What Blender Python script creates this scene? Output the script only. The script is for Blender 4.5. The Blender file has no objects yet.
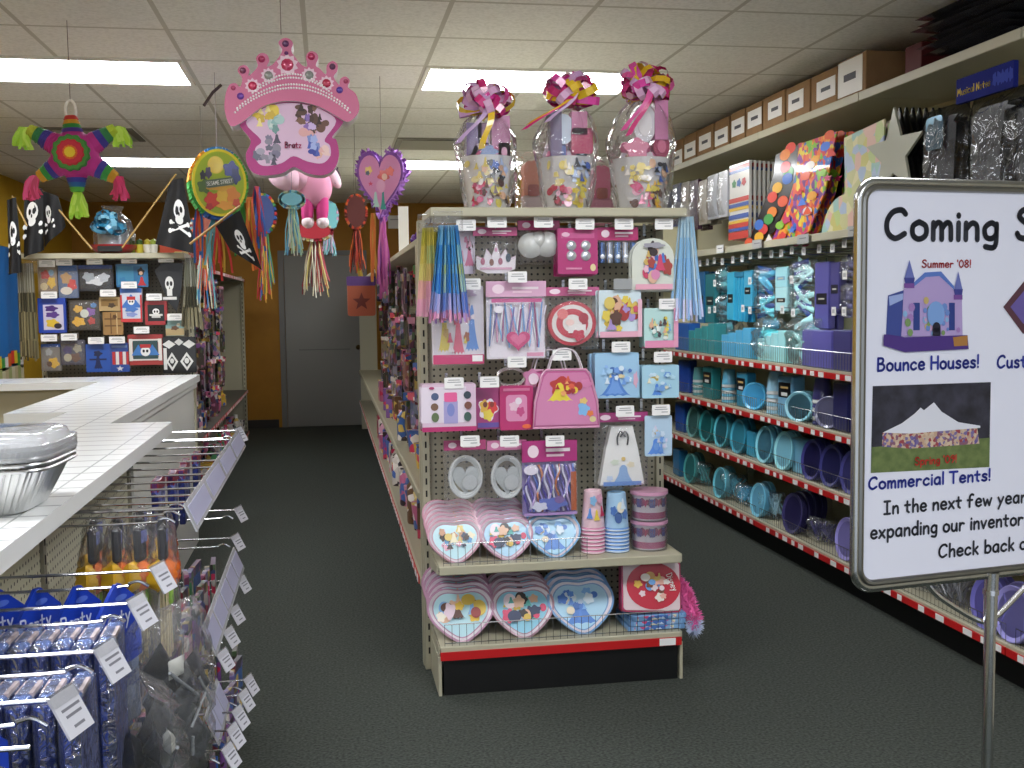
import bpy, math, random
from mathutils import Vector, Matrix
rnd = random.Random(11)
SC = bpy.context.scene
COL = SC.collection
PI = math.pi
R = math.radians

# ------------------------------------------------------------------ camera
F_PX, YAW, PITCH, ROLL, CAM_H = 1072.0, R(9.70), R(4.36), R(-0.71), 1.5
_cy, _sy, _cp, _sp = math.cos(YAW), math.sin(YAW), math.cos(PITCH), math.sin(PITCH)
FW = Vector((_sy*_cp, _cy*_cp, -_sp)); _rt = Vector((_cy, -_sy, 0)); _up = _rt.cross(FW)
RT = math.cos(ROLL)*_rt + math.sin(ROLL)*_up
UP = -math.sin(ROLL)*_rt + math.cos(ROLL)*_up
EYE = Vector((0, 0, CAM_H))
cam = bpy.data.cameras.new('camera'); cam.sensor_width = 36; cam.lens = F_PX/1024*36; cam.clip_start = .05
co = bpy.data.objects.new('camera', cam); COL.objects.link(co)
co.matrix_world = Matrix(((RT.x, UP.x, -FW.x, 0), (RT.y, UP.y, -FW.y, 0), (RT.z, UP.z, -FW.z, CAM_H), (0, 0, 0, 1)))
SC.camera = co

def ray(px, py): return FW*F_PX + RT*(px-512) - UP*(py-384)
def at(px, py, x=None, y=None, z=None):
    d = ray(px, py)
    t = x/d.x if x is not None else (y/d.y if y is not None else (z-CAM_H)/d.z)
    return EYE + d*t
def ybox(x0, y0, x1, y1, y):                     # a pixel box on the plane y: centre x, top z, width, height
    a, b = at(x0, (y0+y1)/2, y=y), at(x1, (y0+y1)/2, y=y)
    c, d = at((x0+x1)/2, y0, y=y), at((x0+x1)/2, y1, y=y)
    return (a.x+b.x)/2, c.z, b.x-a.x, c.z-d.z
def xbox(x0, y0, x1, y1, x):                     # the same on a plane x: centre y, top z, width along y, height
    a, b = at(x0, (y0+y1)/2, x=x), at(x1, (y0+y1)/2, x=x)
    c, d = at((x0+x1)/2, y0, x=x), at((x0+x1)/2, y1, x=x)
    return (a.y+b.y)/2, c.z, abs(a.y-b.y), c.z-d.z

# ------------------------------------------------------------------ materials
def lin(h):
    if not isinstance(h, str): return tuple(h)+(1,) if len(h) == 3 else h
    if len(h) == 3: h = ''.join(c*2 for c in h)
    c = [int(h[i:i+2], 16)/255 for i in (0, 2, 4)]
    return tuple((v/12.92 if v <= .04045 else ((v+.055)/1.055)**2.4) for v in c)+(1,)
_mc = {}
def M(hexcol, rough=.55, metal=0, coat=0, spec=.5):
    k = (hexcol, rough, metal, coat, spec)
    if k in _mc: return _mc[k]
    m = bpy.data.materials.new('m_%s' % (hexcol,)); m.use_nodes = True
    b = m.node_tree.nodes['Principled BSDF']
    b.inputs['Base Color'].default_value = lin(hexcol); b.inputs['Roughness'].default_value = rough
    b.inputs['Metallic'].default_value = metal; b.inputs['Coat Weight'].default_value = coat
    b.inputs['Coat Roughness'].default_value = .12; b.inputs['Specular IOR Level'].default_value = spec
    _mc[k] = m
    return m
def nodes(name):
    m = bpy.data.materials.new(name); m.use_nodes = True
    nt = m.node_tree; return m, nt, nt.nodes['Principled BSDF']
def N(nt, t, **kw):
    n = nt.nodes.new(t)
    for k, v in kw.items():
        if k.startswith('i_'): n.inputs[k[2:].replace('_', ' ')].default_value = v
        else: setattr(n, k, v)
    return n
def ramp(nt, stops, const=False):
    r = nt.nodes.new('ShaderNodeValToRGB'); e = r.color_ramp
    if const: e.interpolation = 'CONSTANT'
    while len(e.elements) > 1: e.elements.remove(e.elements[0])
    e.elements[0].position, e.elements[0].color = stops[0][0], lin(stops[0][1])
    for p, c in stops[1:]:
        q = e.elements.new(p); q.color = lin(c)
    return r
def math_n(nt, op, a, b=None):
    n = nt.nodes.new('ShaderNodeMath'); n.operation = op
    for i, v in enumerate((a, b)):
        if v is None: continue
        if isinstance(v, (int, float)): n.inputs[i].default_value = v
        else: nt.links.new(v, n.inputs[i])
    return n.outputs[0]
def xyz(nt, kind='Object'):
    t = nt.nodes.new('ShaderNodeTexCoord'); s = nt.nodes.new('ShaderNodeSeparateXYZ')
    nt.links.new(t.outputs[kind], s.inputs[0]); return t.outputs[kind], s.outputs
def bump(nt, b, h, strength=.3, dist=.01):
    n = N(nt, 'ShaderNodeBump', i_Strength=strength, i_Distance=dist); nt.links.new(h, n.inputs['Height'])
    nt.links.new(n.outputs[0], b.inputs['Normal'])

def mottled(name, c1, c2, scale, rough=.9, bstr=.3, bdist=.004, detail=4):
    m, nt, b = nodes(name); v, _ = xyz(nt)
    n = N(nt, 'ShaderNodeTexNoise', i_Scale=scale, i_Detail=detail); nt.links.new(v, n.inputs['Vector'])
    r = ramp(nt, [(.3, c1), (.7, c2)]); nt.links.new(n.outputs['Fac'], r.inputs[0]); nt.links.new(r.outputs[0], b.inputs['Base Color'])
    b.inputs['Roughness'].default_value = rough; bump(nt, b, n.outputs['Fac'], bstr, bdist); return m

def line_mask(nt, c, period, off, half):          # 1 on a thin line repeated along a coordinate
    f = math_n(nt, 'FRACT', math_n(nt, 'DIVIDE', math_n(nt, 'SUBTRACT', c, off-period/2), period))
    return math_n(nt, 'LESS_THAN', math_n(nt, 'ABSOLUTE', math_n(nt, 'SUBTRACT', f, .5)), half/period)

def ceiling_mat():
    m, nt, b = nodes('ceiling_tiles'); v, o = xyz(nt)
    g = math_n(nt, 'MAXIMUM', line_mask(nt, o[0], .61, .54, .011), line_mask(nt, o[1], .61, 5.72, .011))
    n = N(nt, 'ShaderNodeTexNoise', i_Scale=60, i_Detail=3); nt.links.new(v, n.inputs['Vector'])
    r = ramp(nt, [(.3, 'dad9d4'), (.6, 'eae9e5')]); nt.links.new(n.outputs['Fac'], r.inputs[0])
    mx = N(nt, 'ShaderNodeMix', data_type='RGBA'); nt.links.new(g, mx.inputs[0]); nt.links.new(r.outputs[0], mx.inputs[6])
    mx.inputs[7].default_value = lin('bcb9b0'); nt.links.new(mx.outputs[2], b.inputs['Base Color'])
    b.inputs['Roughness'].default_value = .9; bump(nt, b, n.outputs['Fac'], .25, .004); return m

def pegboard(name, axis, c='b9b49a', rough=.5, hole='2a2822'):
    m, nt, b = nodes(name); v, o = xyz(nt)
    sq = lambda q: math_n(nt, 'POWER', math_n(nt, 'SUBTRACT', math_n(nt, 'FRACT', math_n(nt, 'DIVIDE', q, .0254)), .5), 2)
    d = math_n(nt, 'LESS_THAN', math_n(nt, 'ADD', sq(o[axis]), sq(o[2])), .034)
    mx = N(nt, 'ShaderNodeMix', data_type='RGBA'); nt.links.new(d, mx.inputs[0])
    mx.inputs[6].default_value = lin(c); mx.inputs[7].default_value = lin(hole)
    nt.links.new(mx.outputs[2], b.inputs['Base Color']); b.inputs['Roughness'].default_value = rough; return m

def clear_plastic(name, haze=.06, gloss=.30, tint='ffffff', rough=.1, crinkle=.5, scale=22, cap=.75):
    m = bpy.data.materials.new(name); m.use_nodes = True; nt = m.node_tree; nt.nodes.clear()
    out = nt.nodes.new('ShaderNodeOutputMaterial'); v, _ = xyz(nt)
    n = N(nt, 'ShaderNodeTexNoise', i_Scale=scale, i_Detail=2.0, i_Distortion=1.2); nt.links.new(v, n.inputs['Vector'])
    bp = N(nt, 'ShaderNodeBump', i_Strength=crinkle, i_Distance=.03); nt.links.new(n.outputs['Fac'], bp.inputs['Height'])
    gl = N(nt, 'ShaderNodeBsdfGlossy', i_Roughness=rough); nt.links.new(bp.outputs[0], gl.inputs['Normal'])
    tr = nt.nodes.new('ShaderNodeBsdfTransparent'); tr.inputs[0].default_value = lin(tint)
    df = nt.nodes.new('ShaderNodeBsdfDiffuse'); df.inputs[0].default_value = lin('e4e6e8')
    lw = N(nt, 'ShaderNodeLayerWeight', i_Blend=gloss); nt.links.new(bp.outputs[0], lw.inputs['Normal'])
    a = nt.nodes.new('ShaderNodeMixShader'); a.inputs[0].default_value = haze
    nt.links.new(tr.outputs[0], a.inputs[1]); nt.links.new(df.outputs[0], a.inputs[2])
    c = nt.nodes.new('ShaderNodeMixShader'); f = math_n(nt, 'MINIMUM', math_n(nt, 'ADD', lw.outputs['Fresnel'], .02), cap); nt.links.new(f, c.inputs[0])
    nt.links.new(a.outputs[0], c.inputs[1]); nt.links.new(gl.outputs[0], c.inputs[2]); nt.links.new(c.outputs[0], out.inputs[0])
    return m

def print_mat(name, base, cols, scale=18, cover=.5, rough=.35, coat=.4, rand=False):
    """printed card: base colour with blotches of ink in a palette"""
    m, nt, b = nodes(name); v, _ = xyz(nt)
    if rand:
        oi = nt.nodes.new('ShaderNodeObjectInfo'); ad = N(nt, 'ShaderNodeVectorMath', operation='ADD')
        sc_ = N(nt, 'ShaderNodeVectorMath', operation='SCALE'); cb = nt.nodes.new('ShaderNodeCombineXYZ')
        for i in range(3): nt.links.new(oi.outputs['Random'], cb.inputs[i])
        nt.links.new(cb.outputs[0], sc_.inputs[0]); sc_.inputs['Scale'].default_value = 37
        nt.links.new(v, ad.inputs[0]); nt.links.new(sc_.outputs[0], ad.inputs[1]); v = ad.outputs[0]
    vo = N(nt, 'ShaderNodeTexVoronoi', i_Scale=scale); nt.links.new(v, vo.inputs['Vector'])
    sp = nt.nodes.new('ShaderNodeSeparateColor'); nt.links.new(vo.outputs['Color'], sp.inputs[0])
    r = ramp(nt, [(i/len(cols), c) for i, c in enumerate(cols)], True); nt.links.new(sp.outputs[0], r.inputs[0])
    g = math_n(nt, 'LESS_THAN', sp.outputs[1], cover)
    mx = N(nt, 'ShaderNodeMix', data_type='RGBA'); nt.links.new(g, mx.inputs[0]); nt.links.new(r.outputs[0], mx.inputs[7])
    if rand:
        rb = ramp(nt, [(i/len(base), c) for i, c in enumerate(base)], True); nt.links.new(oi.outputs['Random'], rb.inputs[0]); nt.links.new(rb.outputs[0], mx.inputs[6])
    else: mx.inputs[6].default_value = lin(base)
    nt.links.new(mx.outputs[2], b.inputs['Base Color']); b.inputs['Roughness'].default_value = rough
    b.inputs['Coat Weight'].default_value = coat; return m

def emit(name, col, s):
    m, nt, b = nodes(name); b.inputs['Base Color'].default_value = lin(col)
    b.inputs['Emission Color'].default_value = lin(col); b.inputs['Emission Strength'].default_value = s; return m

BEIGE = M('b5b097', .45); BEIGE_D = M('a39d84', .5); WHITE = M('e9e8e4', .5); TAG = M('f2f1ee', .5)
CHROME = M('d8d8da', .16, 1); WIRE = M('c4c4c6', .25, 1); BLACK = M('0b0b0c', .6); RED = M('c1191c', .4)
PEGX = pegboard('pegboard_facing_front', 0, 'a09b86'); PEGY = pegboard('pegboard_facing_aisle', 1)  # front board is the darker copy, its shading put into the colour
CLEAR = clear_plastic('clear_bag', haze=.06, gloss=.12, rough=.16, crinkle=.4, scale=18, cap=.38); CELLO = clear_plastic('cellophane', haze=.05, gloss=.26, rough=.07, crinkle=.6, scale=14)
CLEARX = clear_plastic('clear_rigid', haze=.10, gloss=.35, crinkle=.1)

# ------------------------------------------------------------------ mesh builder
def fill(poly): return [tuple(range(len(poly)))]
class MB:
    def __init__(s): s.v = []; s.f = []; s.mi = []; s.ms = []; s.soft = False
    def m(s, mt):
        if mt not in s.ms: s.ms.append(mt)
        return s.ms.index(mt)
    def add(s, vs, fs, mt, T=None):
        o = len(s.v); k = s.m(mt)
        s.v += [tuple(T @ Vector(p)) if T else tuple(p) for p in vs]
        s.f += [tuple(i+o for i in f) for f in fs]; s.mi += [k]*len(fs); return s
    def box(s, c, d, mt, T=None, bv=0):
        x, y, z = c; a, b, e = d[0]/2, d[1]/2, d[2]/2
        if bv:
            q = min(bv, a*.9, b*.9, e*.9); P = []
            for sx in (-1, 1):
                for sy in (-1, 1):
                    for sz in (-1, 1):
                        P += [(x+sx*a, y+sy*(b-q), z+sz*(e-q)), (x+sx*(a-q), y+sy*b, z+sz*(e-q)), (x+sx*(a-q), y+sy*(b-q), z+sz*e)]
            I = lambda i, j, k, w: 3*(4*i+2*j+k)+w
            fs = []
            for i in (0, 1): fs.append((I(i,0,0,0), I(i,1,0,0), I(i,1,1,0), I(i,0,1,0)))
            for j in (0, 1): fs.append((I(0,j,0,1), I(1,j,0,1), I(1,j,1,1), I(0,j,1,1)))
            for k in (0, 1): fs.append((I(0,0,k,2), I(1,0,k,2), I(1,1,k,2), I(0,1,k,2)))
            for i in (0, 1):
                for j in (0, 1): fs.append((I(i,j,0,0), I(i,j,1,0), I(i,j,1,1), I(i,j,0,1)))
                for k in (0, 1): fs.append((I(i,0,k,0), I(i,1,k,0), I(i,1,k,2), I(i,0,k,2)))
            for j in (0, 1):
                for k in (0, 1): fs.append((I(0,j,k,1), I(1,j,k,1), I(1,j,k,2), I(0,j,k,2)))
            for i in (0, 1):
                for j in (0, 1):
                    for k in (0, 1): fs.append((I(i,j,k,0), I(i,j,k,1), I(i,j,k,2)))
            return s.add(P, fs, mt, T)
        P = [(x+i*a, y+j*b, z+k*e) for i in (-1, 1) for j in (-1, 1) for k in (-1, 1)]
        return s.add(P, [(0,1,3,2), (4,6,7,5), (0,4,5,1), (2,3,7,6), (0,2,6,4), (1,5,7,3)], mt, T)
    def prism(s, poly, y0, y1, mt, T=None, side=None):           # poly in x,z extruded along y
        n = len(poly)
        P = [(p[0], y0, p[1]) for p in poly]+[(p[0], y1, p[1]) for p in poly]
        s.add(P, [tuple(range(n)), tuple(range(2*n-1, n-1, -1))], mt, T)
        return s.add(P, [(i, i+n, (i+1) % n+n, (i+1) % n) for i in range(n)], side or mt, T)
    def flat(s, poly, y, mt, T=None): return s.add([(p[0], y, p[1]) for p in poly], [tuple(range(len(poly)))], mt, T)
    def tube(s, pts, r, mt, n=6, closed=False, T=None, cap=True):
        pts = [Vector(p) for p in pts]; L = len(pts); rings = []; u = None
        for i, p in enumerate(pts):
            a = pts[i-1] if (i or closed) else p; b = pts[(i+1) % L] if (i < L-1 or closed) else p
            t = (b-a).normalized() if (b-a).length else Vector((0, 0, 1))
            if u is None: u = t.orthogonal().normalized()
            u = (u-t*u.dot(t)); u = u.normalized() if u.length > 1e-6 else t.orthogonal().normalized()
            w = t.cross(u); rr = r[i] if isinstance(r, (list, tuple)) else r
            rings.append([p+rr*(math.cos(2*PI*k/n)*u+math.sin(2*PI*k/n)*w) for k in range(n)])
        V = [q for g in rings for q in g]; fs = []
        for i in range(L if closed else L-1):
            j = (i+1) % L
            fs += [(i*n+k, i*n+(k+1) % n, j*n+(k+1) % n, j*n+k) for k in range(n)]
        if cap and not closed: fs += [tuple(range(n)), tuple(range((L-1)*n, L*n))]
        return s.add(V, fs, mt, T)
    def lathe(s, prof, mt, n=24, T=None, wob=None):               # profile of (r, z)
        V = []
        for i, (r, z) in enumerate(prof):
            for k in range(n):
                a = 2*PI*k/n; q = r*(wob(a, z) if wob else 1)
                V.append((q*math.cos(a), q*math.sin(a), z))
        fs = [(i*n+k, i*n+(k+1) % n, (i+1)*n+(k+1) % n, (i+1)*n+k) for i in range(len(prof)-1) for k in range(n)]
        if prof[0][0] > 1e-5: fs.append(tuple(range(n)))
        if prof[-1][0] > 1e-5: fs.append(tuple(range((len(prof)-1)*n, len(prof)*n)))
        return s.add(V, fs, mt, T)
    def strip(s, a, b, mt, T=None):                               # ribbon between two polylines
        n = len(a); return s.add(list(a)+list(b), [(i, i+1, n+i+1, n+i) for i in range(n-1)], mt, T)
    def pillow(s, w, h, t, mt, T=None, nx=10, nz=12, seed=0, wr=.12, z0=0):   # bag: top edge at z0, hanging down
        s.soft = True; q = random.Random(seed); V = []; G = [[q.uniform(-wr, wr) for _ in range(nx+1)] for _ in range(nz+1)]
        for sgn in (-1, 1):
            for j in range(nz+1):
                for i in range(nx+1):
                    u, v = 2*i/nx-1, 2*j/nz-1
                    e = (max(0, 1-u**4)*max(0, 1-v**4))**.5
                    V.append((u*w/2*(1-.04*(1-v*v)*0), sgn*t/2*e*(1+G[j][i])+sgn*.0004, z0-h*(v+1)/2))
        k = (nx+1)*(nz+1); fs = []
        for o in (0, k):
            fs += [(o+j*(nx+1)+i, o+j*(nx+1)+i+1, o+(j+1)*(nx+1)+i+1, o+(j+1)*(nx+1)+i) for j in range(nz) for i in range(nx)]
        return s.add(V, fs, mt, T)
    def build(s, name, parent=None, loc=None, rz=0, smooth=40):
        me = bpy.data.meshes.new(name); me.from_pydata(s.v, [], s.f); me.validate()
        for q in s.ms: me.materials.append(q)
        if len(me.polygons) == len(s.mi): me.polygons.foreach_set('material_index', s.mi)
        if s.soft: smooth = 85
        if smooth:
            me.polygons.foreach_set('use_smooth', [True]*len(me.polygons)); me.set_sharp_from_angle(angle=R(smooth))
        o = bpy.data.objects.new(name, me); COL.objects.link(o)
        if parent: o.parent = parent
        if loc is not None: o.location = loc
        o.rotation_euler.z = rz
        return o
def RZ(a): return Matrix.Rotation(a, 4, 'Z')
def RX(a): return Matrix.Rotation(a, 4, 'X')
def RY(a): return Matrix.Rotation(a, 4, 'Y')
def TR(x, y, z): return Matrix.Translation((x, y, z))

def tag(o, label, cat, group=None, kind=None):
    if label: o['label'] = label
    if cat: o['category'] = cat
    if group: o['group'] = group
    if kind: o['kind'] = kind
    return o
def thing(name, label, cat, loc=(0, 0, 0), rz=0, group=None):
    o = bpy.data.objects.new(name, None); o.empty_display_size = .05; COL.objects.link(o); o.location = loc; o.rotation_euler.z = rz
    return tag(o, label, cat, group)
_O = 'first second third fourth fifth sixth seventh eighth ninth tenth eleventh twelfth thirteenth fourteenth fifteenth sixteenth seventeenth eighteenth nineteenth twentieth'.split()
def ordn(i): return _O[i] if i < 20 else ('twenty-'+_O[i-20] if i < 29 else 'thirtieth' if i == 29 else 'thirty-'+_O[i-30])
def struct(o): o['kind'] = 'structure'; return o
def dup(o, loc=None, rz=None, label=None, group=None):
    def cp(a, par):
        c = a.copy(); COL.objects.link(c); c.parent = par
        for ch in [x for x in a.children]: cp(ch, c)
        return c
    c = cp(o, o.parent)
    if loc is not None: c.location = loc
    if rz is not None: c.rotation_euler.z = rz
    if label: c['label'] = label
    if group: c['group'] = group
    return c

# ------------------------------------------------------------------ flat shapes for printed pictures
def ell(cx, cz, a, b, n=20): return [(cx+a*math.cos(2*PI*i/n), cz+b*math.sin(2*PI*i/n)) for i in range(n)]
def heart(cx, cz, w, h, n=36):
    P = []
    for i in range(n):
        t = 2*PI*i/n
        x = 16*math.sin(t)**3; z = 13*math.cos(t)-5*math.cos(2*t)-2*math.cos(3*t)-math.cos(4*t)
        P.append((cx+x/32*w, cz+(z+2.5)/29*h))
    return P
def fat_heart(cx, cz, w, h, n=44):
    P = []
    for i in range(n):
        t = 2*PI*i/n; x = 16*math.sin(t)**3*.35+.65*16*math.sin(t); z = (13*math.cos(t)-5*math.cos(2*t)-2*math.cos(3*t)-math.cos(4*t)+2.5)*.45+.55*14.5*math.cos(t)-.3
        P.append((cx+x/32*w, cz+z/29*h*1.02))
    return P
def star(cx, cz, a, b, n=5, q=.42): return [(cx+a*(1 if i % 2 == 0 else q)*math.sin(PI*i/n), cz+b*(1 if i % 2 == 0 else q)*math.cos(PI*i/n)) for i in range(2*n)]
def rrect(cx, cz, w, h, r, n=4):
    P = []
    for sx, sz, a0 in ((1, 1, 0), (-1, 1, 90), (-1, -1, 180), (1, -1, 270)):
        for k in range(n+1):
            a = R(a0+90*k/n); P.append((cx+sx*(w/2-r)+r*math.cos(a), cz+sz*(h/2-r)+r*math.sin(a)))
    return P
def shape(k, x, z, a, b):
    if k == 'o': return ell(x, z, a, b)
    if k == 'r': return [(x-a, z-b), (x+a, z-b), (x+a, z+b), (x-a, z+b)]
    if k == 'R': return rrect(x, z, 2*a, 2*b, min(a, b)*.35)
    if k == 'h': return heart(x, z, 2*a, 2*b)
    if k == 's': return star(x, z, a, b)
    if k == 'd':                                                  # tulip bell with a scalloped hem
        L = [(x-a+2*a*i/16, z-b+.12*b*abs(math.sin(4*PI*i/16))) for i in range(17)]; W = lambda t: a*(1-.72*math.sin(t*PI/2)**.8)
        return L+[(x+W(i/8), z-b+2*b*i/8*.86) for i in range(1, 9)]+[(x+.1*a, z+b), (x-.12*a, z+.96*b)]+[(x-W(i/8), z-b+2*b*i/8*.86) for i in range(8, 0, -1)]
    if k == 'f': return [(x+a*(.84+.13*math.cos(5*t+x*90)+.05*math.sin(3*t+z*70))*math.cos(t), z+b*(.84+.13*math.cos(5*t+x*90)+.05*math.sin(3*t+z*70))*math.sin(t)) for t in [2*PI*i/30 for i in range(30)]]   # flower
    if k == 't': return [(x-a, z-b), (x+a, z-b), (x, z+b)]
    if k == 'v': return [(x, z-b), (x+a, z), (x, z+b), (x-a, z)]
def clus(seed, pal, n=16, rx=.36, rz=.32, s=.09, oz=0, kinds='fodf'):
    """a printed cluster of small blobs in a palette"""
    q = random.Random(seed); out = []
    for i in range(n):
        a, r = q.uniform(0, 2*PI), q.random()**.5; k = q.choice(kinds); t = s*q.uniform(.55, 1.25)
        out.append('%s %.3f,%.3f,%.3f,%.3f %s' % (k, rx*r*math.cos(a), oz+rz*r*math.sin(a), t, t*q.uniform(.8, 1.3), pal[i % len(pal)]))
    return '|'.join(out)
def smooth_poly(P, n=4): return [q for i in range(len(P)) for q in crom([P[i-1], P[i], P[(i+1) % len(P)], P[(i+2) % len(P)]], n)[n:2*n]]
def art(mb, w, h, y, spec, T=None, cz=0, step=.0005, coat=.3):   # "kind x,z,a,b colour | ..." in fractions of w and h, front towards -y
    for i, q in enumerate(spec.split('|')):
        k, n, c = q.split(); x, z, a, b = [float(v) for v in n.split(',')]
        mb.flat(shape(k, x*w, cz+z*h, a*w, b*h), y-step*(i+1), M(c, .4, 0, coat), T)

# ------------------------------------------------------------------ hand lettering (round strokes)
GL = {'C': "~62,84 50,97 25,90 8,60 10,22 32,2 60,18", 'S': "~52,84 42,97 20,95 10,76 25,58 46,44 52,22 38,3 14,4 5,18",
'B': "-10,0 10,98;~10,97 40,95 48,78 36,58 12,54;~12,54 46,50 56,28 42,5 10,2", 'H': "-8,98 8,0;-58,98 58,0;-8,50 58,50",
'T': "-2,96 62,96;-32,96 32,0", 'I': "-4,97 46,97;-25,97 25,0;-4,1 46,1", 'W': "-2,97 20,0 40,80 58,0 80,97", 'M': "-5,0 15,96 40,30 62,96 75,0",
'N': "-8,0 10,96 55,4 58,97", 'D': "-8,98 8,0;~8,98 45,85 60,50 45,12 8,0", 'E': "-50,97 8,97 8,2 52,2;-8,52 46,52",
'R': "-8,0 8,97;~8,96 44,92 50,72 36,54 8,50;-22,50 56,0", 'A': "-2,0 32,98 60,0;-13,36 50,36", 'P': "-8,0 8,97;~8,96 46,92 52,70 38,50 8,46",
'a': "~46,52 28,60 8,40 10,10 28,2 44,20 46,54;-46,56 48,0", 'b': "-8,100 8,2;~8,40 26,58 46,46 48,18 30,0 8,8", 'c': "~44,48 28,58 8,40 8,14 26,1 45,12",
'd': "-46,100 46,0;~46,42 28,58 8,42 8,14 26,0 46,14", 'e': "~8,30 46,34 38,56 20,58 7,38 10,12 28,0 46,10", 'f': "~46,94 32,98 20,82 18,40 18,0;-2,54 38,54",
'g': "~44,48 28,58 8,40 12,10 30,4 44,20 45,54;~45,50 44,-10 34,-28 10,-24", 'h': "-8,100 8,0;~8,34 26,56 42,46 44,0", 'i': "-8,56 8,0;-8,80 8,83",
'k': "-8,100 8,0;-40,56 8,22;-20,30 42,0", 'l': "-8,100 8,0", 'm': "-8,56 8,0;~8,36 20,56 32,48 34,0;~34,36 48,56 60,48 62,0", 'n': "-8,56 8,0;~8,34 26,56 42,46 44,0",
'o': "~26,58 8,44 8,14 26,0 46,14 46,44 26,58", 'p': "-8,56 8,-34;~8,40 28,58 47,44 46,14 28,0 8,12", 'r': "-8,56 8,0;~8,32 22,54 40,50",
's': "~40,50 26,58 10,50 14,36 36,24 38,8 22,0 4,8", 't': "-20,84 20,10 32,0;-2,56 40,56", 'u': "~8,56 8,16 22,0 40,14 44,54;-44,56 46,0", 'v': "-4,56 22,0 42,56",
'w': "-3,56 18,0 34,46 50,0 66,56", 'x': "-6,56 44,0;-44,56 4,0", 'y': "-6,56 26,8;-46,56 8,-34", 'z': "-6,55 42,55 6,1 44,1",
'0': "~30,98 8,70 8,28 30,0 52,28 52,70 30,98", '8': "~30,52 10,74 30,98 50,74 30,52 6,24 30,0 54,24 30,52", '9': "~48,74 30,54 10,72 28,97 48,80 46,40 24,0",
'!': "-8,98 8,30;-8,2 8,5", "'": "-8,98 5,80"}
def crom(P, n=5):
    Q = []
    for i in range(len(P)-1):
        p0, p1, p2, p3 = P[max(i-1, 0)], P[i], P[i+1], P[min(i+2, len(P)-1)]
        for k in range(n):
            t = k/n
            Q.append(tuple(.5*(2*p1[j]+(p2[j]-p0[j])*t+(2*p0[j]-5*p1[j]+4*p2[j]-p3[j])*t*t+(3*p1[j]-p0[j]-3*p2[j]+p3[j])*t**3) for j in range(len(p1))))
    return Q+[tuple(P[-1])]
def glyphs(s):
    x = 0; out = []
    for ch in s:
        if ch == ' ': x += 34; continue
        mx = 0
        for st in GL[ch].split(';'):
            P = [tuple(float(v) for v in p.split(',')) for p in st[1:].split()]
            mx = max(mx, max(p[0] for p in P))
            if st[0] == '~': P = crom(P)
            out.append([(p[0]+x, p[1]) for p in P])
        x += mx+15
    return out, x-15
def write(mb, s, x0, z0, width, height, y, mt, T=None, wt=11, part=None):   # fit s (or its first part) to a width; height is of a capital
    out, w = glyphs(s); _, wp = glyphs(part or s)
    kx, kz = width/wp, height/100
    wt = wt/2*(kx+kz)/2
    for P in out:
        Q = [(x0+p[0]*kx, z0+p[1]*kz) for p in P]
        for a, b in zip(Q, Q[1:]):
            dx, dz = b[0]-a[0], b[1]-a[1]; L = math.hypot(dx, dz) or 1e-9; nx, nz = -dz/L*wt, dx/L*wt
            mb.flat([(a[0]+nx, a[1]+nz), (b[0]+nx, b[1]+nz), (b[0]-nx, b[1]-nz), (a[0]-nx, a[1]-nz)], y, mt, T)
        for a in Q: mb.flat(ell(a[0], a[1], wt, wt, 8), y-.00005, mt, T)
LAMP_W, WORLD_W, EXPO = 24.0, 1.05, 0.0
# ------------------------------------------------------------------ the room
XL, XR, YB, YF, ZC = -2.95, 3.06, 13.42, -1.6, 2.74
def slab(name, x0, x1, y0, y1, z0, z1, mt, kind=True):
    b = MB(); b.box(((x0+x1)/2, (y0+y1)/2, (z0+z1)/2), (x1-x0, y1-y0, z1-z0), mt); o = b.build(name, smooth=0)
    return struct(o) if kind else o
slab('floor', XL, XR, YF, YB, -.06, 0, mottled('carpet', '20251f', '484e46', 95, .95, .8, .006, 2))
slab('ceiling', XL, XR, YF, YB, ZC, ZC+.06, ceiling_mat())
OCHRE = mottled('ochre_paint', 'a3701a', 'ab781f', 6, .7, .05); YELLOW = mottled('yellow_paint', 'b8901a', 'c0981f', 6, .7, .05)
slab('wall_back', XL-.1, XR+.1, YB, YB+.1, 0, ZC, OCHRE)
slab('wall_left', XL-.1, XL, YF, YB, 0, ZC, YELLOW)
slab('wall_right', XR, XR+.1, YF, YB, 0, ZC, M('a8a390', .7))
for nm, a in (('baseboard_back', (XL, -.62, YB-.015, YB)), ('baseboard_back_right', (.52, XR, YB-.015, YB)), ('baseboard_left', (XL, XL+.015, YF, YB-.02))):
    slab(nm, *a, 0, .1, M('2a2622', .6))
d = MB(); d.box((-.045, YB-.025, 1.05), (.93, .045, 2.09), M('85837e', .5), bv=.004)
door = struct(d.build('door_1'))
b = MB(); b.box((-.045, YB-.051, .95), (.62, .006, .012), M('6c6a66', .5)); b.build('door_seam', door)
b = MB(); b.lathe([(.0, 0), (.027, 0), (.03, .012), (.016, .03), (.024, .05), (.0, .065)], M('6a5d40', .3, 1), 14, TR(.365, YB-.047, .97) @ RX(PI/2)); b.build('door_knob', door)
for nm, x0, x1, z0, z1 in (('trim_1', -.58, -.515, 0, 2.16), ('trim_2', .425, .49, 0, 2.16), ('trim_3', -.515, .425, 2.1, 2.16)):
    slab(nm, x0, x1, YB-.03, YB, z0, z1, M('77756f', .5))

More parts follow.
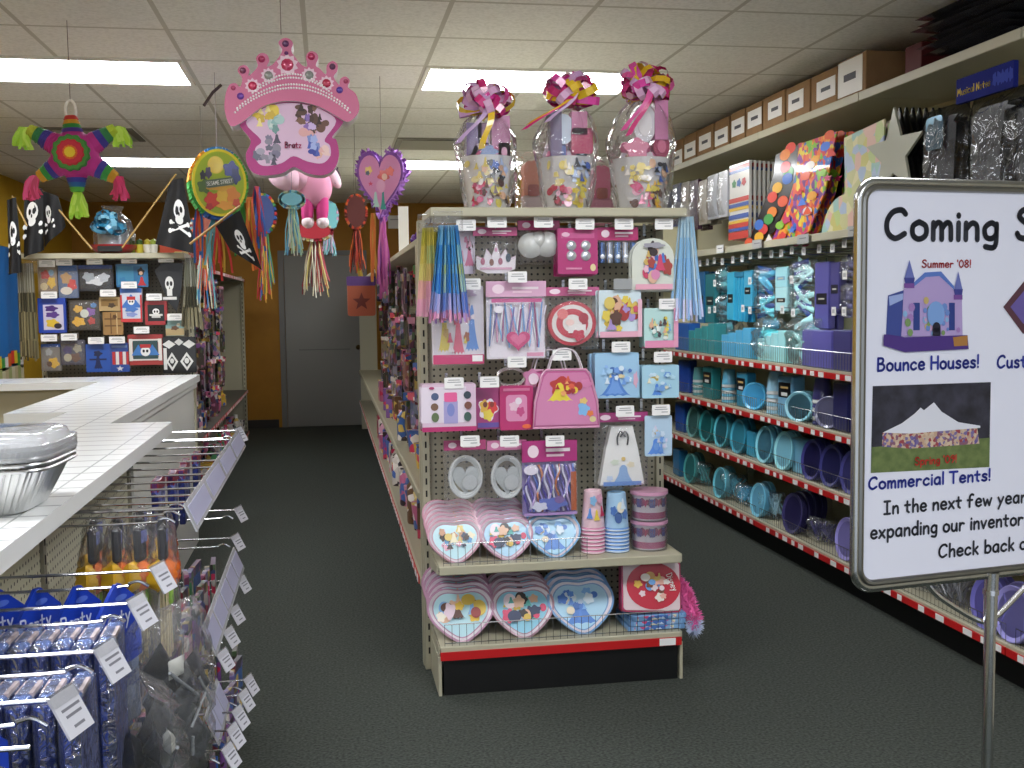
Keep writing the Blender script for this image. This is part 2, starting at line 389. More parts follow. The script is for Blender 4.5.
# ------------------------------------------------------------------ ceiling lights and vents
LAMP = emit('lamp_diffuser', 'f8faff', LAMP_W)
def troffer(x, y, label):
    t = thing('ceiling_light', label, 'ceiling light', (x, y, ZC), 0, 'recessed fluorescent ceiling lights')
    f = MB()
    for cx, cy, sx, sy in ((0, .293, 1.21, .024), (0, -.293, 1.21, .024), (.593, 0, .024, .562), (-.593, 0, .024, .562)): f.box((cx, cy, -.006), (sx, sy, .012), M('e4e2da', .4))
    f.build('frame', t); f = MB(); f.box((0, 0, -.004), (1.162, .562, .006), LAMP); f.build('diffuser', t)
rows = {2.36: 'overhead just ahead of the sign', 6.02: 'in the nearest row in view', 9.68: 'in the second row back', 13.0: 'in the last row by the back wall', -1.0: 'at the storefront end'}
for y, wn in rows.items():
    for x, wx in ((-1.30, 'left'), (1.15, 'middle')):
        if y > 12: continue
        troffer(x, y, 'bright rectangular fluorescent ceiling light %s, %s one' % (wn, wx))
def vent(x, y, label):
    t = thing('ceiling_vent', label, 'vent', (x, y, ZC))
    b = MB(); b.box((0, 0, -.004), (.58, .58, .008), M('77746a', .6)); b.build('frame', t)
    b = MB()
    for i in range(9): b.box((0, -.22+.055*i, -.014), (.5, .03, .004), M('a9a698', .5), TR(0, 0, 0))
    b.build('louvre', t)
vent(-1.6, 8.2, 'grey louvred air vent in the ceiling behind the star pinata'); vent(.84, 8.46, 'grey louvred air vent in the ceiling above the aisle behind the gift baskets')

# ------------------------------------------------------------------ shelving
def wires(mb, a, b, h, step=.028, r=.0013):
    a, b = Vector(a), Vector(b); L = (b-a).length; n = max(2, int(L/step))
    mb.tube([a+Vector((0, 0, h)), b+Vector((0, 0, h))], r*1.6, WIRE, 5); mb.tube([a+Vector((0, 0, .012)), b+Vector((0, 0, .012))], r*1.3, WIRE, 4)
    for i in range(n+1):
        p = a+(b-a)*i/n; mb.tube([p, p+Vector((0, 0, h))], r, WIRE, 4, cap=False)
def upright(x, y, z1, parent, T=RZ(0), z0=0):
    b = MB(); b.box((x, y, (z0+z1)/2), (.034, .05, z1-z0), BEIGE, bv=.003)
    for i in range(int((z1-z0-.1)/.05)): b.box((x, y-.0252, z0+.08+.05*i), (.007, .002, .026), M('191815', .8))
    return b.build('upright', parent)

# centre end unit, facing the camera
EY = 4.32                                             # front of its pegboard
ec = thing('end_shelving', 'beige pegboard end unit in the middle, loaded with pink party goods', 'shelving', (0, 0, 0))
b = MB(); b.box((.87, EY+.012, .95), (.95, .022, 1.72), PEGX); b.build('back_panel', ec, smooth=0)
upright(.378, EY+.005, 1.83, ec); upright(1.362, EY+.005, 1.83, ec)
b = MB(); b.box((.885, 4.185, 1.84), (1.0, .33, .034), BEIGE, bv=.004); b.build('top_shelf', ec)
def ec_shelf(z, lip, red):
    b = MB(); b.box((.87, 4.155, z-.009), (.955, .325, .018), BEIGE); b.box((.87, 3.989, z-lip/2), (.957, .012, lip), BEIGE, bv=.003)
    for x in (.388, 1.352): b.prism([(4.31, z), (4.31, z-.11), (4.2, z-.06), (3.99, z-.03), (3.99, z)], x-.0015, x+.0015, BEIGE, Matrix(((0, 1, 0, 0), (1, 0, 0, 0), (0, 0, 1, 0), (0, 0, 0, 1))))
    o = b.build('shelf' if not red else 'base_deck', ec)
    if red:
        b = MB(); b.box((.87, 3.981, z-.035), (.957, .005, .032), RED); b.box((1.29, 3.9778, z-.035), (.066, .002, .028), TAG); b.build('price_rail', o)
    return o
sh = ec_shelf(.503, .034, False); bd = ec_shelf(.192, .03, True)
b = MB(); wires(b, (.41, 3.992, .503), (.97, 3.992, .503), .085); b.build('wire_fence', sh)
b = MB(); wires(b, (.41, 3.992, .192), (1.34, 3.992, .192), .085); b.build('wire_fence', bd)
b = MB(); b.box((.87, 4.0, .07), (.93, .012, .138), mottled('scuffed_kick', '030303', '080808', 9, .5, .1)); b.build('kick_plate', ec)
for x in (.39, 1.35): b = MB(); b.box((x, 4.15, .075), (.012, .32, .15), BEIGE); b.build('base_side', ec)

def rail(mb, x, y0, y1, z, sgn, r=None, dense=.45, h=.03):
    """red price rail with white tags along a shelf lip"""
    mb.box((x, (y0+y1)/2, z), (.006, y1-y0, h), RED); y = y0+.02; q = random.Random(int(y0*100+z*1000))
    while y < y1-.09:
        w = q.choice((.035, .045, .06)); mb.box((x+sgn*.004, y+w/2, z), (.002, w, h*.86), TAG); y += w+q.choice((.05, .06, .09, .14))
# double-sided aisle shelving behind it (left face in view)
cg = thing('aisle_shelving', 'long beige double-sided shelving running back behind the princess end unit', 'shelving')
b = MB(); b.box((.885, 8.6, .92), (.05, 8.44, 1.68), PEGY); b.build('back_panel', cg, smooth=0)
b = MB(); b.box((.88, 8.6, 1.752), (1.03, 8.44, .026), BEIGE, bv=.003); b.build('top_shelf', cg)
for z, nm in ((.72, 'shelf'), (.36, 'base_deck')):
    b = MB(); b.box((.61, 8.59, z-.01), (.5, 8.42, .02), BEIGE_D); b.box((.359, 8.59, z-.016), (.012, 8.42, .036), BEIGE, bv=.003); o = b.build(nm, cg)
    b = MB()
    if z < .5: rail(b, .351, 4.42, 12.78, z-.016, -1)
    else: b.box((.352, 8.6, z-.016), (.004, 8.4, .026), BEIGE_D)
    b.build('price_rail', o)
for z in (.36, .8, 1.2):
    b = MB(); b.box((1.14, 8.59, z-.01), (.46, 8.42, .02), BEIGE_D); b.build('shelf', cg)
b = MB(); b.box((.62, 8.59, .16), (.3, 8.4, .31), M('15140f', .8)); b.build('kick_plate', cg)
for y in (12.8,):
    b = MB(); b.box((.47, y, .88), (.2, .03, 1.72), BEIGE); b.build('end_panel', cg)
upright(.375, 4.375, 1.74, cg)

# left aisle shelving with the pirate end unit
PY = 7.72
pe = thing('end_shelving', 'dark pegboard end unit behind the counter, hung with pirate party goods', 'shelving')
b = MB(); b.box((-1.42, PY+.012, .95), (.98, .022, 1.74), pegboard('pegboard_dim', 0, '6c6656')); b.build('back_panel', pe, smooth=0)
for x in (-1.905, -.935): upright(x, PY+.01, 1.82, pe)
b = MB(); b.box((-1.43, 7.55, 1.835), (1.02, .36, .036), BEIGE, bv=.004); b.build('top_shelf', pe)
b = MB(); b.box((-1.42, 7.56, .1), (.96, .32, .2), BEIGE); b.build('base_deck', pe)
lg = thing('aisle_shelving', 'beige shelving running back from the pirate end unit, crowded with small packets', 'shelving')
b = MB(); b.box((-1.2, 10.05, .92), (.05, 4.5, 1.7), PEGY); b.build('back_panel', lg, smooth=0)
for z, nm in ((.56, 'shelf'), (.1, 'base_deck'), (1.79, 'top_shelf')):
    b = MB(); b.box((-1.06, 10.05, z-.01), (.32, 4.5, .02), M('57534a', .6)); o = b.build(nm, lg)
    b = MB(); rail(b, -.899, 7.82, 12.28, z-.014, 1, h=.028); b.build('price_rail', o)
upright(-.93, 12.3, 1.8, lg, z0=.0)
b = MB(); b.box((-1.05, 12.31, .92), (.24, .03, 1.8), BEIGE); b.build('end_panel', lg)
b = MB(); b.box((-1.1, 10.05, .04), (.3, 4.46, .08), BLACK); b.build('kick_plate', lg)

# right-hand wall shelving
RX_ = 2.521
SECT = [2.4+1.22*k for k in range(9)]
rg = thing('side_shelving', 'long beige shelving along the right wall with red and white price rails', 'shelving')
b = MB(); b.box((3.02, 7.9, 1.25), (.03, 11.0, 2.42), M('c2bd9c', .6)); b.build('back_panel', rg, smooth=0)
for y in SECT[:8]:
    upright(0, 0, 2.42, rg).matrix_local = TR(2.985, y, 0) @ RZ(-PI/2)
b = MB(); b.box((2.60, 7.9, .05), (.02, 11.0, .1), M('060606', .6)); b.build('kick_plate', rg)
def wall_shelf(z, y0, y1, nm, fence=0, red=True, th=.034):
    b = MB(); b.box((2.765, (y0+y1)/2, z-.01), (.49, y1-y0-.004, .02), BEIGE); b.box((RX_+.003, (y0+y1)/2, z-th/2+.004), (.012, y1-y0-.004, th+.008), BEIGE, bv=.003); o = b.build(nm, rg)
    if red:
        b = MB(); rail(b, RX_-.007, y0+.004, y1-.004, z-.021, -1, h=.03); b.build('price_rail', o)
    if fence:
        b = MB(); wires(b, (RX_+.012, y0+.03, z), (RX_+.012, y1-.03, z), fence, .03); b.build('wire_fence', o)
for k in range(8):
    y0, y1 = SECT[k], SECT[k+1]
    wall_shelf(.172, y0, y1, 'base_deck', .075); wall_shelf(.515, y0, y1, 'shelf', .085); wall_shelf(.818, y0, y1, 'shelf', .085); wall_shelf(1.128, y0, y1, 'shelf', .10)
    wall_shelf(1.83, y0, y1, 'shelf', 0, False); wall_shelf(2.47, y0, y1, 'top_deck', 0, False)

# ------------------------------------------------------------------ counter
CZ = 1.065
def lined_top():  # white top crossed by thin grey lines both ways
    m, nt, bb = nodes('counter_lines'); v, o = xyz(nt)
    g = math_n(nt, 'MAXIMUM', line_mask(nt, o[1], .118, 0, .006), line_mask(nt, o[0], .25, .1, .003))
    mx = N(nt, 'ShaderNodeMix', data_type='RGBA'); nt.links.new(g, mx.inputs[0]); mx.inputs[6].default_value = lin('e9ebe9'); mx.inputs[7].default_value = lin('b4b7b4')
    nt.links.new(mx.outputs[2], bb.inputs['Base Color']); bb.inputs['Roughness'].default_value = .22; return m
ct = thing('sales_counter', 'white stepped sales counter with lined top and pegboard front facing the aisle', 'counter')
top = [(-.59, -.9), (-.59, 4.2), (-.815, 4.2), (-.815, 7.08), (-2.7, 7.08), (-2.7, 6.6), (-1.33, 6.6), (-1.33, 4.7), (-1.08, 4.7), (-1.08, -.9)]
SW = Matrix(((1, 0, 0, 0), (0, 0, 1, 0), (0, 1, 0, 0), (0, 0, 0, 1)))
b = MB(); b.prism(top, CZ-.042, CZ, lined_top(), SW, M('e2e3df', .4)); cto = b.build('countertop', ct, smooth=0)
CP = M('dcdcd4', .5); CI = M('b9b49a', .55)
b = MB(); b.box((-.86, 5.6, .5), (.02, 2.85, 1.0), CP); b.box((-.845, 5.62, 1.0), (.03, 2.87, .036), CP, bv=.006); b.box((-.80, 4.165, .5), (.14, .02, 1.0), CP); b.build('side_panel', ct)
b = MB(); b.box((-2.0, 6.66, .51), (1.36, .02, 1.02), CI); b.box((-1.28, 5.7, .51), (.02, 1.9, 1.02), CI); b.box((-1.04, 1.9, .51), (.02, 5.4, 1.02), CI); b.build('back_panel', ct)
b = MB(); b.box((-.755, 1.62, .54), (.02, 5.05, .96), pegboard('pegboard_counter', 1, 'c4c0a6', .45)); b.build('pegboard', ct, smooth=0)
for y in (4.12, 2.9, 1.68, .46):
    b = MB(); b.box((-.742, y, .54), (.012, .03, .96), M('8b8674', .5)); 
    for i in range(18): b.box((-.7355, y, .1+.05*i), (.002, .006, .025), BLACK)
    b.build('upright', ct)

# ------------------------------------------------------------------ sign on a stand
ANG = R(8.3); SP = at(852, 386, y=1.73)
U = Vector((math.cos(ANG), math.sin(ANG), 0)); Nn = Vector((math.sin(ANG), -math.cos(ANG), 0))
def sl(px, py):                                        # picture point -> point in the sign's own plane
    d = ray(px, py); t = (SP-EYE).dot(Nn)/d.dot(Nn); P = EYE+d*t-SP
    return P.dot(U), P.z
x0, _ = sl(853, 386); zt = sl(990, 181)[1]; zb = sl(900, 588)[1]; SWD = .565
sg = thing('sign_stand', "chrome floor stand holding a white 'Coming Soon' poster at the right edge", 'sign', (SP.x, SP.y, 0), ANG)
zo = SP.z
cx, cz, fw, fh = SWD/2+x0, (zt+zb)/2+zo, SWD, zt-zb
fr = [(cx+p[0]-cx, 0, p[1]) for p in rrect(cx, cz, fw-.014, fh-.014, .034, 6)]
b = MB(); b.tube([(p[0], 0, p[2]) for p in fr], .0085, M('b9b9b6', .22, 1), 10, True)
fi = [(p[0], -.004, p[1]) for p in rrect(cx, cz, fw-.032, fh-.032, .028, 6)]; b.tube(fi, .006, M('8e8d89', .3, 1), 8, True); frame = b.build('frame', sg)
b = MB(); b.prism(rrect(cx, cz, fw-.026, fh-.026, .028, 6), -.002, .004, M('efeffb', .6)); pnl = b.build('poster', sg)
INK = M('2b2d38', .5); BLUE = M('22339c', .5); INKR = M('b01828', .5)
def sign_text(name, s, p0, p1, cap_px, mt, part=None, wt=12):
    a, c = sl(*p0), sl(*p1); h = sl(p0[0], p0[1]-cap_px)[1]-a[1]
    m = MB(); write(m, s, a[0], a[1]+zo, c[0]-a[0], h, -.0035, mt, wt=wt, part=part); o = m.build(name, pnl, smooth=0); return o
sign_text('heading', 'Coming', (883, 239), (995, 239), 30, INK, None, 17)
_k = 112/glyphs('Coming')[1]; sign_text('heading', 'Soon', (1014, 239), (1014+_k*glyphs('Soon')[1], 239), 30, INK, None, 17)
sign_text('caption', "Summer '08!", (920.5, 267.5), (969, 266.5), 7.5, INKR, None, 16)
sign_text('caption', 'Bounce Houses!', (875.5, 371), (976.5, 369), 13, BLUE, None, 17)
sign_text('caption', 'Custom', (995.5, 368), (1024, 367), 12.5, BLUE, 'Cust', 17)
sign_text('caption', 'Commercial Tents!', (867, 489.3), (988, 483.6), 12, BLUE, None, 17)
sign_text('paragraph', 'In the next few years', (882.5, 514), (1024, 507), 13, INK, 'In the next few year', 16.5)
sign_text('paragraph', 'expanding our inventory', (869, 538.5), (1021, 530.5), 13.5, INK, 'expanding our inventor', 16.5)
sign_text('paragraph', 'Check back often', (937, 557.5), (1024, 552.5), 13, INK, 'Check back o', 16.5)
def sp(*pts): return [(lambda q: (q[0], q[1]+zo))(sl(*p)) for p in pts]
b = MB(); Y = -.003
PU = M('4a2d80', .5); PU2 = M('b7a0d2', .5); PB = M('4a5cb0', .5)
c2 = lambda x, y: (840+x*.2084, 300+y*.2084); c1 = lambda x, y: (840+x*.2084, 160+y*.2084)
def poly(pts, mt, k=0): b.flat(sp(*pts), Y-.0004*k, mt)
poly([c1(225, 650), c1(300, 625), c2(295, 200), c2(215, 175)], M('3a4a94', .5)); poly([c1(232, 700), c1(296, 670), c1(298, 640), c1(228, 655)], M('9fb0e0', .5), 1)
poly([c1(300, 620), c1(345, 605), c1(405, 560), c1(470, 555), c1(535, 620), c1(578, 640), c2(582, 175), c2(288, 175)], PU2, 1)
poly([c1(345, 610), c1(405, 562), c1(470, 557), c1(540, 622), c1(540, 606), c1(478, 535), c1(400, 540), c1(345, 590)], M('5b7cc8', .5), 2)
for x0_, x1_ in ((345, 376), (516, 544)): poly([c1(x0_, 685), c1(x1_, 685), c2(x1_, 145), c2(x0_, 145)], M('273c86', .5), 2)
for cx_, top_, hw in ((326, 480, 26), (560, 535, 22)):
    poly([c1(cx_, top_), c1(cx_+hw*.9, top_+85), c1(cx_-hw*.9, top_+85)], M('6a74b8', .5), 3); poly([c1(cx_-hw, top_+85), c1(cx_+hw, top_+85), c1(cx_+hw*.8, top_+112), c1(cx_-hw*.8, top_+112)], M('3c3f8e', .5), 3); poly([c1(cx_-hw, top_+112), c1(cx_+hw*.9, top_+112), c1(cx_+hw*.9, top_+135), c1(cx_-hw, top_+135)], M('7a4a9a', .5), 3)
q = random.Random(3)
for i in range(46):
    x, y = q.uniform(300, 570), q.uniform(0, 160)
    if 340 < x < 382 or 510 < x < 550: continue
    c = c2(x, y); r = q.uniform(1.2, 3.2); poly([(c[0]+r*math.cos(t), c[1]+1.4*r*math.sin(t)) for t in [PI*k/4 for k in range(8)]], M(q.choice(('8fb8e0', 'c8b070', '7c9a60', 'a880c0', '6f8fd0', 'd0a8c8')), .5), 4+i*.05)
c = c1(450, 740); poly([(c[0]+11*math.cos(t)*.8, c[1]+13*math.sin(t)) for t in [PI*k/8 for k in range(16)]], M('7fa6de', .5), 7)
c = c2(452, 130); poly([(c[0]+4*math.cos(t), c[1]+5*math.sin(t)) for t in [PI*k/8 for k in range(16)]]+[], M('14142c', .5), 8); poly([c2(433, 135), c2(471, 135), c2(471, 172), c2(433, 172)], M('14142c', .5), 8)
poly([c2(200, 165), c2(225, 165), c2(300, 178), c2(600, 168), c2(606, 235), c2(300, 250), c2(197, 218)], PU, 8); poly([c2(530, 178), c2(600, 170), c2(600, 218), c2(535, 222)], M('b07a3c', .5), 9)
b.build('castle_picture', pnl, smooth=0)
b = MB()
poly([(871.7, 386), (989.6, 382), (988, 466.7), (869.8, 472.7)], mottled('dark_trees', '1b1a22', '3f3d4c', 30, .6, 0), 0)
poly([(870.3, 447), (988.6, 437.5), (988, 466.7), (869.8, 472.7)], mottled('grass_picture', '5a6b3a', '76854c', 60, .6, 0), 1)
poly([c2(198, 635), c2(650, 605), c2(662, 688), c2(330, 712), c2(195, 702)], print_mat('tent_crowd', 'cdb49c', ['c9a58a', '8a5a70', '7a6ca0', 'd8c0a4', 'a04048', '6a5a98'], 190, .7, .5, 0), 2)
poly([c2(198, 635), c2(290, 590), c2(350, 545), c2(380, 515), c2(395, 528), c2(443, 490), c2(480, 535), c2(560, 585), c2(665, 602), c2(665, 612), c2(330, 640)], M('e6e6ee', .5), 3)
b.build('tent_picture', pnl, smooth=0)
sign_text('caption', "Spring '09!", (912, 464.5), (953, 461.5), 7.5, M('d02828', .5), None, 16).location.y = -.004
b = MB(); poly([(1002, 307), (1024, 280), (1046, 304), (1022, 334)], M('5a3440', .5)); poly([(1009, 307), (1024, 289), (1038, 304), (1022, 324)], M('6a5aa0', .5), 1); b.build('banner_picture', pnl, smooth=0)
px_ = sl(990, 590)[0]; zpb = zb+zo
b = MB(); b.tube([(px_, -.002, .02), (px_, -.002, zpb-.05)], .0105, CHROME, 14); post = b.build('post', sg)
b = MB(); b.tube([(px_, -.002, zpb-.09), (px_, -.002, zpb-.03), (px_, -.004, zpb+.012)], .0125, CHROME, 14); b.tube([(px_, -.002, zpb-.03), (px_, -.002, zpb-.022)], .0145, CHROME, 14); b.build('socket', sg)
b = MB()
for sx in (-1, 1): b.tube(crom([(px_, .006, zpb-.085), (px_+sx*.03, .01, zpb-.075), (px_+sx*.1, .018, zpb-.03), (px_+sx*.135, .012, zpb+.004)], 5), .005, CHROME, 8)
b.build('support_arm', sg)
b = MB(); b.lathe([(0, 0), (.2, 0), (.2, .008), (.17, .018), (.02, .026), (.0, .026)], CHROME, 32, TR(px_, -.002, 0)); b.build('base', sg)
# ------------------------------------------------------------------ stock of the princess end unit
TY = 4.05                                               # plane of the price tags at the hook ends
def hook(px, py, what, where='princess end unit', yb=EY, ty=TY, grey=False, tw=.074, thh=.042):
    p = at(px, py, y=ty)
    t = thing('peg_hook', 'wire peg hook with %s price tag above the %s' % ('a grey' if grey else 'a white', what), 'hook', (p.x, yb, p.z), 0, 'price tag hooks on the %s' % where)
    b = MB(); L = yb-ty
    b.tube([(0, 0, .012), (0, -L+.004, .012)], .0022, WIRE, 5); b.tube([(0, 0, -.02), (0, -L+.05, -.02), (0, -L+.02, -.014)], .0025, WIRE, 5); b.box((0, -.003, -.004), (.012, .004, .05), WIRE)
    b.build('rod', t)
    b = MB(); b.prism(rrect(0, 0, tw, thh, .003, 1), -L-.001, -L+.001, M('9a9c9c', .4) if grey else TAG)
    if not grey:
        for i, (zz, ww) in enumerate(((.011, .6), (.003, .7), (-.008, .35))): b.box((0 if i < 2 else tw*.2, -L-.0012, zz*thh/.042), (tw*ww, .0006, .0028), M('8e8e92', .6))
    b.build('price_tag', t); return t

def barrier_card(mb, w, h, t, mt, y=0, z0=0, r=.006): mb.prism(rrect(0, z0-h/2, w, h, r, 2), y-t/2, y+t/2, mt)
BG = 'packets hanging on the princess end unit'
def packet(name, label, cat, box, yp, t, base, spec, hdr=None, hh=.2, bag=False, copies=0, inner=None, grp=BG, back='', shp=None):
    """a hanging packet filling a pixel box, its front at plane yp"""
    cx, zt, w, h = ybox(*box, yp)
    o = thing(name, label, cat, (cx, yp+t/2, zt), 0, grp)
    H = h*hh if hdr else 0
    if hdr:
        b = MB(); b.prism([(-w/2, 0), (w/2, 0), (w/2, -H), (-w/2, -H)], -t*.12-.002, t*.12+.002, M(hdr, .4, 0, .4))
        art(b, w, H, -t*.12-.0022, 'o -.3,0,.1,.3 f2d9e4|r .15,.05,.22,.08 f3e3ea|r .1,-.2,.16,.06 e9c7d6', cz=-H/2); b.build('header_card', o)
    b = MB()
    if inner: inner(b, w, h-H, t, -H)
    else:
        poly = shp(w, h-H, -H) if shp else rrect(0, -H-(h-H)/2, w, h-H, .006, 2)
        b.prism(poly, -t/2+(.004 if bag else 0), t/2, base if not isinstance(base, str) else M(base, .4, 0, .5))
        if spec: art(b, w, h-H, -t/2+(.004 if bag else 0)-.0003, spec, cz=-H-(h-H)/2)
    b.build('contents' if (bag or inner) else 'card', o)
    if bag:
        b = MB(); b.pillow(w*1.02, (h-H)*1.03, t*1.35+.012, CLEAR, z0=-H*.95, seed=int(cx*991)); b.build('clear_bag', o)
    for k in range(copies):
        c = dup(o, (cx+.006*rnd.uniform(-1, 1), yp+t/2+(t*1.25+.006)*(k+1), zt-.004*k), rnd.uniform(-.03, .03), label=back+(' directly behind the front one' if k == 0 else ' third from the front') if back else None)
    return o

def tiaras(b, w, h, t, z):
    for i in range(4):
        y = -t/2+.008+.008*i; m = M(('e6dfe4', 'd9c3cf', 'e9e4ea', 'd8b6c8')[i], .3, 0, .4); cz = z-h*.55
        P = [(-.44*w, cz-.2*h), (-.45*w, cz+.05*h), (-.3*w, cz-.02*h), (-.22*w, cz+.2*h), (-.1*w, cz+.05*h), (0, cz+.36*h), (.1*w, cz+.05*h), (.22*w, cz+.2*h), (.3*w, cz-.02*h), (.45*w, cz+.05*h), (.44*w, cz-.2*h), (.2*w, cz-.3*h), (-.2*w, cz-.3*h)]
        P = [(x+.01*i*w, zz+.02*i*h) for x, zz in P]; b.prism(P, y-.001, y+.001, m)
    art(b, w, h, -t/2+.005, 'o -.3,-.08,.05,.08 b0607a|o -.1,-.1,.05,.08 7a4a3a|o .1,-.08,.05,.08 a05068|o .28,0,.06,.1 3a4a5a|r 0,-.24,.36,.025 d7a7bd|o 0,.18,.03,.05 d090b0', cz=z-h/2)
def pods(b, w, h, t, z):
    for i, (x, zz, r) in enumerate(((-.2, -.45, .3), (.2, -.42, .3), (0, -.3, .22))):
        b.lathe([(0, -.012), (r*w*.95, -.01), (r*w, 0), (r*w*.7, .02), (r*w*.3, .028), (0, .03)], M('c9cbc6', .3, 0, .4), 18, TR(x*w, -t*.1-.002*i, z+zz*h) @ RX(PI/2) @ RY(.15*(i-1)))
def gems(b, w, h, t, z):
    b.prism(rrect(0, z-h/2, w, h, .005, 2), -t/2+.006, t/2, M('b0266e', .4, 0, .4))
    for x in (-.16, .2):
        for zz in (.12, -.1): b.lathe([(.13*w, 0), (.12*w, .006), (.06*w, .011), (0, .012)], M('dfe2ea', .12, .6), 12, TR(x*w, -t/2+.006, z-h/2+zz*h) @ RX(PI/2))
    art(b, w, h, -t/2+.005, 'r 0,.34,.42,.06 c4528a|o -.3,.36,.1,.05 e7b7cd|o .38,-.36,.07,.08 e6d3a0|r -.1,-.38,.2,.02 d886ac', cz=z-h/2)
def foil(b, w, h, t, z):
    for i in range(5):
        x = -.38*w+.19*w*i
        b.lathe([(.0, -.5*h), (.075*w, -.48*h), (.085*w, -.2*h), (.07*w, .1*h), (.08*w, .4*h), (0, .45*h)], M(('5f7fb8', 'c9d2e2', '6d94c8', 'd6dbe6', '5878b0')[i], .2, .75), 10, TR(x, 0, z-h/2))
        b.lathe([(0, 0), (.06*w, 0), (.055*w, .004), (0, .006)], M('e6ebf2', .2, .5), 12, TR(x, -t*.3, z-h*.72) @ RX(PI/2))
def sticks(b, w, h, t, z):
    q = random.Random(5); cols = ('6f9fd6', 'e8e4f0', '7a70b0', 'dfa0c0', '88b8e4', 'f2f0f4', '9c4a80', 'c8dcf0')
    b.prism(rrect(0, z-h/2, w*.98, h, .004, 1), t*.3, t*.34, M('ece6ee', .5))
    for i in range(26):
        x = (i/25-.5)*w*.86; a = q.uniform(-.22, .22); L = h*q.uniform(.5, .75)
        b.tube([(x-L/2*math.sin(a), q.uniform(-t*.25, t*.2), z-h*.45-L/2*math.cos(a)), (x+L/2*math.sin(a), q.uniform(-t*.25, t*.2), z-h*.45+L/2*math.cos(a))], .0032, M(cols[i % 8], .35, 0, .3), 6)
    art(b, w, h, -t*.35, 'h .02,-.22,.2,.16 c43a74|h .02,-.2,.13,.1 da6a96|r 0,.44,.42,.03 c4528a|o -.3,.3,.08,.06 f2ecf2|r .3,-.43,.14,.03 e4a0bc', cz=z-h/2)
def roundred(b, w, h, t, z):
    for i, (m, sc) in enumerate(((M('b8283a', .35, 0, .4), 1), (M('e0dcd8', .35), .84), (M('c43a4c', .35), .66), (M('e6e2de', .3), .4))):
        b.prism(ell(0, z-h*.52, w*.44*sc, h*.42*sc, 28), -t/2+.01-.002*i, t/2-.004, m)
    art(b, w, h, -t/2+.002, 'o -.18,.18,.1,.1 e27a7a|o .2,.1,.09,.1 a81e34|r .08,-.1,.16,.08 ece8e6|o -.05,.02,.08,.06 f2d0c8|f .1,-.22,.14,.12 c02848', cz=z-h*.52)
def heartbag(b, w, h, t, z):
    for k in range(3): b.tube([(p[0], -t*.2+.006*k, p[1]) for p in ell(0, z-h*.5, w*(.38-.03*k), h*(.38-.03*k), 26)], .006, M('cdd0d0', .25, 0, .4), 6, True)
    b.prism(heart(0, z-h*.58, w*.62, h*.55), -t*.1, t*.1, clear_heart); b.prism(ell(.1*w, z-h*.6, w*.18, h*.14), -t*.25, -t*.2, M('b9bcbd', .3, 0, .4))
clear_heart = M('aeb2b2', .2, 0, .5)
def purple_mix(b, w, h, t, z):
    b.prism(rrect(0, z-h/2, w*.98, h, .004, 1), t*.3, t*.34, M('8a78b8', .5)); q = random.Random(8)
    cols = ('4a3f96', 'dcd8f0', '6a5cb4', 'c9b0e0', '3a5ab0', 'e8e6f2', 'b06030', '8f84cc')
    for i in range(22):
        x = (i/21-.5)*w*.86; P = [(x+.01*math.sin(i+k*1.3), q.uniform(-t*.3, t*.2), z-h*(.06+.86*k/6)) for k in range(7)]
        b.tube(crom(P, 3), .005, M(cols[i % 8], .25, 0, .5), 5)
    art(b, w, h, -t*.42, 'o -.35,.36,.13,.09 e4ddec|f .02,-.28,.3,.14 5c6cc0|f -.2,-.32,.16,.1 dcdcf0|o .16,-.2,.09,.07 7a5a9c|r 0,-.46,.48,.025 b090c8|r .42,-.05,.05,.36 b4603c', cz=z-h/2)
def whitebag(b, w, h, t, z):
    P = [(-.42*w, z-h*.94), (.42*w, z-h*.94), (.3*w, z-h*.4), (.2*w, z-h*.06), (-.2*w, z-h*.06), (-.3*w, z-h*.4)]
    b.prism(P, -t/2+.008, t/2-.004, M('ecebe8', .4, 0, .3))
    art(b, w, h, -t/2+.006, 'd .02,-.3,.26,.16 8fb2e0|f -.14,-.1,.09,.05 d9e2d0|f .16,-.14,.08,.05 e8dcc0|o .02,-.05,.04,.03 e0c070|r 0,-.42,.36,.03 6f96d8|f -.24,-.34,.07,.05 c8d8f0', cz=z-h/2)
    for sx in (-1, 1): b.tube(crom([(sx*.09*w, -t/2, z-h*.34), (sx*.1*w, -t/2-.004, z-h*.22), (sx*.04*w, -t/2-.004, z-h*.14), (-sx*.05*w, -t/2-.004, z-h*.22)], 4), .0035, M('3b3c40', .5), 6)
CA = ('3a2a24', 'dcc46a', 'c89878', 'e0a8bc', '34405a', 'f0e8c8', '5f9fd0')
CB = ('9c3a34', 'e2c04a', 'e2b898', 'e6cdd8', '5a3426', 'e2ba3c', '7fb0dc', 'f2ead8')
CC = ('2b2522', '55b0a8', 'd8b84e', 'd8486c', '2d3a5a', 'e2b898', 'e0c64a', 'f0e0e6')
CD = ('4a7ccc', '5f92dc', '7fb4e8', 'dcecf6', 'c8dcf2', '4a74b8', 'e8dcc0')
GOWNS = 'd -.26,-.05,.13,.3 e0cc58|d 0,-.08,.13,.3 d0607a|d .27,-.04,.14,.3 5f8fd6|'+clus(3, ('e0cc58', 'd0607a', '5f8fd6', 'c9a65a', 'e8dce0', 'a05a34'), 14, .36, .3, .06)
BQ = clus(4, ('d88ab0', 'a8443c', '4f78c4', '3a2c2c', 'd2486c', 'cfae60', 'dfb498', 'e8b8c8'), 26, .38, .3, .12)
TRIO = clus(5, ('dfc24a', '5a3a2a', 'dcae90', 'd8c060', 'cf5068', 'a83a34', 'a890cc', 'e2ca50'), 28, .38, .32, .13)

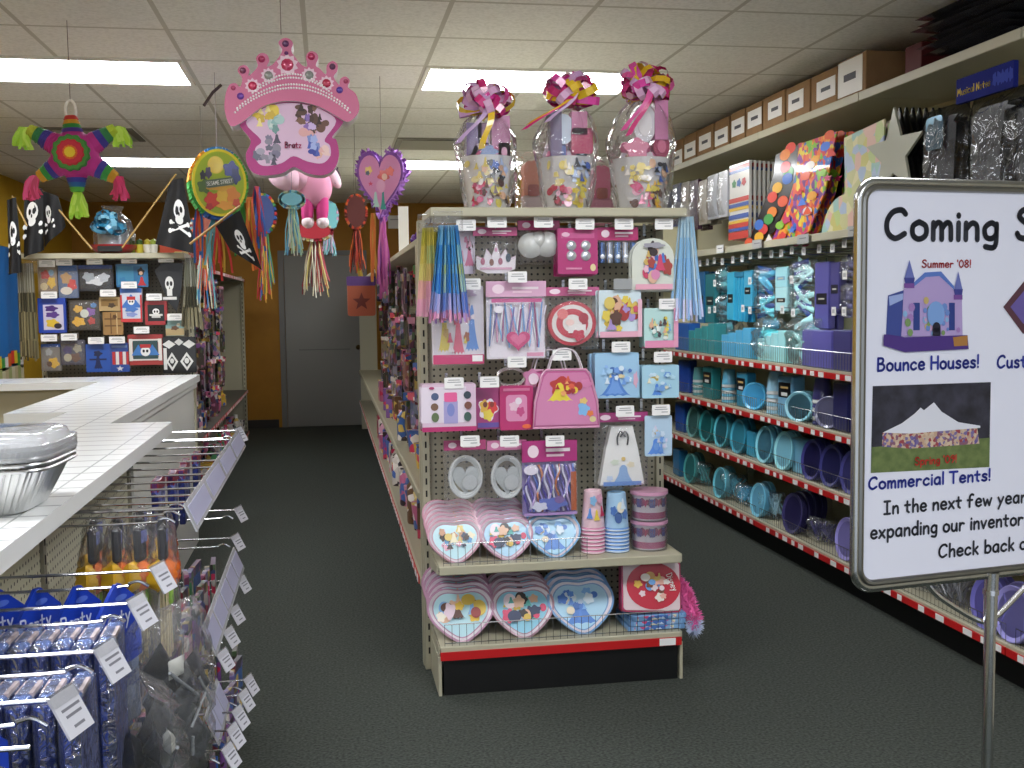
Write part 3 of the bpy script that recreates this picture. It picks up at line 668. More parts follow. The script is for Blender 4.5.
packet('hanging_card', 'narrow lilac card half hidden behind the yellow and blue tinsel bundle', 'card', (456, 228, 475, 274), 4.16, .006, 'd9cfe0', 'd .2,-.12,.3,.22 d07a98|f .22,.12,.2,.12 4a2c30|'+clus(10, ('d9a8bc', 'c87a98', 'e8dce8'), 8, .34, .3, .12))
packet('tiara_pack', 'clear bag of pink and white party tiaras with a pink header', 'party pack', (474, 227, 518, 280), 4.10, .05, None, None, 'b83f78', .16, True, 0, tiaras)
packet('favor_pack', 'clear bag of round grey-white favor pods with a pink header', 'party pack', (519, 220, 561, 264), 4.10, .06, None, None, 'c23c78', .22, True, 0, pods)
packet('gem_card', 'magenta card holding four round white gems, frontmost', 'party pack', (558, 228, 598, 274), 4.07, .016, None, None, None, .2, False, 3, gems, back='magenta gem card')
packet('foil_pack', 'small clear pack of blue and silver foil favors with a magenta header', 'party pack', (598, 227, 639, 263), 4.09, .04, None, None, 'b8206a', .36, True, 0, foil)
packet('invitation_pack', 'round-topped card pack with a pastel picture of gowns, frontmost', 'party pack', (632, 238, 674, 291), 4.07, .014, 'd8dccf', BQ+'|r 0,-.42,.44,.05 e8a8bc|f 0,.36,.3,.06 9c9aa4', shp=lambda w, h, z: [(-w/2, z-h), (w/2, z-h), (w/2, z-h*.36)]+[(w/2*math.cos(PI*k/10), z-h*.36+h*.36*math.sin(PI*k/10)) for k in range(1, 10)]+[(-w/2, z-h*.36)], copies=2, back='round-topped invitation pack')
packet('sticker_pack', 'tall clear pack with three gown shapes and pink foot under the tinsel bundle', 'party pack', (432, 286, 484, 364), 4.13, .02, 'dcd6de', GOWNS+'|r 0,-.44,.49,.06 c0406e|f .1,.4,.3,.06 b8a8c0|r .36,-.43,.1,.04 eceaea', bag=True)
packet('favor_pack', 'large white pack of mixed pencils and favors with a pink heart', 'party pack', (487, 281, 547, 359), 4.08, .04, None, None, 'd8a8c4', .2, True, 0, sticks)
packet('favor_pack', 'clear bag with a round red and white toy below a pink header', 'party pack', (545, 287, 600, 349), 4.09, .05, None, None, 'c25a88', .14, True, 0, roundred)
NG = 'napkin packs on the princess end unit'
packet('napkin_pack', 'square pink and yellow napkin pack with three large figures, frontmost', 'napkins', (599, 290, 641, 337), 4.07, .022, 'cfe0e6', TRIO+'|r 0,-.44,.5,.06 e4a8bc|r .45,-.1,.05,.4 e8b8c8', grp=NG, copies=2, back='large pink and yellow napkin pack')
packet('napkin_pack', 'small green-blue napkin pack with a pink border right of the larger one, frontmost', 'napkins', (644, 308, 677, 347), 4.06, .022, 'b8dcd8', clus(61, ('4a4048', '6fa8dc', 'dcc850', 'dcae90', 'e8f0e8', '8a6a5a', '7ab8b0', 'e0d890'), 30, .32, .3, .07)+'|r 0,-.42,.5,.09 e490b4|r .43,0,.07,.5 e4a0bc', grp=NG, copies=2, back='small pink-bordered napkin pack')
packet('napkin_pack', 'square light blue napkin pack with one blue ball gown, frontmost', 'napkins', (595, 353, 639, 398), 4.06, .022, '9cc6e4', 'd -.05,-.2,.36,.26 4f82d0|d -.05,-.22,.24,.2 6f9ee0|f .42,-.1,.06,.2 d8a8c0|'+clus(7, ('6f9ee0', 'a8d0f0', '4a74b8', 'dcecf6', 'e0d0a0', '8fb8e8'), 22, .36, .34, .07), grp=NG, copies=3, back='square light blue gown napkin pack')
packet('napkin_pack', 'small light blue napkin pack right of the blue gown pack, frontmost', 'napkins', (642, 365, 679, 398), 4.06, .022, 'a4cfe2', 'd -.1,-.24,.15,.18 4f86d8|f -.16,.12,.13,.13 e0c868|'+clus(8, ('c8e0ee', '6f9ed8', 'b8dcec', 'e8e4c8', '86b4e0'), 18, .36, .34, .08), grp=NG, copies=3, back='small light blue napkin pack')
def purse():
    cx, zt, w, h = ybox(535, 370, 600, 428, 4.02); o = thing('toy_purse', 'shiny pink vinyl purse with a picture flap and thin white handles', 'purse', (cx, 4.06, zt), -.08, 'pink vinyl purses')
    P = [(-.5*w, -h), (.5*w, -h), (.47*w, -h*.55), (.36*w, -h*.08), (.3*w, 0), (-.3*w, 0), (-.36*w, -h*.08), (-.47*w, -h*.55)]
    b = MB(); b.prism(P, -.02, .035, M('c05a90', .12, 0, 1)); b.prism([(x*.94, -h*.5+(z+h*.5)*.9) for x, z in P], -.026, -.019, M('cf7aa6', .1, 0, 1))
    art(b, w, h, -.0265, 'f -.06,.22,.22,.18 b83430|d -.1,.12,.2,.16 e6d23a|f .26,-.18,.1,.14 7fb4e4|f .36,-.26,.06,.06 e07a3c|o .4,-.36,.05,.05 d8c890|f .26,-.04,.07,.06 e0c070|f .3,.26,.1,.09 cf7aa6|'+clus(15, ('e6c83a', 'a8302c', 'e8a060', 'd85a40'), 10, .2, .16, .05, .2), cz=-h/2); b.build('body', o)
    b = MB(); b.tube([(x*1.01, -.02, z) for x, z in P], .005, M('d89ab8', .2, 0, .8), 6, True); b.build('piping', o)
    for y in (-.018, .03):
        b = MB(); b.tube(crom([(-.26*w, y, -.004), (-.2*w, y, h*.2), (-.1*w, y, h*.34), (.1*w, y, h*.34), (.2*w, y, h*.2), (.26*w, y, -.004)], 5), .003, M('d9cfd4', .3), 6); b.build('handle', o)
    dup(o, (cx-.045, 4.15, zt-.006), .06, 'shiny pink vinyl purse mostly hidden behind the front purse')
purse()
def ring():
    p = at(516, 378, y=4.12); o = thing('headband', 'thin silver hoop headband with a pink tuft hanging beside the purse', 'headband', (p.x, 4.12, p.z), 0)
    b = MB()
    for k in range(3): b.tube([(x, .006*k, z) for x, z in ell(-.02, .004*k, .055, .034, 26)], .0022, M('c9c9c4', .25, .8), 5, True)
    b.build('hoop', o); b = MB(); b.prism([(x, z) for x, z in shape('f', .06, .0, .036, .04)], -.015, .0, M('cf86ac', .4)); b.prism(ell(.066, -.004, .02, .022), -.022, -.012, M('e8d8e2', .4)); b.build('tuft', o)
ring()
packet('stamp_set', 'pale pink boxed set with a tall pink-capped bottle between six round stamps, frontmost', 'toy set', (422, 384, 476, 431), 4.05, .03, 'd9bdd0', 'r 0,-.46,.5,.05 b8286a|r -.1,.06,.42,.38 e4d8e4|r .03,-.1,.13,.24 a8a0d0|R .03,.22,.12,.1 e8609a|o .03,-.05,.07,.14 7f88c8|o -.26,.24,.07,.08 4a5a80|o -.27,.02,.07,.08 7a5a44|o -.26,-.2,.07,.1 5f7048|o .34,.26,.07,.08 34404c|o .35,.04,.07,.08 7a4a3c|o .34,-.2,.07,.1 3c5a50|o -.32,.42,.05,.03 b03a70', copies=2, back='pale pink boxed stamp set')
packet('flower_card', 'small purple-pink card with a bunch of red and yellow flowers', 'card', (476, 388, 500, 429), 4.10, .012, 'a83878', 'f 0,-.02,.46,.3 f0e4ec|f -.14,.06,.24,.18 e8b848|f .18,.02,.24,.18 d8403c|f 0,-.16,.24,.16 e6d050|o -.12,.1,.09,.07 7a4030|o .16,.1,.09,.07 8a3828|r 0,-.4,.44,.06 6a50a0', copies=1, back='small flower card')
packet('pink_card', 'bright pink card pack with a paler printed window, left of the purse', 'card', (500, 386, 533, 430), 4.08, .018, 'b82468', 'R 0,.0,.32,.3 d88ab0|f -.08,.04,.16,.12 e4c0d0|f .12,-.08,.14,.12 c24a80|o .06,.16,.1,.08 e8dce4|o .3,-.42,.14,.05 e86a3c|r 0,.42,.4,.03 d07098', copies=1, back='bright pink card pack')
packet('clear_cup_pack', 'clear bag of see-through heart cups below a pink header, left of the pair', 'party pack', (445, 441, 487, 505), 4.10, .06, None, None, 'b84078', .15, True, 0, heartbag)
packet('clear_cup_pack', 'clear bag of see-through heart cups below a pink header, right of the pair', 'party pack', (488, 441, 528, 505), 4.10, .06, None, None, 'cf7aa4', .15, True, 0, heartbag)
packet('favor_pack', 'large purple and blue favor pack with a magenta header above the blue heart plates', 'party pack', (523, 441, 578, 516), 4.07, .04, None, None, 'b02a78', .28, True, 0, purple_mix)
packet('gift_bag', 'white gown-shaped gift bag with black cord handles in clear wrap', 'gift bag', (596, 413, 649, 489), 4.09, .05, None, None, 'a83a78', .12, True, 0, whitebag)
packet('hanging_card', 'light blue card with a small blue gown at the far right of the end unit', 'card', (645, 416, 672, 456), 4.06, .008, 'b4cfe4', 'd -.1,-.26,.34,.2 5a8ee0|f -.1,.1,.14,.08 e2c26a|'+clus(9, ('cfe0f0', 'd8d4e8', '6f9ee0', 'a8c8ec'), 14, .34, .32, .09), copies=1, back='light blue gown card')
for x, y, w in ((466, 225, 'narrow lilac card'), (497, 222, 'bag of tiaras'), (543.5, 222, 'round favor pods'), (585, 224, 'magenta gem card'), (624, 224, 'blue foil pack'), (664, 224, 'round-topped invitations'), (471, 284, 'three-gown sticker pack'), (517.5, 277, 'large pencil pack'), (578, 284, 'round red and white toy'), (668, 304, 'small pink-bordered napkins'), (517, 362, 'silver hoop headband'), (562, 355, 'pink vinyl purse'), (621, 347, 'square light blue napkins'), (663, 357, 'small light blue napkins'), (454, 383, 'boxed stamp set'), (489.5, 382, 'small flower card'), (470, 441, 'left clear heart cups'), (509.5, 441, 'right clear heart cups'), (555, 441, 'purple favor pack'), (625, 411, 'white gown gift bag'), (661, 410, 'light blue gown card')):
    hook(x, y, w, ty=4.045 if y > 340 else 4.05)
hook(623, 284, 'large pink and yellow napkins', grey=True)

# heart plates: dished hearts leaning back in ranks
def heart_plate(w, rim, well, spec):
    b = MB(); n = 44; O = fat_heart(0, w*.42, w, w*.86, n); cx, cz = 0, w*.43
    sc = lambda k: [(cx+(x-cx)*k, cz+(z-cz)*k) for x, z in O]
    rings = [(sc(.97), .026), (O, .008), (sc(1.0), 0), (sc(.93), -.001), (sc(.84), .006), (sc(.8), .008)]
    for (p, y0), (q, y1), mt in zip(rings[:-1], rings[1:], (rim, rim, rim, M('e6dbe2', .35, 0, .4), rim)):
        b.add([(x, y0, z) for x, z in p]+[(x, y1, z) for x, z in q], [(i, (i+1) % n, n+(i+1) % n, n+i) for i in range(n)], mt)
    b.flat(rings[-1][0], .008, well); b.flat(rings[0][0], .026, rim)
    art(b, w, w, .0078, spec, cz=w*.44); return b
PL1 = clus(11, CA, 20, .3, .2, .085)
PL2 = clus(12, CB, 22, .32, .2, .085)
PL3 = clus(13, CC, 22, .32, .2, .085)
PL4 = 'd -.02,-.14,.26,.16 5a8ad4|'+clus(14, CD, 18, .32, .22, .07)
def plate_rank(px0, py0, px1, zs, rim, well, spec, n, dy, dz, desc, where):
    y0 = 4.04; px0, px1 = px0-1, px1+2; c = (px0+px1)/2; a, d = at(px0, py0, y=y0), at(px1, py0, y=y0); w = d.x-a.x
    mb = heart_plate(w, M(rim, .3, 0, .5), well if not isinstance(well, str) else M(well, .35, 0, .4), spec)
    o = None
    for k in range(n):
        lb = 'heart-shaped %s party plate at the front of %s' % (desc, where) if k == 0 else 'heart-shaped %s plate behind others, %s in %s' % (desc, ('second', 'third', 'fourth', 'fifth', 'sixth', 'seventh')[k-1], where)
        loc = ((a.x+d.x)/2+rnd.uniform(-.004, .004)-.002*k, y0+dy*k, zs+.002+dz*k); 
        if o is None: o = mb.build('heart_plate', None, loc, 0); tag(o, lb, 'plate', 'heart plates %s' % where)
        else:
            q = dup(o, loc, None, lb); 
    for q in [x for x in COL.objects if x.get('group') == 'heart plates %s' % where]: q.rotation_euler.x = -.5
PKW, BLW = M('b6dce4', .35, 0, .4), M('a8d2ea', .35, 0, .4)
plate_rank(430, 540, 483, .503, 'c896a6', PKW, PL1, 6, .026, .012, 'pink-rimmed', 'the upper-left rank')
plate_rank(481, 540, 533, .503, 'c89ab0', BLW, PL3, 6, .026, .012, 'mauve-rimmed', 'the upper-middle rank')
plate_rank(529, 540, 581, .503, '7fb0d8', M('a6d4ec', .35, 0, .4), PL4, 4, .028, .01, 'light blue', 'the upper-right rank')
plate_rank(430, 612, 496, .192, 'b88aa4', PKW, PL2, 5, .034, .016, 'pink and blue', 'the lower-left rank')
plate_rank(494, 612, 556, .192, 'b08a98', M('8fcbe0', .35, 0, .4), PL3, 4, .034, .013, 'mauve and aqua', 'the lower-middle rank')
plate_rank(552, 610, 617, .192, '7ba4d0', M('b0d8ee', .35, 0, .4), PL4, 3, .036, .014, 'blue ball gown', 'the lower-right rank')
# cups
def cup_stack(px0, px1, pyt, pyb, zs, c1, c2, rimc, spec, label):
    y0 = 4.1; a, d = at(px0, pyb-20, y=y0), at(px1, pyb-20, y=y0); w = (d.x-a.x)/2; H = at((px0+px1)/2, pyt, y=y0).z-zs
    o = thing('cup_stack', label, 'cups', ((a.x+d.x)/2, y0, zs+.001), 0, 'stacks of paper cups'); n = 7; hr = H*.42
    b = MB(); b.lathe([(w*.95, hr), (w*.72, H-.002), (.66*w, H), (.62*w, H-.006), (0, H-.006)], M(c1, .4, 0, .3), 24)
    for i, k in enumerate(spec.split('|')):
        s, an, zz, c = k.split(); an = float(an)
        r = w*.86+.0015; T = RZ(an) @ TR(0, -r, hr+(H-hr)*float(zz)) @ RX(R(-8))
        b.flat(shape(s, 0, 0, .015, .022), -.002, M(c, .4), T)
    b.build('top_cup', o)
    for i in range(n):
        z = hr*i/n; b = MB(); b.lathe([(w*.96, z+.001), (w, z+.003), (w, z+.008), (w*.96, z+.011), (w*.94, z+hr/n-.001)], M(c2, .4, 0, .3), 24); b.lathe([(w*1.004, z+.003), (w*1.004, z+.008)], M(rimc, .4), 24); b.build('nested_cup', o)
cup_stack(581, 605, 490, 557, .503, 'e9c6cf', 'd98fac', 'f2dfe6', 'd -.5 .4 5f8fd6|d .1 .35 e0c64a|d .65 .45 c83a5a|f -.2 .75 7fb0d8|f .4 .8 d8a0b8', 'stack of pink paper cups topped with a printed cup')
cup_stack(604, 629, 492, 555, .503, 'a4cbe8', '6f9fdc', 'dceaf6', 'f -.5 .5 4a74b8|o .1 .6 e8e4d0|f .5 .4 5f86c8|o -.1 .3 3f5f9a|d .3 .7 d8e8f4', 'stack of light blue paper cups beside the pink ones')
def tub(z0, label, c1):
    p = at(649, 540, y=4.12); w = .074
    o = thing('ribbon_tub', label, 'tub', (p.x, 4.12, z0), 0, 'clear tubs of hair trinkets'); H = .118
    b = MB(); b.lathe([(0, .004), (w*.9, .004), (w*.9, H*.93), (0, H*.93)], M('e6dde4', .4), 26); q = random.Random(2)
    for i in range(16):
        an = -1.5+i*.2; T = RZ(an) @ TR(0, -w*.9-.001, H*(.62 if i % 2 else .66)); b.flat(shape('ohfr'[i % 4], 0, 0, .011, .017), -.001, M(('8a3a70', 'c03a70', '7a2a50', '504a9a')[i % 4], .4), T)
    b.lathe([(w*.905, H*.08), (w*.905, H*.3)], M(c1, .35), 26); b.build('contents', o)
    b = MB(); b.lathe([(w, 0), (w, H*.97)], CLEARX, 28); b.build('clear_wall', o)
    b = MB(); b.lathe([(0, H), (w*1.03, H), (w*1.03, H-.014), (w*.98, H-.014)], M('d8a0bc', .3, 0, .5), 28); b.build('lid', o)
tub(.504, 'clear round tub of pink hair trinkets, lower of two stacked at the shelf end', 'c05a8a'); tub(.623, 'clear round tub of pink hair trinkets, upper of two stacked at the shelf end', 'b8487c')
# boxed sets and the red case with the fur trim
p = at(649, 628, y=4.12)
for k in range(3):
    b = MB(); b.box((0, 0, .011), (.235-.004*k, .2, .02), M('6f9ccc', .35, 0, .4), bv=.003); b.box((.0, -.1005, .011), (.2, .0008, .016), print_mat('box_edge_%d' % k, '86b2dc', ['c8dcf0', '4a74c0', 'd8487c', 'e8e4c0'], 60, .5))
    tag(b.build('boxed_set', None, (p.x+.004*k, 4.115, .193+.0215*k), .02*k), 'flat blue boxed set under the red case, %s of three' % ('lowest', 'middle', 'topmost')[k], 'box', 'flat blue boxes under the red case')
a = at(620, 600, y=4.03); d = at(684, 600, y=4.03); w = d.x-a.x-.02
o = thing('toy_case', 'red and white picture case leaning on the blue boxes, script lettering on its front', 'case', ((a.x+d.x)/2-.004, 4.045, .26), 0)
T = RX(R(-16)) @ RY(R(4)); h = .205
b = MB(); b.prism([(x, z+h/2) for x, z in rrect(0, 0, w, h, .016, 3)], -.022, .022, M('b02c58', .35, 0, .5), T); b.build('body', o)
b = MB(); b.prism([(x, z+h/2) for x, z in rrect(0, 0, w*.95, h*.93, .014, 3)], -.026, -.021, M('ddc8ca', .35, 0, .4), T); b.prism(ell(.008, h*.5, w*.455, h*.45, 30), -.0275, -.0255, M('c41f38', .35, 0, .4), T)
art(b, w, h, -.0278, clus(16, ('e2c468', 'e2b44a', '7a4630', '6fa4dc', 'ead4d8', 'd8a45a', 'e8b0a0', 'f0e6dc'), 24, .26, .3, .07), T, h/2)
write(b, 'Disney', 0, 0, .07, .026, -.0325, M('f6f0ec', .4), T @ TR(w*.24, 0, h*.72) @ RY(R(68)), 12); b.build('front_picture', o)
def fluffy(mb, path, r, mt, seed=1, n=26, strands=900, mt2=None, split=1.0):
    q = random.Random(seed); P = [Vector(p) for p in crom(path, 6)]
    mb.tube(P, r*.55, mt, 8)
    for i in range(strands):
        f = q.random(); j = min(int(f*(len(P)-1)), len(P)-2); u = f*(len(P)-1)-j; c = P[j].lerp(P[j+1], u)
        dv = Vector((q.gauss(0, 1), q.gauss(0, 1), q.gauss(0, 1))).normalized(); e = c+dv*r*q.uniform(.8, 1.25); s = dv.orthogonal()*r*.10; m0 = c+dv*r*.4
        mb.add([m0+s, m0-s, e], [(0, 1, 2)], mt2 if (mt2 and f > split) else mt)
b = MB(); pts = [at(x, y, y=yy) for x, y, yy in ((672, 578, 4.24), (682, 588, 4.17), (688, 602, 4.09), (694, 618, 4.04), (694, 630, 4.03))]
b2 = [tuple(q-Vector(o.location)) for q in pts]; fluffy(b, b2, .036, M('e268a6', .9), 3, strands=2600, mt2=M('c8d4ec', .9), split=.8); b.build('fur_trim', o)

# tinsel bundles either side
def tinsel(px0, px1, pyt, pyb, topw, label, cols, y, seed, nst=26):
    q = random.Random(seed); a, c = at(px0, pyb-15, y=y), at(px1, pyb-15, y=y); zt = at(px0, pyt, y=y).z; zb = at(px0, pyb, y=y).z; w = c.x-a.x; cx = (a.x+c.x)/2
    o = thing('tinsel_bundle', label, 'tinsel', (cx, y, zt), 0, 'hanging tinsel bundles'); H = zt-zb; b = MB()
    for i in range(nst):
        f = (i+.5)/nst-.5; yy = q.uniform(-.03, .03); n = 10; P = []
        for k in range(n+1):
            s = k/n; wd = topw+(w-topw)*s; P.append((f*wd+(topw*.0), yy*(.4+.6*s)-.01*math.sin(2*f), -H*.06-s*H*(.94-.06*q.random()*s)))
        hw = w/nst*.95; n1 = len(P)
        for k in range(n1-1):
            s = k/n; ci = cols[min(int(s*len(cols)), len(cols)-1)]; ci = ci[i % len(ci)] if not isinstance(ci, str) else ci
            g = q.uniform(.5, 1); hk = hw*(.5+.5*s); hk2 = hw*(.5+.5*(k+1)/n)
            b.add([(P[k][0]-hk, P[k][1]-.006, P[k][2]), (P[k][0], P[k][1]+.004, P[k][2]), (P[k][0]+hk, P[k][1]-.006, P[k][2]), (P[k+1][0]-hk2, P[k+1][1]-.006, P[k+1][2]), (P[k+1][0], P[k+1][1]+.004, P[k+1][2]), (P[k+1][0]+hk2, P[k+1][1]-.006, P[k+1][2])], [(0, 1, 4, 3), (1, 2, 5, 4)], M(ci, .3, .05, .6))
    b.build('strands', o, smooth=0)
    b = MB(); b.pillow(topw*1.3+.02, H*.2, .06, CLEAR, seed=seed, z0=0.03); b.build('clear_top', o)
    b = MB(); b.tube([(0, .24, -.0), (0, 0, -.0), (0, -.02, .01)], .0025, WIRE, 5); b.build('hook', o); return o
tinsel(417, 447, 222, 318, .06, 'flat yellow and pink tinsel bundle beside the blue one, left edge of the end unit', [('b8b04a', 'cfc060'), ('c8b860', 'b0bc80'), ('cfc478', 'c8b070'), ('d8a8a0', 'd69cb0'), ('d8a0b4', 'dca8b8')], 4.06, 4, 10)
tinsel(429, 470, 219, 324, .07, 'blue tinsel bundle fading to pink at its foot, left edge of the end unit', [('8fd0ec', '5fb0e4', 'b4e0f2'), ('6cbbe8', 'b8e2e8', '58a8e0'), ('8fccec', 'd0dca8', '5aa4e0'), ('6ab0e4', 'c8e0d8', '549ce0'), ('b0bce8', '88a4e0', 'd0ccee'), ('e8acd0', 'd0b4e0', 'f0c4d8')], 4.0, 5, 30)
tinsel(671, 700, 210, 322, .045, 'pale blue tinsel bundle at the right edge of the end unit', [('e2f3fa', 'cbe8f6'), ('cfeaf8', 'e8f6fb', 'b8e0f6'), ('c2e4f8', 'e2f2fa', 'b0daf6'), ('b8dcf6', 'd8eefa'), ('b4d8f6', 'cce4f8', 'e0e2f6')], 4.05, 6, 24)

# gift baskets in cellophane on the top shelf
def bow(mb, r, cols, seed, tails):
    q = random.Random(seed)
    for i in range(46):
        th = q.uniform(0, 2*PI); ph = math.acos(q.uniform(-.25, 1)); d = Vector((math.sin(ph)*math.cos(th), math.sin(ph)*math.sin(th), math.cos(ph)))
        L = r*q.uniform(.75, 1.05); s = d.cross(Vector((q.uniform(-1, 1), q.uniform(-1, 1), q.uniform(-1, 1)))).normalized(); n = d.cross(s); hw = .015; mt = M(q.choice(cols), .25, 0, .6); A = []; B = []
        for k in range(11):
            t = 2*PI*k/10; c = d*(L*(1-math.cos(t))/2)+n*(L*.34*math.sin(t)); A.append(c+s*hw); B.append(c-s*hw)
        mb.strip(A, B, mt)
    for (dx, dz, c) in tails:
        A = []; B = []
        for k in range(9):
            s = k/8; p = Vector((dx*s+.012*math.sin(5*s), -r*.75-.02*math.sin(3*s), dz*s-.02*s)); A.append(p+Vector((.013, 0, .004))); B.append(p-Vector((.013, 0, .004)))
        mb.strip(A, B, M(c, .25, 0, .6))
def gift_basket(px0, px1, pyt, pyb, cxo, y, necky, bowy, bowr, label, seed, tails, goodies):
    z0 = 1.858; a, d = at(px0, 185, y=y), at(px1, 185, y=y); w = d.x-a.x; cx = (a.x+d.x)/2
    hb = at((px0+px1)/2, pyt, y=y).z-z0; nz = at((px0+px1)/2, necky, y=y).z-z0; bc = at(cxo, bowy, y=y); R_ = w/2
    o = thing('gift_basket', label, 'gift basket', (cx, y, z0), 0, 'gift baskets on the top shelf'); q = random.Random(seed)
    b = MB(); b.lathe([(R_*.72, 0), (R_*.74, .004), (R_*1.0, hb), (R_*1.03, hb+.004), (R_*.97, hb), (R_*.76, .02), (0, .02)], M('e4e2e4', .4, 0, .3), 28)
    for k in range(64):
        left = k % 2; an = q.gauss(-.42 if left else .38, .26); zz = q.uniform(.1, .9); pal = (('e0cc70', 'd8c05a', 'e8d8a0', 'f0e8e0') if zz > .5 else ('c02848', 'd8608c', 'cf4a76', 'e8b0c4', '5a3224')) if left else (('3a62b8', '2a2a34', 'e2b898', 'b8c8e8') if zz > .55 else ('e2c83a', 'e2b898', '5a3224', 'e8d860', 'd8a83a'))
        b.flat(shape('fod'[k % 3], 0, 0, q.uniform(.008, .019), q.uniform(.009, .02)), -.0008-.00012*k, M(q.choice(pal), .4, 0, .3), RZ(an) @ TR(0, -R_*(.74+.26*zz)-.002, hb*zz) @ RX(R(-10)))
    b.build('bucket', o)
    b = MB()
    for k, (s, x, zz, sa, sb, c) in enumerate(goodies):
        dpt = .004+.004*(k % 3); b.prism([(p[0]*R_, hb+(nz-hb)*p[1]) for p in shape(s, x, zz, sa, sb)], -R_*.42-dpt, R_*.1-dpt, M(c, .25, 0, .5))
    for k in range(22): b.lathe([(0, -.02), (.02, -.015), (.026, 0), (.016, .02), (0, .026)], M(q.choice(('c8608c', 'd8c8dc', '8fa0cc', 'd8789c', 'e0dce4')), .3, 0, .5), 10, TR(R_*q.uniform(-.65, .65), R_*q.uniform(-.3, .5), hb+.01+.012*(k % 4)))
    b.build('goodies', o)
    dxn = bc.x-cx
    prof = [(R_*.84, .003), (R_*1.02, hb*.4), (R_*1.14, hb*.95), (R_*1.2, hb*1.35), (R_*1.06, hb+(nz-hb)*.5), (R_*.78, hb+(nz-hb)*.78), (R_*.26, nz), (R_*.34, nz+.03), (R_*.55, nz+.06)]
    P3 = crom([(r, 0, z) for r, z in prof], 4); b = MB(); seg = 40
    V = []; 
    for r, _, z in P3:
        f = max(0, min(1, (z-hb)/(nz-hb)))
        for k in range(seg):
            an = 2*PI*k/seg; rr = r*(1+.05*math.sin(9*an+seed)+(.035+.08*f*f)*math.sin(17*an+z*14)+.03*math.sin(5*an+z*22)); V.append((rr*math.cos(an)+dxn*f*f, rr*math.sin(an), z))
    b.add(V, [(i*seg+k, i*seg+(k+1) % seg, (i+1)*seg+(k+1) % seg, (i+1)*seg+k) for i in range(len(P3)-1) for k in range(seg)], CELLO); b.build('cellophane', o, smooth=60)
    b = MB(); bow(b, bowr, ['d0307c', 'e0569c', 'e8c028', 'd8409a', 'e0b0d4', 'c8246c', 'e2b424', 'cfa0d0'], seed, tails); bo = b.build('bow', o, (dxn, -.02, bc.z-z0-bowr*.35), smooth=0)
    return o
GB1 = (('r', -.55, .3, .3, .4, '8a78a8'), ('r', .5, .35, .36, .5, 'b86a98'), ('f', 0, .12, .4, .14, '5f78b0'), ('t', -.5, .1, .3, .16, 'a8c0dc'), ('R', .62, .12, .24, .18, '8a2448'), ('o', .62, .12, .12, .09, 'd88aac'), ('r', -.2, .5, .2, .2, 'c8a8cc'))
GB2 = (('o', -.2, .5, .42, .26, 'c9d6e6'), ('r', -.5, .3, .22, .5, '6a5a80'), ('R', .5, .3, .42, .22, 'b82a5c'), ('o', .5, .16, .26, .16, '2c3448'), ('o', .5, .16, .17, .1, 'b8c8d8'), ('r', .4, .6, .3, .2, 'c86a98'), ('R', -.35, .08, .24, .14, '4a5a98'))
GB3 = (('o', 0, .55, .42, .3, 'd6d4d8'), ('o', 0, .55, .26, .2, 'e8e4e4'), ('f', -.3, .16, .5, .18, 'd8809c'), ('o', .62, .2, .3, .18, '9c2a54'), ('o', .62, .2, .16, .1, 'c86084'), ('r', .6, .6, .24, .3, 'c878a4'), ('f', -.3, .04, .4, .1, 'e0b8a0'))
gift_basket(462, 512, 159, 207, 485, 4.17, 110, 98, .112, 'cellophane gift basket with pink and yellow bow, leftmost of three on the top shelf', 1, [(-.02, -.15, 'e8c028'), (-.11, -.13, 'c8a8d0')], GB1)
gift_basket(541, 592, 160, 207, 569, 4.17, 102, 88, .114, 'cellophane gift basket with a long pink ribbon tail, middle of three on the top shelf', 2, [(-.17, -.1, 'e0b424'), (-.19, -.12, 'd0307c'), (-.10, -.09, 'd8b8dc')], GB2)
gift_basket(614, 668, 161, 207, 643, 4.17, 96, 81, .116, 'tallest cellophane gift basket with pink bow, rightmost of three on the top shelf', 3, [(-.08, -.17, 'd0407c'), (-.1, -.15, 'e060a0')], GB3)
def back_basket(px0, px1, pyt, y, c1, c2, label):
    a, d = at(px0, 190, y=y), at(px1, 190, y=y); w = d.x-a.x; z0 = 1.858 if y < 4.35 else 1.766; h = at((px0+px1)/2, pyt, y=y).z-z0
    o = thing('gift_basket', label, 'gift basket', ((a.x+d.x)/2, y, z0), 0, 'gift baskets on the top shelf')
    b = MB(); b.box((0, 0, h*.28), (w*.8, .1, h*.56), M(c2, .5), bv=.01); b.build('bucket', o)
    b = MB(); b.prism([(x, z) for x, z in rrect(0, h*.74, w*.66, h*.48, .03, 4)], -.04, .04, M(c1, .4)); b.prism([(x, z) for x, z in rrect(0, h*.62, w*.4, h*.14, .01, 2)], -.05, .05, M('a0564e', .4)); b.build('goodies', o)
    b = MB(); b.pillow(w*1.25, h*1.1, .16, CELLO, z0=h*1.1, seed=int(px0), wr=.2); b.build('cellophane', o)
back_basket(518, 545, 160, 4.75, 'd08a74', 'c8b8bc', 'smaller wrapped basket with salmon pink top behind the left and middle gift baskets')
back_basket(586, 613, 165, 4.75, 'cf6f90', 'd088a4', 'smaller pink wrapped basket behind the middle and right gift baskets')
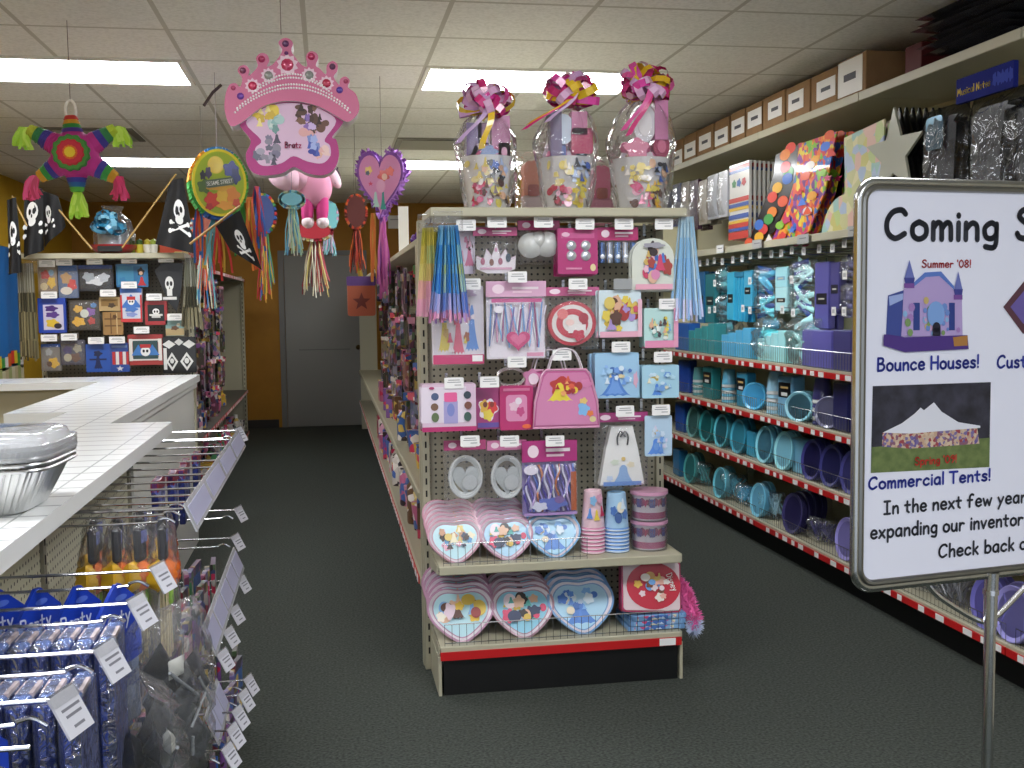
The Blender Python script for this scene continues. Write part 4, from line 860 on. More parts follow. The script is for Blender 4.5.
# ------------------------------------------------------------------ pirate end unit
PW = 'pirate end unit'; PG = 'packets hanging on the pirate end unit'
def pp(name, label, cat, box, base, spec, t=.03, **k): return packet(name, label, cat, box, 7.5+k.pop('dy', 0), t, base, spec, grp=PG, **k)
SKULL = 'o 0,.08,.15,.15 eeeeea|r 0,-.08,.09,.09 eeeeea|o -.06,.08,.045,.05 0c0c0c|o .06,.08,.045,.05 0c0c0c|t 0,0,.02,.03 0c0c0c|r 0,-.22,.24,.03 e6e6e2'
pp('toy_bag', 'small clear bag of red and yellow toys, first in the pirate unit top row', 'toy bag', (38, 267, 57, 293), '8c7a6a', 'f -.1,.2,.3,.2 b03a34|f .2,-.1,.25,.25 d0a838|o -.2,-.25,.2,.15 c8b48a|o .2,.28,.14,.12 7a9ab0', bag=True)
pp('toy_bag', 'clear bag of mixed toys second from left in the top row', 'toy bag', (58, 265, 78, 298), '5a6a88', 'f -.1,.1,.3,.2 b08a5a|f .2,-.1,.25,.2 c83a34|o -.1,-.28,.3,.12 d8d0c0|r 0,.4,.45,.08 2a5a9a', bag=True)
pp('toy_bag', 'black and silver bundle in a shiny blue-topped bag, top row', 'toy bag', (78, 265, 113, 291), '1c1e2a', 'f 0,-.1,.36,.2 d8dade|f -.2,.05,.2,.2 9ea6ae|f .24,.02,.18,.2 b8bcc4|r 0,.42,.48,.07 22468c', bag=True)
pp('hanging_card', 'wide teal blue card with a red figure shape, top row', 'card', (116, 264, 148, 287), '1f6a9a', 'd .3,-.25,.16,.2 b8282c|f .28,.16,.13,.2 1a1a1e|r -.2,.0,.25,.4 3a86ac|o .28,.1,.06,.08 d8b090|f -.3,-.2,.12,.16 2f7aa8', .01)
pp('pirate_pennant', 'black pointed pennant with a white skull at the top right of the end unit', 'pennant', (155, 263, 184, 312), '101012', SKULL, .006, shp=lambda w, h, z: [(-w*.5, z-h*.15), (-w*.2, z), (w*.5, z-.0), (w*.42, z-h*.5), (w*.22, z-h), (-w*.05, z-h*.8)])
pp('toy_card', 'bright blue card with purple and yellow toys at the left of the middle row', 'toy card', (38, 298, 66, 333), '2346a8', 'r .05,-.05,.36,.36 c9c4d8|f -.02,.2,.26,.1 4a2a78|f .02,.02,.28,.1 5a3a88|f 0,-.22,.26,.14 dcb83a|o .2,-.3,.14,.08 2a2438')
pp('toy_bag', 'dark pack of bright assorted toys in the middle row', 'toy bag', (69, 300, 100, 330), '3a342e', 'f -.2,.2,.18,.14 d0a03a|f .18,.1,.2,.16 7a4a98|f -.2,-.22,.24,.18 dca82e|f .22,-.2,.14,.14 b83a34|o 0,.05,.14,.14 c8ccc0|o .3,.32,.1,.08 4a7ab0', bag=True)
pp('hanging_card', 'narrow tan card above the brown map card', 'card', (99, 297, 120, 311), 'b59a6a', 'r 0,.1,.4,.25 8a6a3a|f .1,-.1,.2,.2 4a3a2a', .01)
pp('hanging_card', 'tall brown map card in the middle of the pirate end unit', 'card', (103, 312, 123, 335), 'a07a48', 'r 0,.2,.42,.03 6a4a2a|r 0,-.1,.42,.03 6a4a2a|r -.1,0,.03,.45 6a4a2a|r .2,0,.03,.45 c8aa78|f .1,.3,.12,.1 5a3a22', .01)
pp('favor_box', 'white and blue box with a red-capped skull in the centre', 'box', (120.6, 288, 142, 322), 'cdd4e0', 'r 0,.43,.5,.07 3a6ab8|t 0,.12,.5,.2 3f74c0|o 0,.1,.16,.1 eeeee8|r 0,.2,.2,.05 c02a2a|o -.06,.1,.04,.03 111111|o .06,.1,.04,.03 111111|f 0,-.12,.34,.1 4a78c0|f 0,-.28,.3,.08 8a9ad0|r 0,-.45,.5,.05 c8383a|r -.46,-.1,.04,.4 c8383a|r .46,-.1,.04,.4 c8383a', .05)
pp('napkin_pack', 'small red pack with a white skull on black right of the centre box', 'napkins', (145, 301, 167, 325), 'a8282a', 'r 0,0,.38,.34 141416|o 0,.06,.16,.13 eeeeea|r 0,-.08,.3,.04 e2e2de|o -.06,.06,.04,.05 111111|o .06,.06,.04,.05 111111|r 0,-.16,.2,.04 d0d0cc', .05)
pp('hanging_card', 'small teal and sand card at the right edge of the pirate end unit', 'card', (165.6, 320, 184, 336), '7fa4a0', 'r 0,-.25,.5,.22 b8a070|f 0,.0,.24,.16 6a4a30|o .2,.2,.1,.1 e0dcc0', .01)
pp('napkin_pack', 'large red and white striped pack with a skull over blue wings', 'napkins', (128, 334.5, 163, 365), 'a8302c', 'r 0,.3,.46,.05 e2dcd4|r 0,-.3,.46,.05 e2dcd4|r -.42,0,.05,.36 e2dcd4|r .42,0,.05,.36 e2dcd4|r 0,0,.36,.3 2c4a4a|t -.2,0,.2,.18 3f7ac0|t .2,0,.2,.18 3f7ac0|o 0,-.05,.14,.16 eeeeea|r 0,.12,.15,.06 b8282c|o -.05,-.04,.035,.05 111111|o .05,-.04,.035,.05 111111', .06)
pp('toy_bag', 'clear bag with a yellow toy under a white tag at lower left', 'toy bag', (41, 344, 61, 371), '77716a', 'f .1,-.2,.34,.22 d6a82a|o -.1,-.24,.14,.1 5a3a22|f -.1,.2,.2,.16 9a9a98|r 0,.44,.48,.06 2a52a0', bag=True)
pp('toy_bag', 'clear bag of dark mixed figures in the lower row', 'toy bag', (60, 340, 85, 365), '4c4a58', 'f -.2,.1,.2,.2 3a2c60|f .2,.16,.2,.2 9a9480|f .1,-.2,.26,.2 6a4a3a|o -.2,-.2,.16,.16 b0a890', bag=True)
pp('toy_card', 'plain blue card with a dark figure shape in the lower row', 'toy card', (86, 344, 110, 372), '2456b0', 'd 0,-.1,.2,.3 1c2a5a|f 0,.16,.2,.12 16224a|r 0,-.05,.36,.03 1c2a5a', .02)
pp('hanging_card', 'blue card with red and white vertical stripes in the lower row', 'card', (110, 343, 129.5, 372), '2a4c9c', 'r -.3,-.02,.08,.22 c03434|r -.12,-.02,.08,.22 e6e0da|r .06,-.02,.08,.22 c03434|r .24,-.02,.08,.22 e6e0da|r .4,-.02,.06,.22 c03434|s 0,-.38,.2,.1 dcdce4|r 0,.38,.4,.04 6a86c0', .02)
pp('party_bag', 'black bag with bold white diamonds and skulls at the lower right of the end unit', 'bag', (162.6, 337, 196, 373), '121214', 'v -.3,.3,.2,.12 e6e6e2|v .3,.3,.2,.12 e6e6e2|v 0,.36,.14,.1 d8d8d4|v .22,-.18,.2,.26 e6e6e2|v .22,-.18,.12,.16 121214|o .22,-.16,.07,.08 e6e6e2|v -.22,-.18,.18,.26 e6e6e2|v -.22,-.18,.11,.16 121214|r -.42,-.1,.05,.3 e2e2de|o -.22,-.16,.06,.07 e6e6e2')
for x, y, w in ((47, 263.6, 'red and yellow toy bag'), (64, 262, 'mixed toy bag'), (94.5, 261, 'black and silver bundle'), (129, 260, 'wide teal card'), (166, 259, 'black skull pennant'), (49, 295, 'blue toy card'), (129, 285, 'skull favor box'), (154, 297, 'small red skull pack'), (175, 317, 'small teal and sand card'), (141.5, 330, 'striped skull pack'), (49, 338, 'yellow toy bag'), (69, 337, 'dark figure bag'), (96, 340.6, 'plain blue toy card'), (117, 340, 'red and white striped card'), (108, 293, 'narrow tan card')):
    hook(x, y, w, PW, PY, 7.46, tw=.1, thh=.045)
tinsel(20, 38, 257, 362, .1, 'dull gold tinsel bundle at the left edge of the pirate end unit', [('b8b4a4', '8a846e'), ('6a6450', '9c9474', '4c4838'), ('8a8260', '544e3a', 'a89c78'), ('6a6248', '9a8e6a')], 7.42, 9, 16)
tinsel(181, 203, 253, 331, .06, 'dull grey-gold tinsel bundle at the right edge of the pirate end unit', [('b0b0a4', '8a8a78'), ('6a6654', '94907c', '4c4a3e'), ('88826a', '565242', 'a09a80')], 7.4, 10, 16)

def skullart(P, m):            # P maps picture-square (u,v in -1..1) to space
    out = []
    for k, (x, z, a, b, c) in enumerate(((0, .25, .52, .5, 'efefec'), (0, -.25, .32, .25, 'efefec'), (-.2, .25, .14, .16, '0a0a0a'), (.2, .25, .14, .16, '0a0a0a'), (0, .02, .07, .1, '0a0a0a'))):
        m.add([P(x+a*math.cos(t), z+b*math.sin(t), k) for t in [2*PI*i/14 for i in range(14)]], [tuple(range(14))], M(c, .6))
    for sx in (-1, 1):
        m.add([P(sx*-.7, -.5, 5), P(sx*-.6, -.38, 5), P(sx*.7, -.85, 5), P(sx*.6, -.97, 5)], [(0, 1, 2, 3)], M('efefec', .6))
        for ex, ez in ((-.68, -.44), (.68, -.9)): m.add([P(sx*ex+.14*math.cos(t), ez+.13*math.sin(t), 6) for t in [2*PI*i/8 for i in range(8)]], [tuple(range(8))], M('efefec', .6))
def flag(c4, y, sk, s0, s1, label, sz=(.34, .3)):
    Cn = [at(px, py, y=y) for px, py in c4]; org = Cn[0].copy(); o = thing('pirate_flag', label, 'flag', org, 0, 'black pirate flags on sticks')
    def P(u, v, off=0):
        a = Cn[0].lerp(Cn[1], u); b_ = Cn[3].lerp(Cn[2], u); p = a.lerp(b_, v); return tuple(p-org+Vector((0, .018*math.sin(7*u+2.5*v)*(.3+v)-off, 0)))
    m = MB(); n = 12; m.add([P(i/n, j/n) for j in range(n+1) for i in range(n+1)], [(j*(n+1)+i, j*(n+1)+i+1, (j+1)*(n+1)+i+1, (j+1)*(n+1)+i) for j in range(n) for i in range(n)], M('0d0d0f', .7))
    if sk: skullart(lambda a, b_, k: P(sk[0]+a*sz[0], sk[1]-b_*sz[1], .004+.0006*k), m)
    m.build('cloth', o, smooth=60)
    if s0:
        m = MB(); a = at(*s0, y=y+.02)-org; b_ = at(*s1, y=y+.0)-org; m.tube([a, b_], .006, M('b08f52', .6), 8); m.build('stick', o)
    return o
flag([(7, 200), (16, 197), (22, 272), (8, 275)], 7.2, (.5, .5), (12, 196), (27, 226), 'black skull flag hanging at the far left against the yellow wall', (.6, .26))
flag([(24, 190), (42, 188), (44, 250), (23, 258)], 7.25, (.45, .42), None, None, 'black skull flag second from the left end of the pirate unit', (.62, .3))
flag([(40, 190), (58, 196), (66, 226), (44, 248)], 7.3, (.35, .5), (43, 191), (92, 249), 'black crossbones flag on a long slanting stick left of the star pinata', (.3, .3))
flag([(170, 180), (183, 178), (196, 254), (155, 244)], 7.28, (.62, .5), (122, 248), (176, 174), 'black skull flag on a slanting stick right of the star pinata', (.4, .28))
flag([(216, 226), (240, 210), (262, 270), (230, 250)], 5.75, (.62, .55), (190, 244), (240, 206), 'black crossbones flag below the oval pinata', (.28, .34))
# gift basket with the blue bow, treats on top of the pirate unit
p = at(114, 249, y=7.5); z0 = 1.854
o = thing('gift_basket', 'wrapped basket with big blue bow and red base on top of the pirate unit', 'gift basket', (p.x, 7.5, z0))
b = MB(); b.lathe([(0, 0), (.1, 0), (.145, .035), (.15, .055), (.14, .05), (0, .03)], M('a01e24', .35, 0, .4), 26); b.prism(rrect(0, .026, .15, .036, .008, 2), -.15, -.12, M('161414', .4)); b.build('dish', o)
b = MB(); b.lathe([(0, .03), (.1, .04), (.1, .14), (.08, .17), (0, .17)], M('9ea6ae', .3, .3), 18); b.build('goodies', o)
b = MB(); b.lathe([(.125, .04), (.13, .12), (.105, .22), (.05, .27), (.07, .31)], CELLO, 26, None, lambda a, z: 1+.07*math.sin(7*a)); b.build('cellophane', o)
b = MB(); bow(b, .12, ['3f8fb4', '5fa6c8', '2f7a9c', '79b4cc'], 5, []); b.build('bow', o, (0, -.12, .16), smooth=0)
for i, (px, c, c2) in enumerate(((131, 'a8b83a', '5a6a2a'), (139, 'c8b83a', '3a5a2a'), (147, 'd8d4c8', 'b8a838'), (153, 'cfccc0', '8a9a3a'))):
    p = at(px, 245, y=7.5); o = thing('treat_cup', 'small %s treat cup on the pirate unit, %s from the blue-bow basket' % (('lime', 'yellow-green', 'white', 'cream')[i], ('first', 'second', 'third', 'fourth')[i]), 'treat cup', (p.x, 7.52, z0))
    b = MB(); b.lathe([(0, 0), (.022, 0), (.03, .06), (.0, .06)], M(c, .4), 14); b.build('cup', o); b = MB(); b.lathe([(.02, .06), (.022, .085), (0, .1)], M(c2, .4), 12); b.build('top', o)
p = at(207, 252, y=8.0); o = thing('treat_box', 'open orange treat box on the aisle shelving below the oval pinata', 'box', (-1.01, 8.05, 1.792))
b = MB(); w = .3
for x in (-.14, .14): b.box((x, 0, .07), (.012, .24, .14), M('d2491e', .5))
for y in (-.12, .12): b.box((0, y, .07), (.28, .012, .14), M('d2491e', .5))
b.build('box', o); b = MB(); b.lathe([(.0, .05), (.12, .06), (.13, .13), (.06, .18), (0, .19)], M('9a948c', .4), 16, None, lambda a, z: 1+.1*math.sin(5*a)); b.build('filling', o)
b = MB(); b.prism(rrect(0, .06, .1, .07, .01, 2), -.129, -.126, M('e8c87a', .4)); b.build('picture', o)

# ------------------------------------------------------------------ pinatas on strings
def string(par, z_to, z_from, x=0, y=0):
    b = MB(); b.tube([(x, y, z_from), (x, y, z_to)], .0016, M('6b5a5a', .6), 5); b.build('string', par)
def tassel(mb, x, y, z, L, cols, seed, n=16, spread=.02, dirx=0, w=.006):
    q = random.Random(seed)
    for i in range(n):
        a, c = q.uniform(-spread, spread), q.uniform(-spread, spread); l = L*q.uniform(.7, 1); A = []; B = []
        for k in range(6):
            s = k/5; px = x+a*(.3+s)+dirx*math.sin(min(1, s*1.6)*PI/2)+.006*math.sin(6*s+i); pz = z-l*s**1.3+(.02*math.sin(PI*min(1, s*2)) if dirx else 0); py = y+c*(.3+s)
            A.append((px-w, py, pz)); B.append((px+w, py+.003, pz))
        mb.strip(A, B, M(cols[i % len(cols)], .5))
def fringe_cone(mb, T, L, r0, r1, bands, seed):
    n = len(bands); q = random.Random(seed); per = 3
    for i, c in enumerate(bands):
        for j in range(per):
            t0 = (i+j/per)/n; t1 = (i+(j+1)/per)/n; ra = r0+(r1-r0)*t0; rb = r0+(r1-r0)*t1; ph = q.uniform(0, 6)
            mb.lathe([(ra*1.07, L*t0), (ra*1.0, L*(t0*.5+t1*.5)), (rb*.96, L*t1)], M(c, .8), 18, T, lambda a, z, ph=ph: 1+.05*math.sin(9*a+ph)+.03*math.sin(23*a+ph))
yS = 5.0; p = at(75, 155, y=yS)
o = thing('star_pinata', 'six-pointed pink star pinata with rainbow points and tassels above the counter', 'pinata', p)
K = yS/1310
b = MB(); b.lathe([(0, -.085), (.05, -.08), (.088, -.05), (.102, 0), (.088, .05), (.05, .08), (0, .085)], M('c4388c', .85), 40, RX(PI/2), lambda a, z: 1+.02*math.sin(31*a)); b.build('body', o)
b = MB()
for r, c, yy in ((.076, '3c7a34', -.084), (.07, '4a8a3a', -.087), (.056, 'b82a34', -.091), (.05, 'c43040', -.094), (.03, 'd86a2a', -.098), (.022, 'e2c030', -.101)):
    b.prism([(r*(1+.05*math.sin(13*t+yy*90))*math.cos(t), r*(1+.05*math.sin(13*t+yy*90))*math.sin(t)) for t in [2*PI*i/48 for i in range(48)]], yy, yy+.03, M(c, .85))
b.build('rosette', o)
LIME = ('b8e03a', 'a4d434', 'c8e85a'); ROSE = ('d8386c', 'e04a80', 'c02a54')
for i, (dx, dy, bands, tc, tl) in enumerate(((-3, 44, ['c4388c', 'c4388c', '5a3f9c', '3f9a44', 'd8a030', 'c83a34'], None, 0), (-49, 28, ['c4388c', 'c4388c', '4a3f98', '3f8a54', 'b8c03a'], LIME, .09), (46, 30, ['c4388c', 'c4388c', '4a3f98', '3f8a54', 'b8d03a'], LIME, .08), (-40, -26, ['c4388c', 'c4388c', '4a3f98', '3f9a44', 'd0982a'], ROSE, .1), (44, -26, ['c4388c', 'c4388c', '4a3f98', '3f9a44', 'd0982a'], ROSE, .1), (1, -42, ['c4388c', 'c4388c', '43439c', '2f6aa0', '5fae44'], LIME, .12))):
    L = math.hypot(dx, dy)*K; an = math.atan2(dx, dy); T = RY(an) @ TR(0, 0, .06); L2 = L-.06
    b = MB(); fringe_cone(b, T, L2, .052, .024, bands, i); pt = b.build('point', o)
    if tc: b = MB(); tassel(b, L*math.sin(an), 0, L*math.cos(an), tl, tc, i+3, 22, .03, (.02 if dx > 5 else -.03 if dx < -5 else 0)); b.build('tassel', pt)
b = MB(); b.tube([(x-.01, 0, z+.19) for x, z in ell(0, 0, .022, .045, 14)], .006, M('e4e0d4', .6), 6, True); b.build('hanger', o)
string(o, ZC-p.z, .235, -.01)

# crown pinata
yC = 4.02; cs_ = random.Random(2); c5 = lambda x, y, yy=yC: at(180+x*.2539, 30+y*.2539, y=yy)
pc = c5(440, 320); o = thing('crown_pinata', 'large pink jewelled crown pinata over a butterfly-shaped picture panel, hanging in the aisle', 'pinata', pc)
L5 = lambda pts: [(lambda q: (q.x-pc.x, q.z-pc.z))(c5(*p)) for p in pts]
crown = L5([(205, 388), (182, 330), (184, 270), (200, 228), (225, 222), (241, 236), (250, 202), (232, 176), (240, 156), (262, 152), (278, 170), (274, 194), (302, 168), (310, 150), (303, 125), (320, 105), (345, 110), (355, 135), (345, 156), (366, 150), (392, 120), (405, 92), (390, 66), (405, 48), (430, 48), (447, 66), (440, 95), (455, 120), (480, 150), (502, 156), (497, 116), (515, 97), (538, 105), (545, 125), (535, 152), (552, 166), (575, 188), (578, 152), (600, 135), (620, 150), (618, 176), (605, 197), (626, 228), (630, 206), (650, 195), (668, 212), (660, 237), (690, 262), (705, 310), (695, 345), (660, 372), (620, 352), (560, 318), (500, 298), (440, 290), (380, 296), (320, 318), (250, 372)])
wing = L5([(235, 372), (281, 440), (262, 495), (275, 550), (320, 577), (400, 570), (450, 545), (500, 568), (560, 577), (605, 555), (626, 500), (616, 440), (600, 425), (645, 362), (600, 320), (520, 290), (440, 280), (360, 290), (290, 325)])
inner = L5([(262, 372), (322, 440), (300, 470), (300, 512), (330, 540), (400, 530), (448, 502), (500, 522), (560, 530), (592, 500), (590, 460), (570, 437), (615, 365), (560, 322), (500, 302), (440, 294), (380, 300), (320, 322)])
wing, inner = smooth_poly(wing), smooth_poly(inner); b = MB(); b.prism(wing, -.035, .055, M('a63676', .5), None, M('d8ccd2', .5)); wg = b.build('picture_panel', o)
b = MB(); b.prism(inner, -.0365, -.034, M('d3b2c8', .45))
q5 = lambda x, y: L5([(x, y)])[0]
def dec(k, x, y, a, bb, c, lv): 
    u = q5(x, y); b.flat(shape(k, u[0], u[1], a*.2539*yC/1060, bb*.2539*yC/1060), -.0367-.0004*lv, M(c, .45))
for cx_, cy_, rx_, ry_, pal, n_ in ((345, 345, 42, 40, ('d8b83c', 'dcc24c', 'e8d890', 'c8a840'), 12), (382, 375, 24, 50, ('8fb4b0', 'a8c4c0', 'c8d4cc', '6f9490'), 10), (365, 465, 26, 60, ('7a7488', '8a8490', '55505e', '6a6878'), 14), (345, 500, 40, 26, ('6a6878', '8a8490', 'a09aa8'), 9), (505, 345, 56, 44, ('4a342c', '5a4034', '3a2822', '7a5a48'), 16), (545, 385, 36, 30, ('4a342c', '6a4a3c'), 8), (505, 390, 26, 40, ('8a6ab0', 'd8a4a0', '6a5a90', 'c8b0d8'), 10), (525, 465, 22, 44, ('7a8ac0', '3a4494', '4a5aa8', 'a0acd8'), 12), (565, 490, 26, 24, ('d8a8a0', 'd8a890', 'e0c0b8'), 7)):
    for t_ in range(n_):
        a_, r_ = cs_.uniform(0, 6.28), cs_.random()**.5; dec('fodf'[t_ % 4], cx_+rx_*r_*math.cos(a_), cy_+ry_*r_*math.sin(a_), cs_.uniform(9, 19), cs_.uniform(9, 21), pal[t_ % len(pal)], 1+t_*.12)
u = q5(414, 470); v = q5(478, 462); write(b, 'Bratz', u[0], u[1], v[0]-u[0], .021, -.0412, M('a01e54', .5), None, 17)
b.build('picture', wg, smooth=0)
b = MB(); b.prism(smooth_poly(crown, 3), -.055, .055, M('c66c8c', .5), None, M('e2d8da', .45)); cr = b.build('crown', o)
b = MB()
def arcpts(n, x0, x1, ytop, yend): return [(x0+(x1-x0)*i/(n-1), ytop+(yend-ytop)*(2*i/(n-1)-1)**2) for i in range(n)]
PEARL = M('e8e4e2', .2, 0, .6)
for n, a_ in ((44, (222, 668, 240, 335)), (42, (230, 660, 226, 318)), (30, (290, 596, 200, 260)), (26, (310, 570, 186, 236))):
    for x, y in arcpts(n, *a_): u = q5(x, y); b.lathe([(.0042, 0), (.003, .0028), (0, .004)], PEARL, 8, TR(u[0], -.0552, u[1]) @ RX(PI/2))
for x, y, r, c in ((418, 68, 13, '5a2a5c'), (421, 105, 8, '6a2a6a'), (425, 150, 24, 'c03a60'), (325, 128, 13, 'b02a5c'), (518, 118, 14, 'b8285a'), (252, 172, 12, '7a3a5a'), (600, 157, 12, '5a2c50'), (290, 232, 17, 'c02a54'), (352, 192, 17, '8a8c84'), (510, 190, 17, '8c9088'), (577, 222, 17, 'b8284c'), (243, 272, 13, '6a3aa0'), (628, 248, 13, '5a3a9c'), (652, 214, 9, 'a83a60'), (215, 240, 9, 'b84a70')):
    u = q5(x, y); r *= .2539*yC/1060
    b.lathe([(r, 0), (r*.7, .006), (r*.35, .008), (0, .008)], M(c, .12, .2, 1), 10, TR(u[0], -.055, u[1]) @ RX(PI/2))
    if r > .014: b.prism(star(u[0], u[1], r*1.7, r*1.7, 10, .75), -.0557, -.0545, M('e2c4cf', .4))
b.build('jewel', cr); string(o, ZC-pc.z, .27, -.03)
b = MB(); b.tube([(-.25, .06, .1), (-.28, .05, .07), (-.31, .03, .02)], .006, M('3a2a2c', .5), 6); b.build('pull_ribbon', o)

# oval drum pinata
yD = 6.0; p = at(218, 184, y=yD); o = thing('drum_pinata', 'oval yellow and lime drum pinata with streamers, left of the pink crown', 'pinata', p, R(12)); kD = yD/1150; A_, B_ = 27*kD, 34*kD
b = MB(); b.prism(ell(0, 0, A_, B_, 44), -.06, .09, M('3f8a4a', .8)); 
for i in range(60):
    t = 2*PI*i/60; c = ('3f9a44', '2f6ab0', 'd88a2a', '3fa04a', '2a5aa8', '58aa4c')[i//10 % 6]
    b.box((0, .02, 0), (.022, .13, .014), M(c, .8), TR(A_*1.02*math.cos(t), 0, B_*1.02*math.sin(t)) @ RY(-t) @ RY(rnd.uniform(-.4, .4)))
b.build('drum', o)
b = MB(); b.prism(ell(0, 0, A_*1.0, B_*1.0, 44), -.066, -.06, M('e6d22a', .45)); b.prism(ell(0, 0, A_*.9, B_*.92, 44), -.068, -.062, M('a2b82e', .45))
art(b, 2*A_, 2*B_, -.0685, 'o -.06,.26,.15,.13 e4c93a|f .22,.2,.16,.14 2c3a8c|f .3,.1,.1,.14 24306c|f -.2,.14,.07,.1 3a2c50|f -.28,-.06,.14,.12 4a6a2a|f -.3,.1,.06,.08 1e1c28|f 0,-.06,.3,.08 d8a42c|f -.14,-.26,.16,.14 c83a24|f .05,-.22,.14,.12 e0b42e|f .24,-.18,.14,.14 d8842a|f .1,-.34,.18,.08 e09a30|f -.2,-.36,.08,.06 b02c28|f .3,-.3,.08,.08 c84a28')
b.prism(rrect(0, 0, A_*1.05, .042, .01, 2), -.0775, -.0765, M('5c6c5a', .5), TR(.0, 0, .0) @ RY(R(-9))); write(b, 'SESAME STREET', -A_*.48, -.009, A_*.96, .02, -.0778, M('f0efe6', .5), RY(R(-9)), 15)
b.build('face', o); b = MB(); q = random.Random(4)
tassel(b, .12, .05, .02, .42, ('4fa03a', '58b040', '3f9038'), 3, 12, .03); tassel(b, .17, .05, -.06, .42, ('d8a02a', 'e07a2a', 'd85a2a'), 4, 10, .03); tassel(b, .21, .06, .0, .36, ('2f5fb0', '2a4fa0', 'b82a34'), 5, 12, .035); tassel(b, -.1, .05, -.1, .34, ('d86a2a', 'c83a2a', '2f6ab0'), 6, 10, .03); tassel(b, .0, .06, -.16, .36, ('c8342c', 'd8b040', '6ab0b8'), 7, 14, .07)
b.build('streamers', o, smooth=0); string(o, ZC-p.z, B_)

# heart pinata
yH = 6.0; p = at(382, 186, y=yH); o = thing('heart_pinata', 'purple-fringed heart pinata with a pink face and long streamers', 'pinata', p, R(-14)); kH = yH/1100; w_, h_ = 47*kH, 66*kH
b = MB(); b.prism(heart(0, 0, w_, h_, 50), -.05, .07, M('7a4a94', .8)); HP = heart(0, 0, w_, h_, 60); q = random.Random(9)
for (x, z) in HP+[(x*1.0, z*1.0) for x, z in HP]:
    yy = q.uniform(-.05, .07); d_ = Vector((x, z)).normalized()
    for k in range(3): b.add([(x-d_.y*.012, yy, z+d_.x*.012), (x+d_.y*.012, yy, z-d_.x*.012), (x+d_.x*q.uniform(.012, .03), yy+q.uniform(-.03, .03), z+d_.y*q.uniform(.012, .03))], [(0, 1, 2)], M(('8a5aa4', '7a4494', '9a6ab4')[k], .8)); yy += q.uniform(-.05, .05)
b.build('body', o)
b = MB(); b.prism(heart(0, .0, w_*.9, h_*.9, 50), -.054, -.049, M('cf86b4', .45)); art(b, w_, h_, -.0545, 'f .08,.14,.14,.1 c8383a|f .22,.2,.1,.08 cc4436|o .1,.12,.06,.05 dca894|d .06,-.22,.07,.16 1f8a80|f -.24,.22,.09,.07 d8b04a|s -.2,.02,.06,.04 c83a60|d -.1,-.22,.1,.12 a8c8c0|f -.26,.18,.05,.04 3a4a5a|o .02,-.02,.1,.1 d898bc'); b.build('face', o)
b = MB(); tassel(b, .0, 0, -h_*.46, .46, ('b04a98', 'd070b0', '9a4aa0', 'c85aa8'), 12, 26, .025, 0, .005); tassel(b, -.06, .03, -h_*.4, .4, ('e0902a', 'd8a03a', 'e07a2a'), 13, 8, .015); b.build('streamers', o, smooth=0); string(o, ZC-p.z, h_*.3)

# pink animal pinata behind the crown, and the smaller ones around it
yP = 6.3; p = at(305, 190, y=yP); o = thing('animal_pinata', 'pale pink stuffed-shape pinata with long legs hanging behind the crown', 'pinata', p); kP = yP/1060
def blob(mb, x, z, a, bb, c, y=0, dp=.07, rot=0): mb.lathe([(math.sin(PI*i/10), -math.cos(PI*i/10)) for i in range(11)], M(c, .8), 18, TR(x*kP, y, -z*kP) @ RY(R(rot)) @ Matrix.Diagonal((a*kP, dp, bb*kP, 1)))
b = MB(); blob(b, -18, -11, 17, 12, 'e0b8c8', -.02, .08, 20); blob(b, 10, -2, 16, 20, 'd890ac', 0, .08, 15); blob(b, -2, -8, 14, 10, 'dca8bc', 0, .07, 40); blob(b, 26, -14, 6, 14, 'e8c4d0', 0, .03, -30)
for x in (2, 16): blob(b, x, 18, 6, 18, 'c83a80', -.02, .04, 4); blob(b, x, 31, 6, 6, 'e8d4d8', -.02, .045)
b.build('body', o); b = MB(); b.lathe([(.022, 0), (.018, .008), (0, .012)], M('3a5a8a', .3), 14, TR(-19*kP, -.1, 15*kP) @ RX(PI/2)); b.lathe([(.03, 0), (.028, .004), (0, .004)], M('e8e8ec', .4), 14, TR(-19*kP, -.094, 15*kP) @ RX(PI/2)); b.build('eye', o)
b = MB(); tassel(b, 30*kP, .0, 22*kP, .1, ('3a2c34', '4a3440'), 3, 10, .02); b.build('tail', o, smooth=0); string(o, ZC-p.z, .1)
def small_pinata(px, py, w, h, y, c, cols, L, label, sd, kind='o'):
    p = at(px, py, y=y); k = y/1060; o = thing('hanging_pinata', label, 'pinata', p); b = MB(); b.prism(shape(kind, 0, 0, w*k/2, h*k/2), -.05, .05, M(c, .7))
    for i in range(26):
        t = 2*PI*i/26; b.box((0, 0, 0), (.03, .09, .02), M(cols[i % len(cols)], .8), TR(w*k/2*math.cos(t), 0, h*k/2*math.sin(t)) @ RY(-t+rnd.uniform(-.5, .5)))
    b.build('body', o); b = MB(); tassel(b, 0, 0, -h*k*.4, L, cols, sd, 40, w*k*.32, 0, .0028); b.build('streamers', o, smooth=0); string(o, ZC-p.z, h*k*.4)
small_pinata(292, 200, 20, 12, 6.0, '7fc0d0', ('7fc8d8', 'a8d8d8', '5aa0c8', 'e0e0c8', 'b8d0a0'), .28, 'small teal pinata with pale streamers below the pink animal', 21)
small_pinata(314, 232, 32, 14, 6.6, 'a01e2c', ('8a1a28', 'b02a34', 'c8c0a0', 'b8a860', 'd8d4c0'), .36, 'dark red pinata with cream streamers, lowest behind the crown', 22)
small_pinata(328, 216, 16, 24, 7.2, '6fb4b8', ('8ac8c8', 'd8a8c0', '6a9ab0'), .2, 'teal and pink pinata right of the red one', 23, 'R')
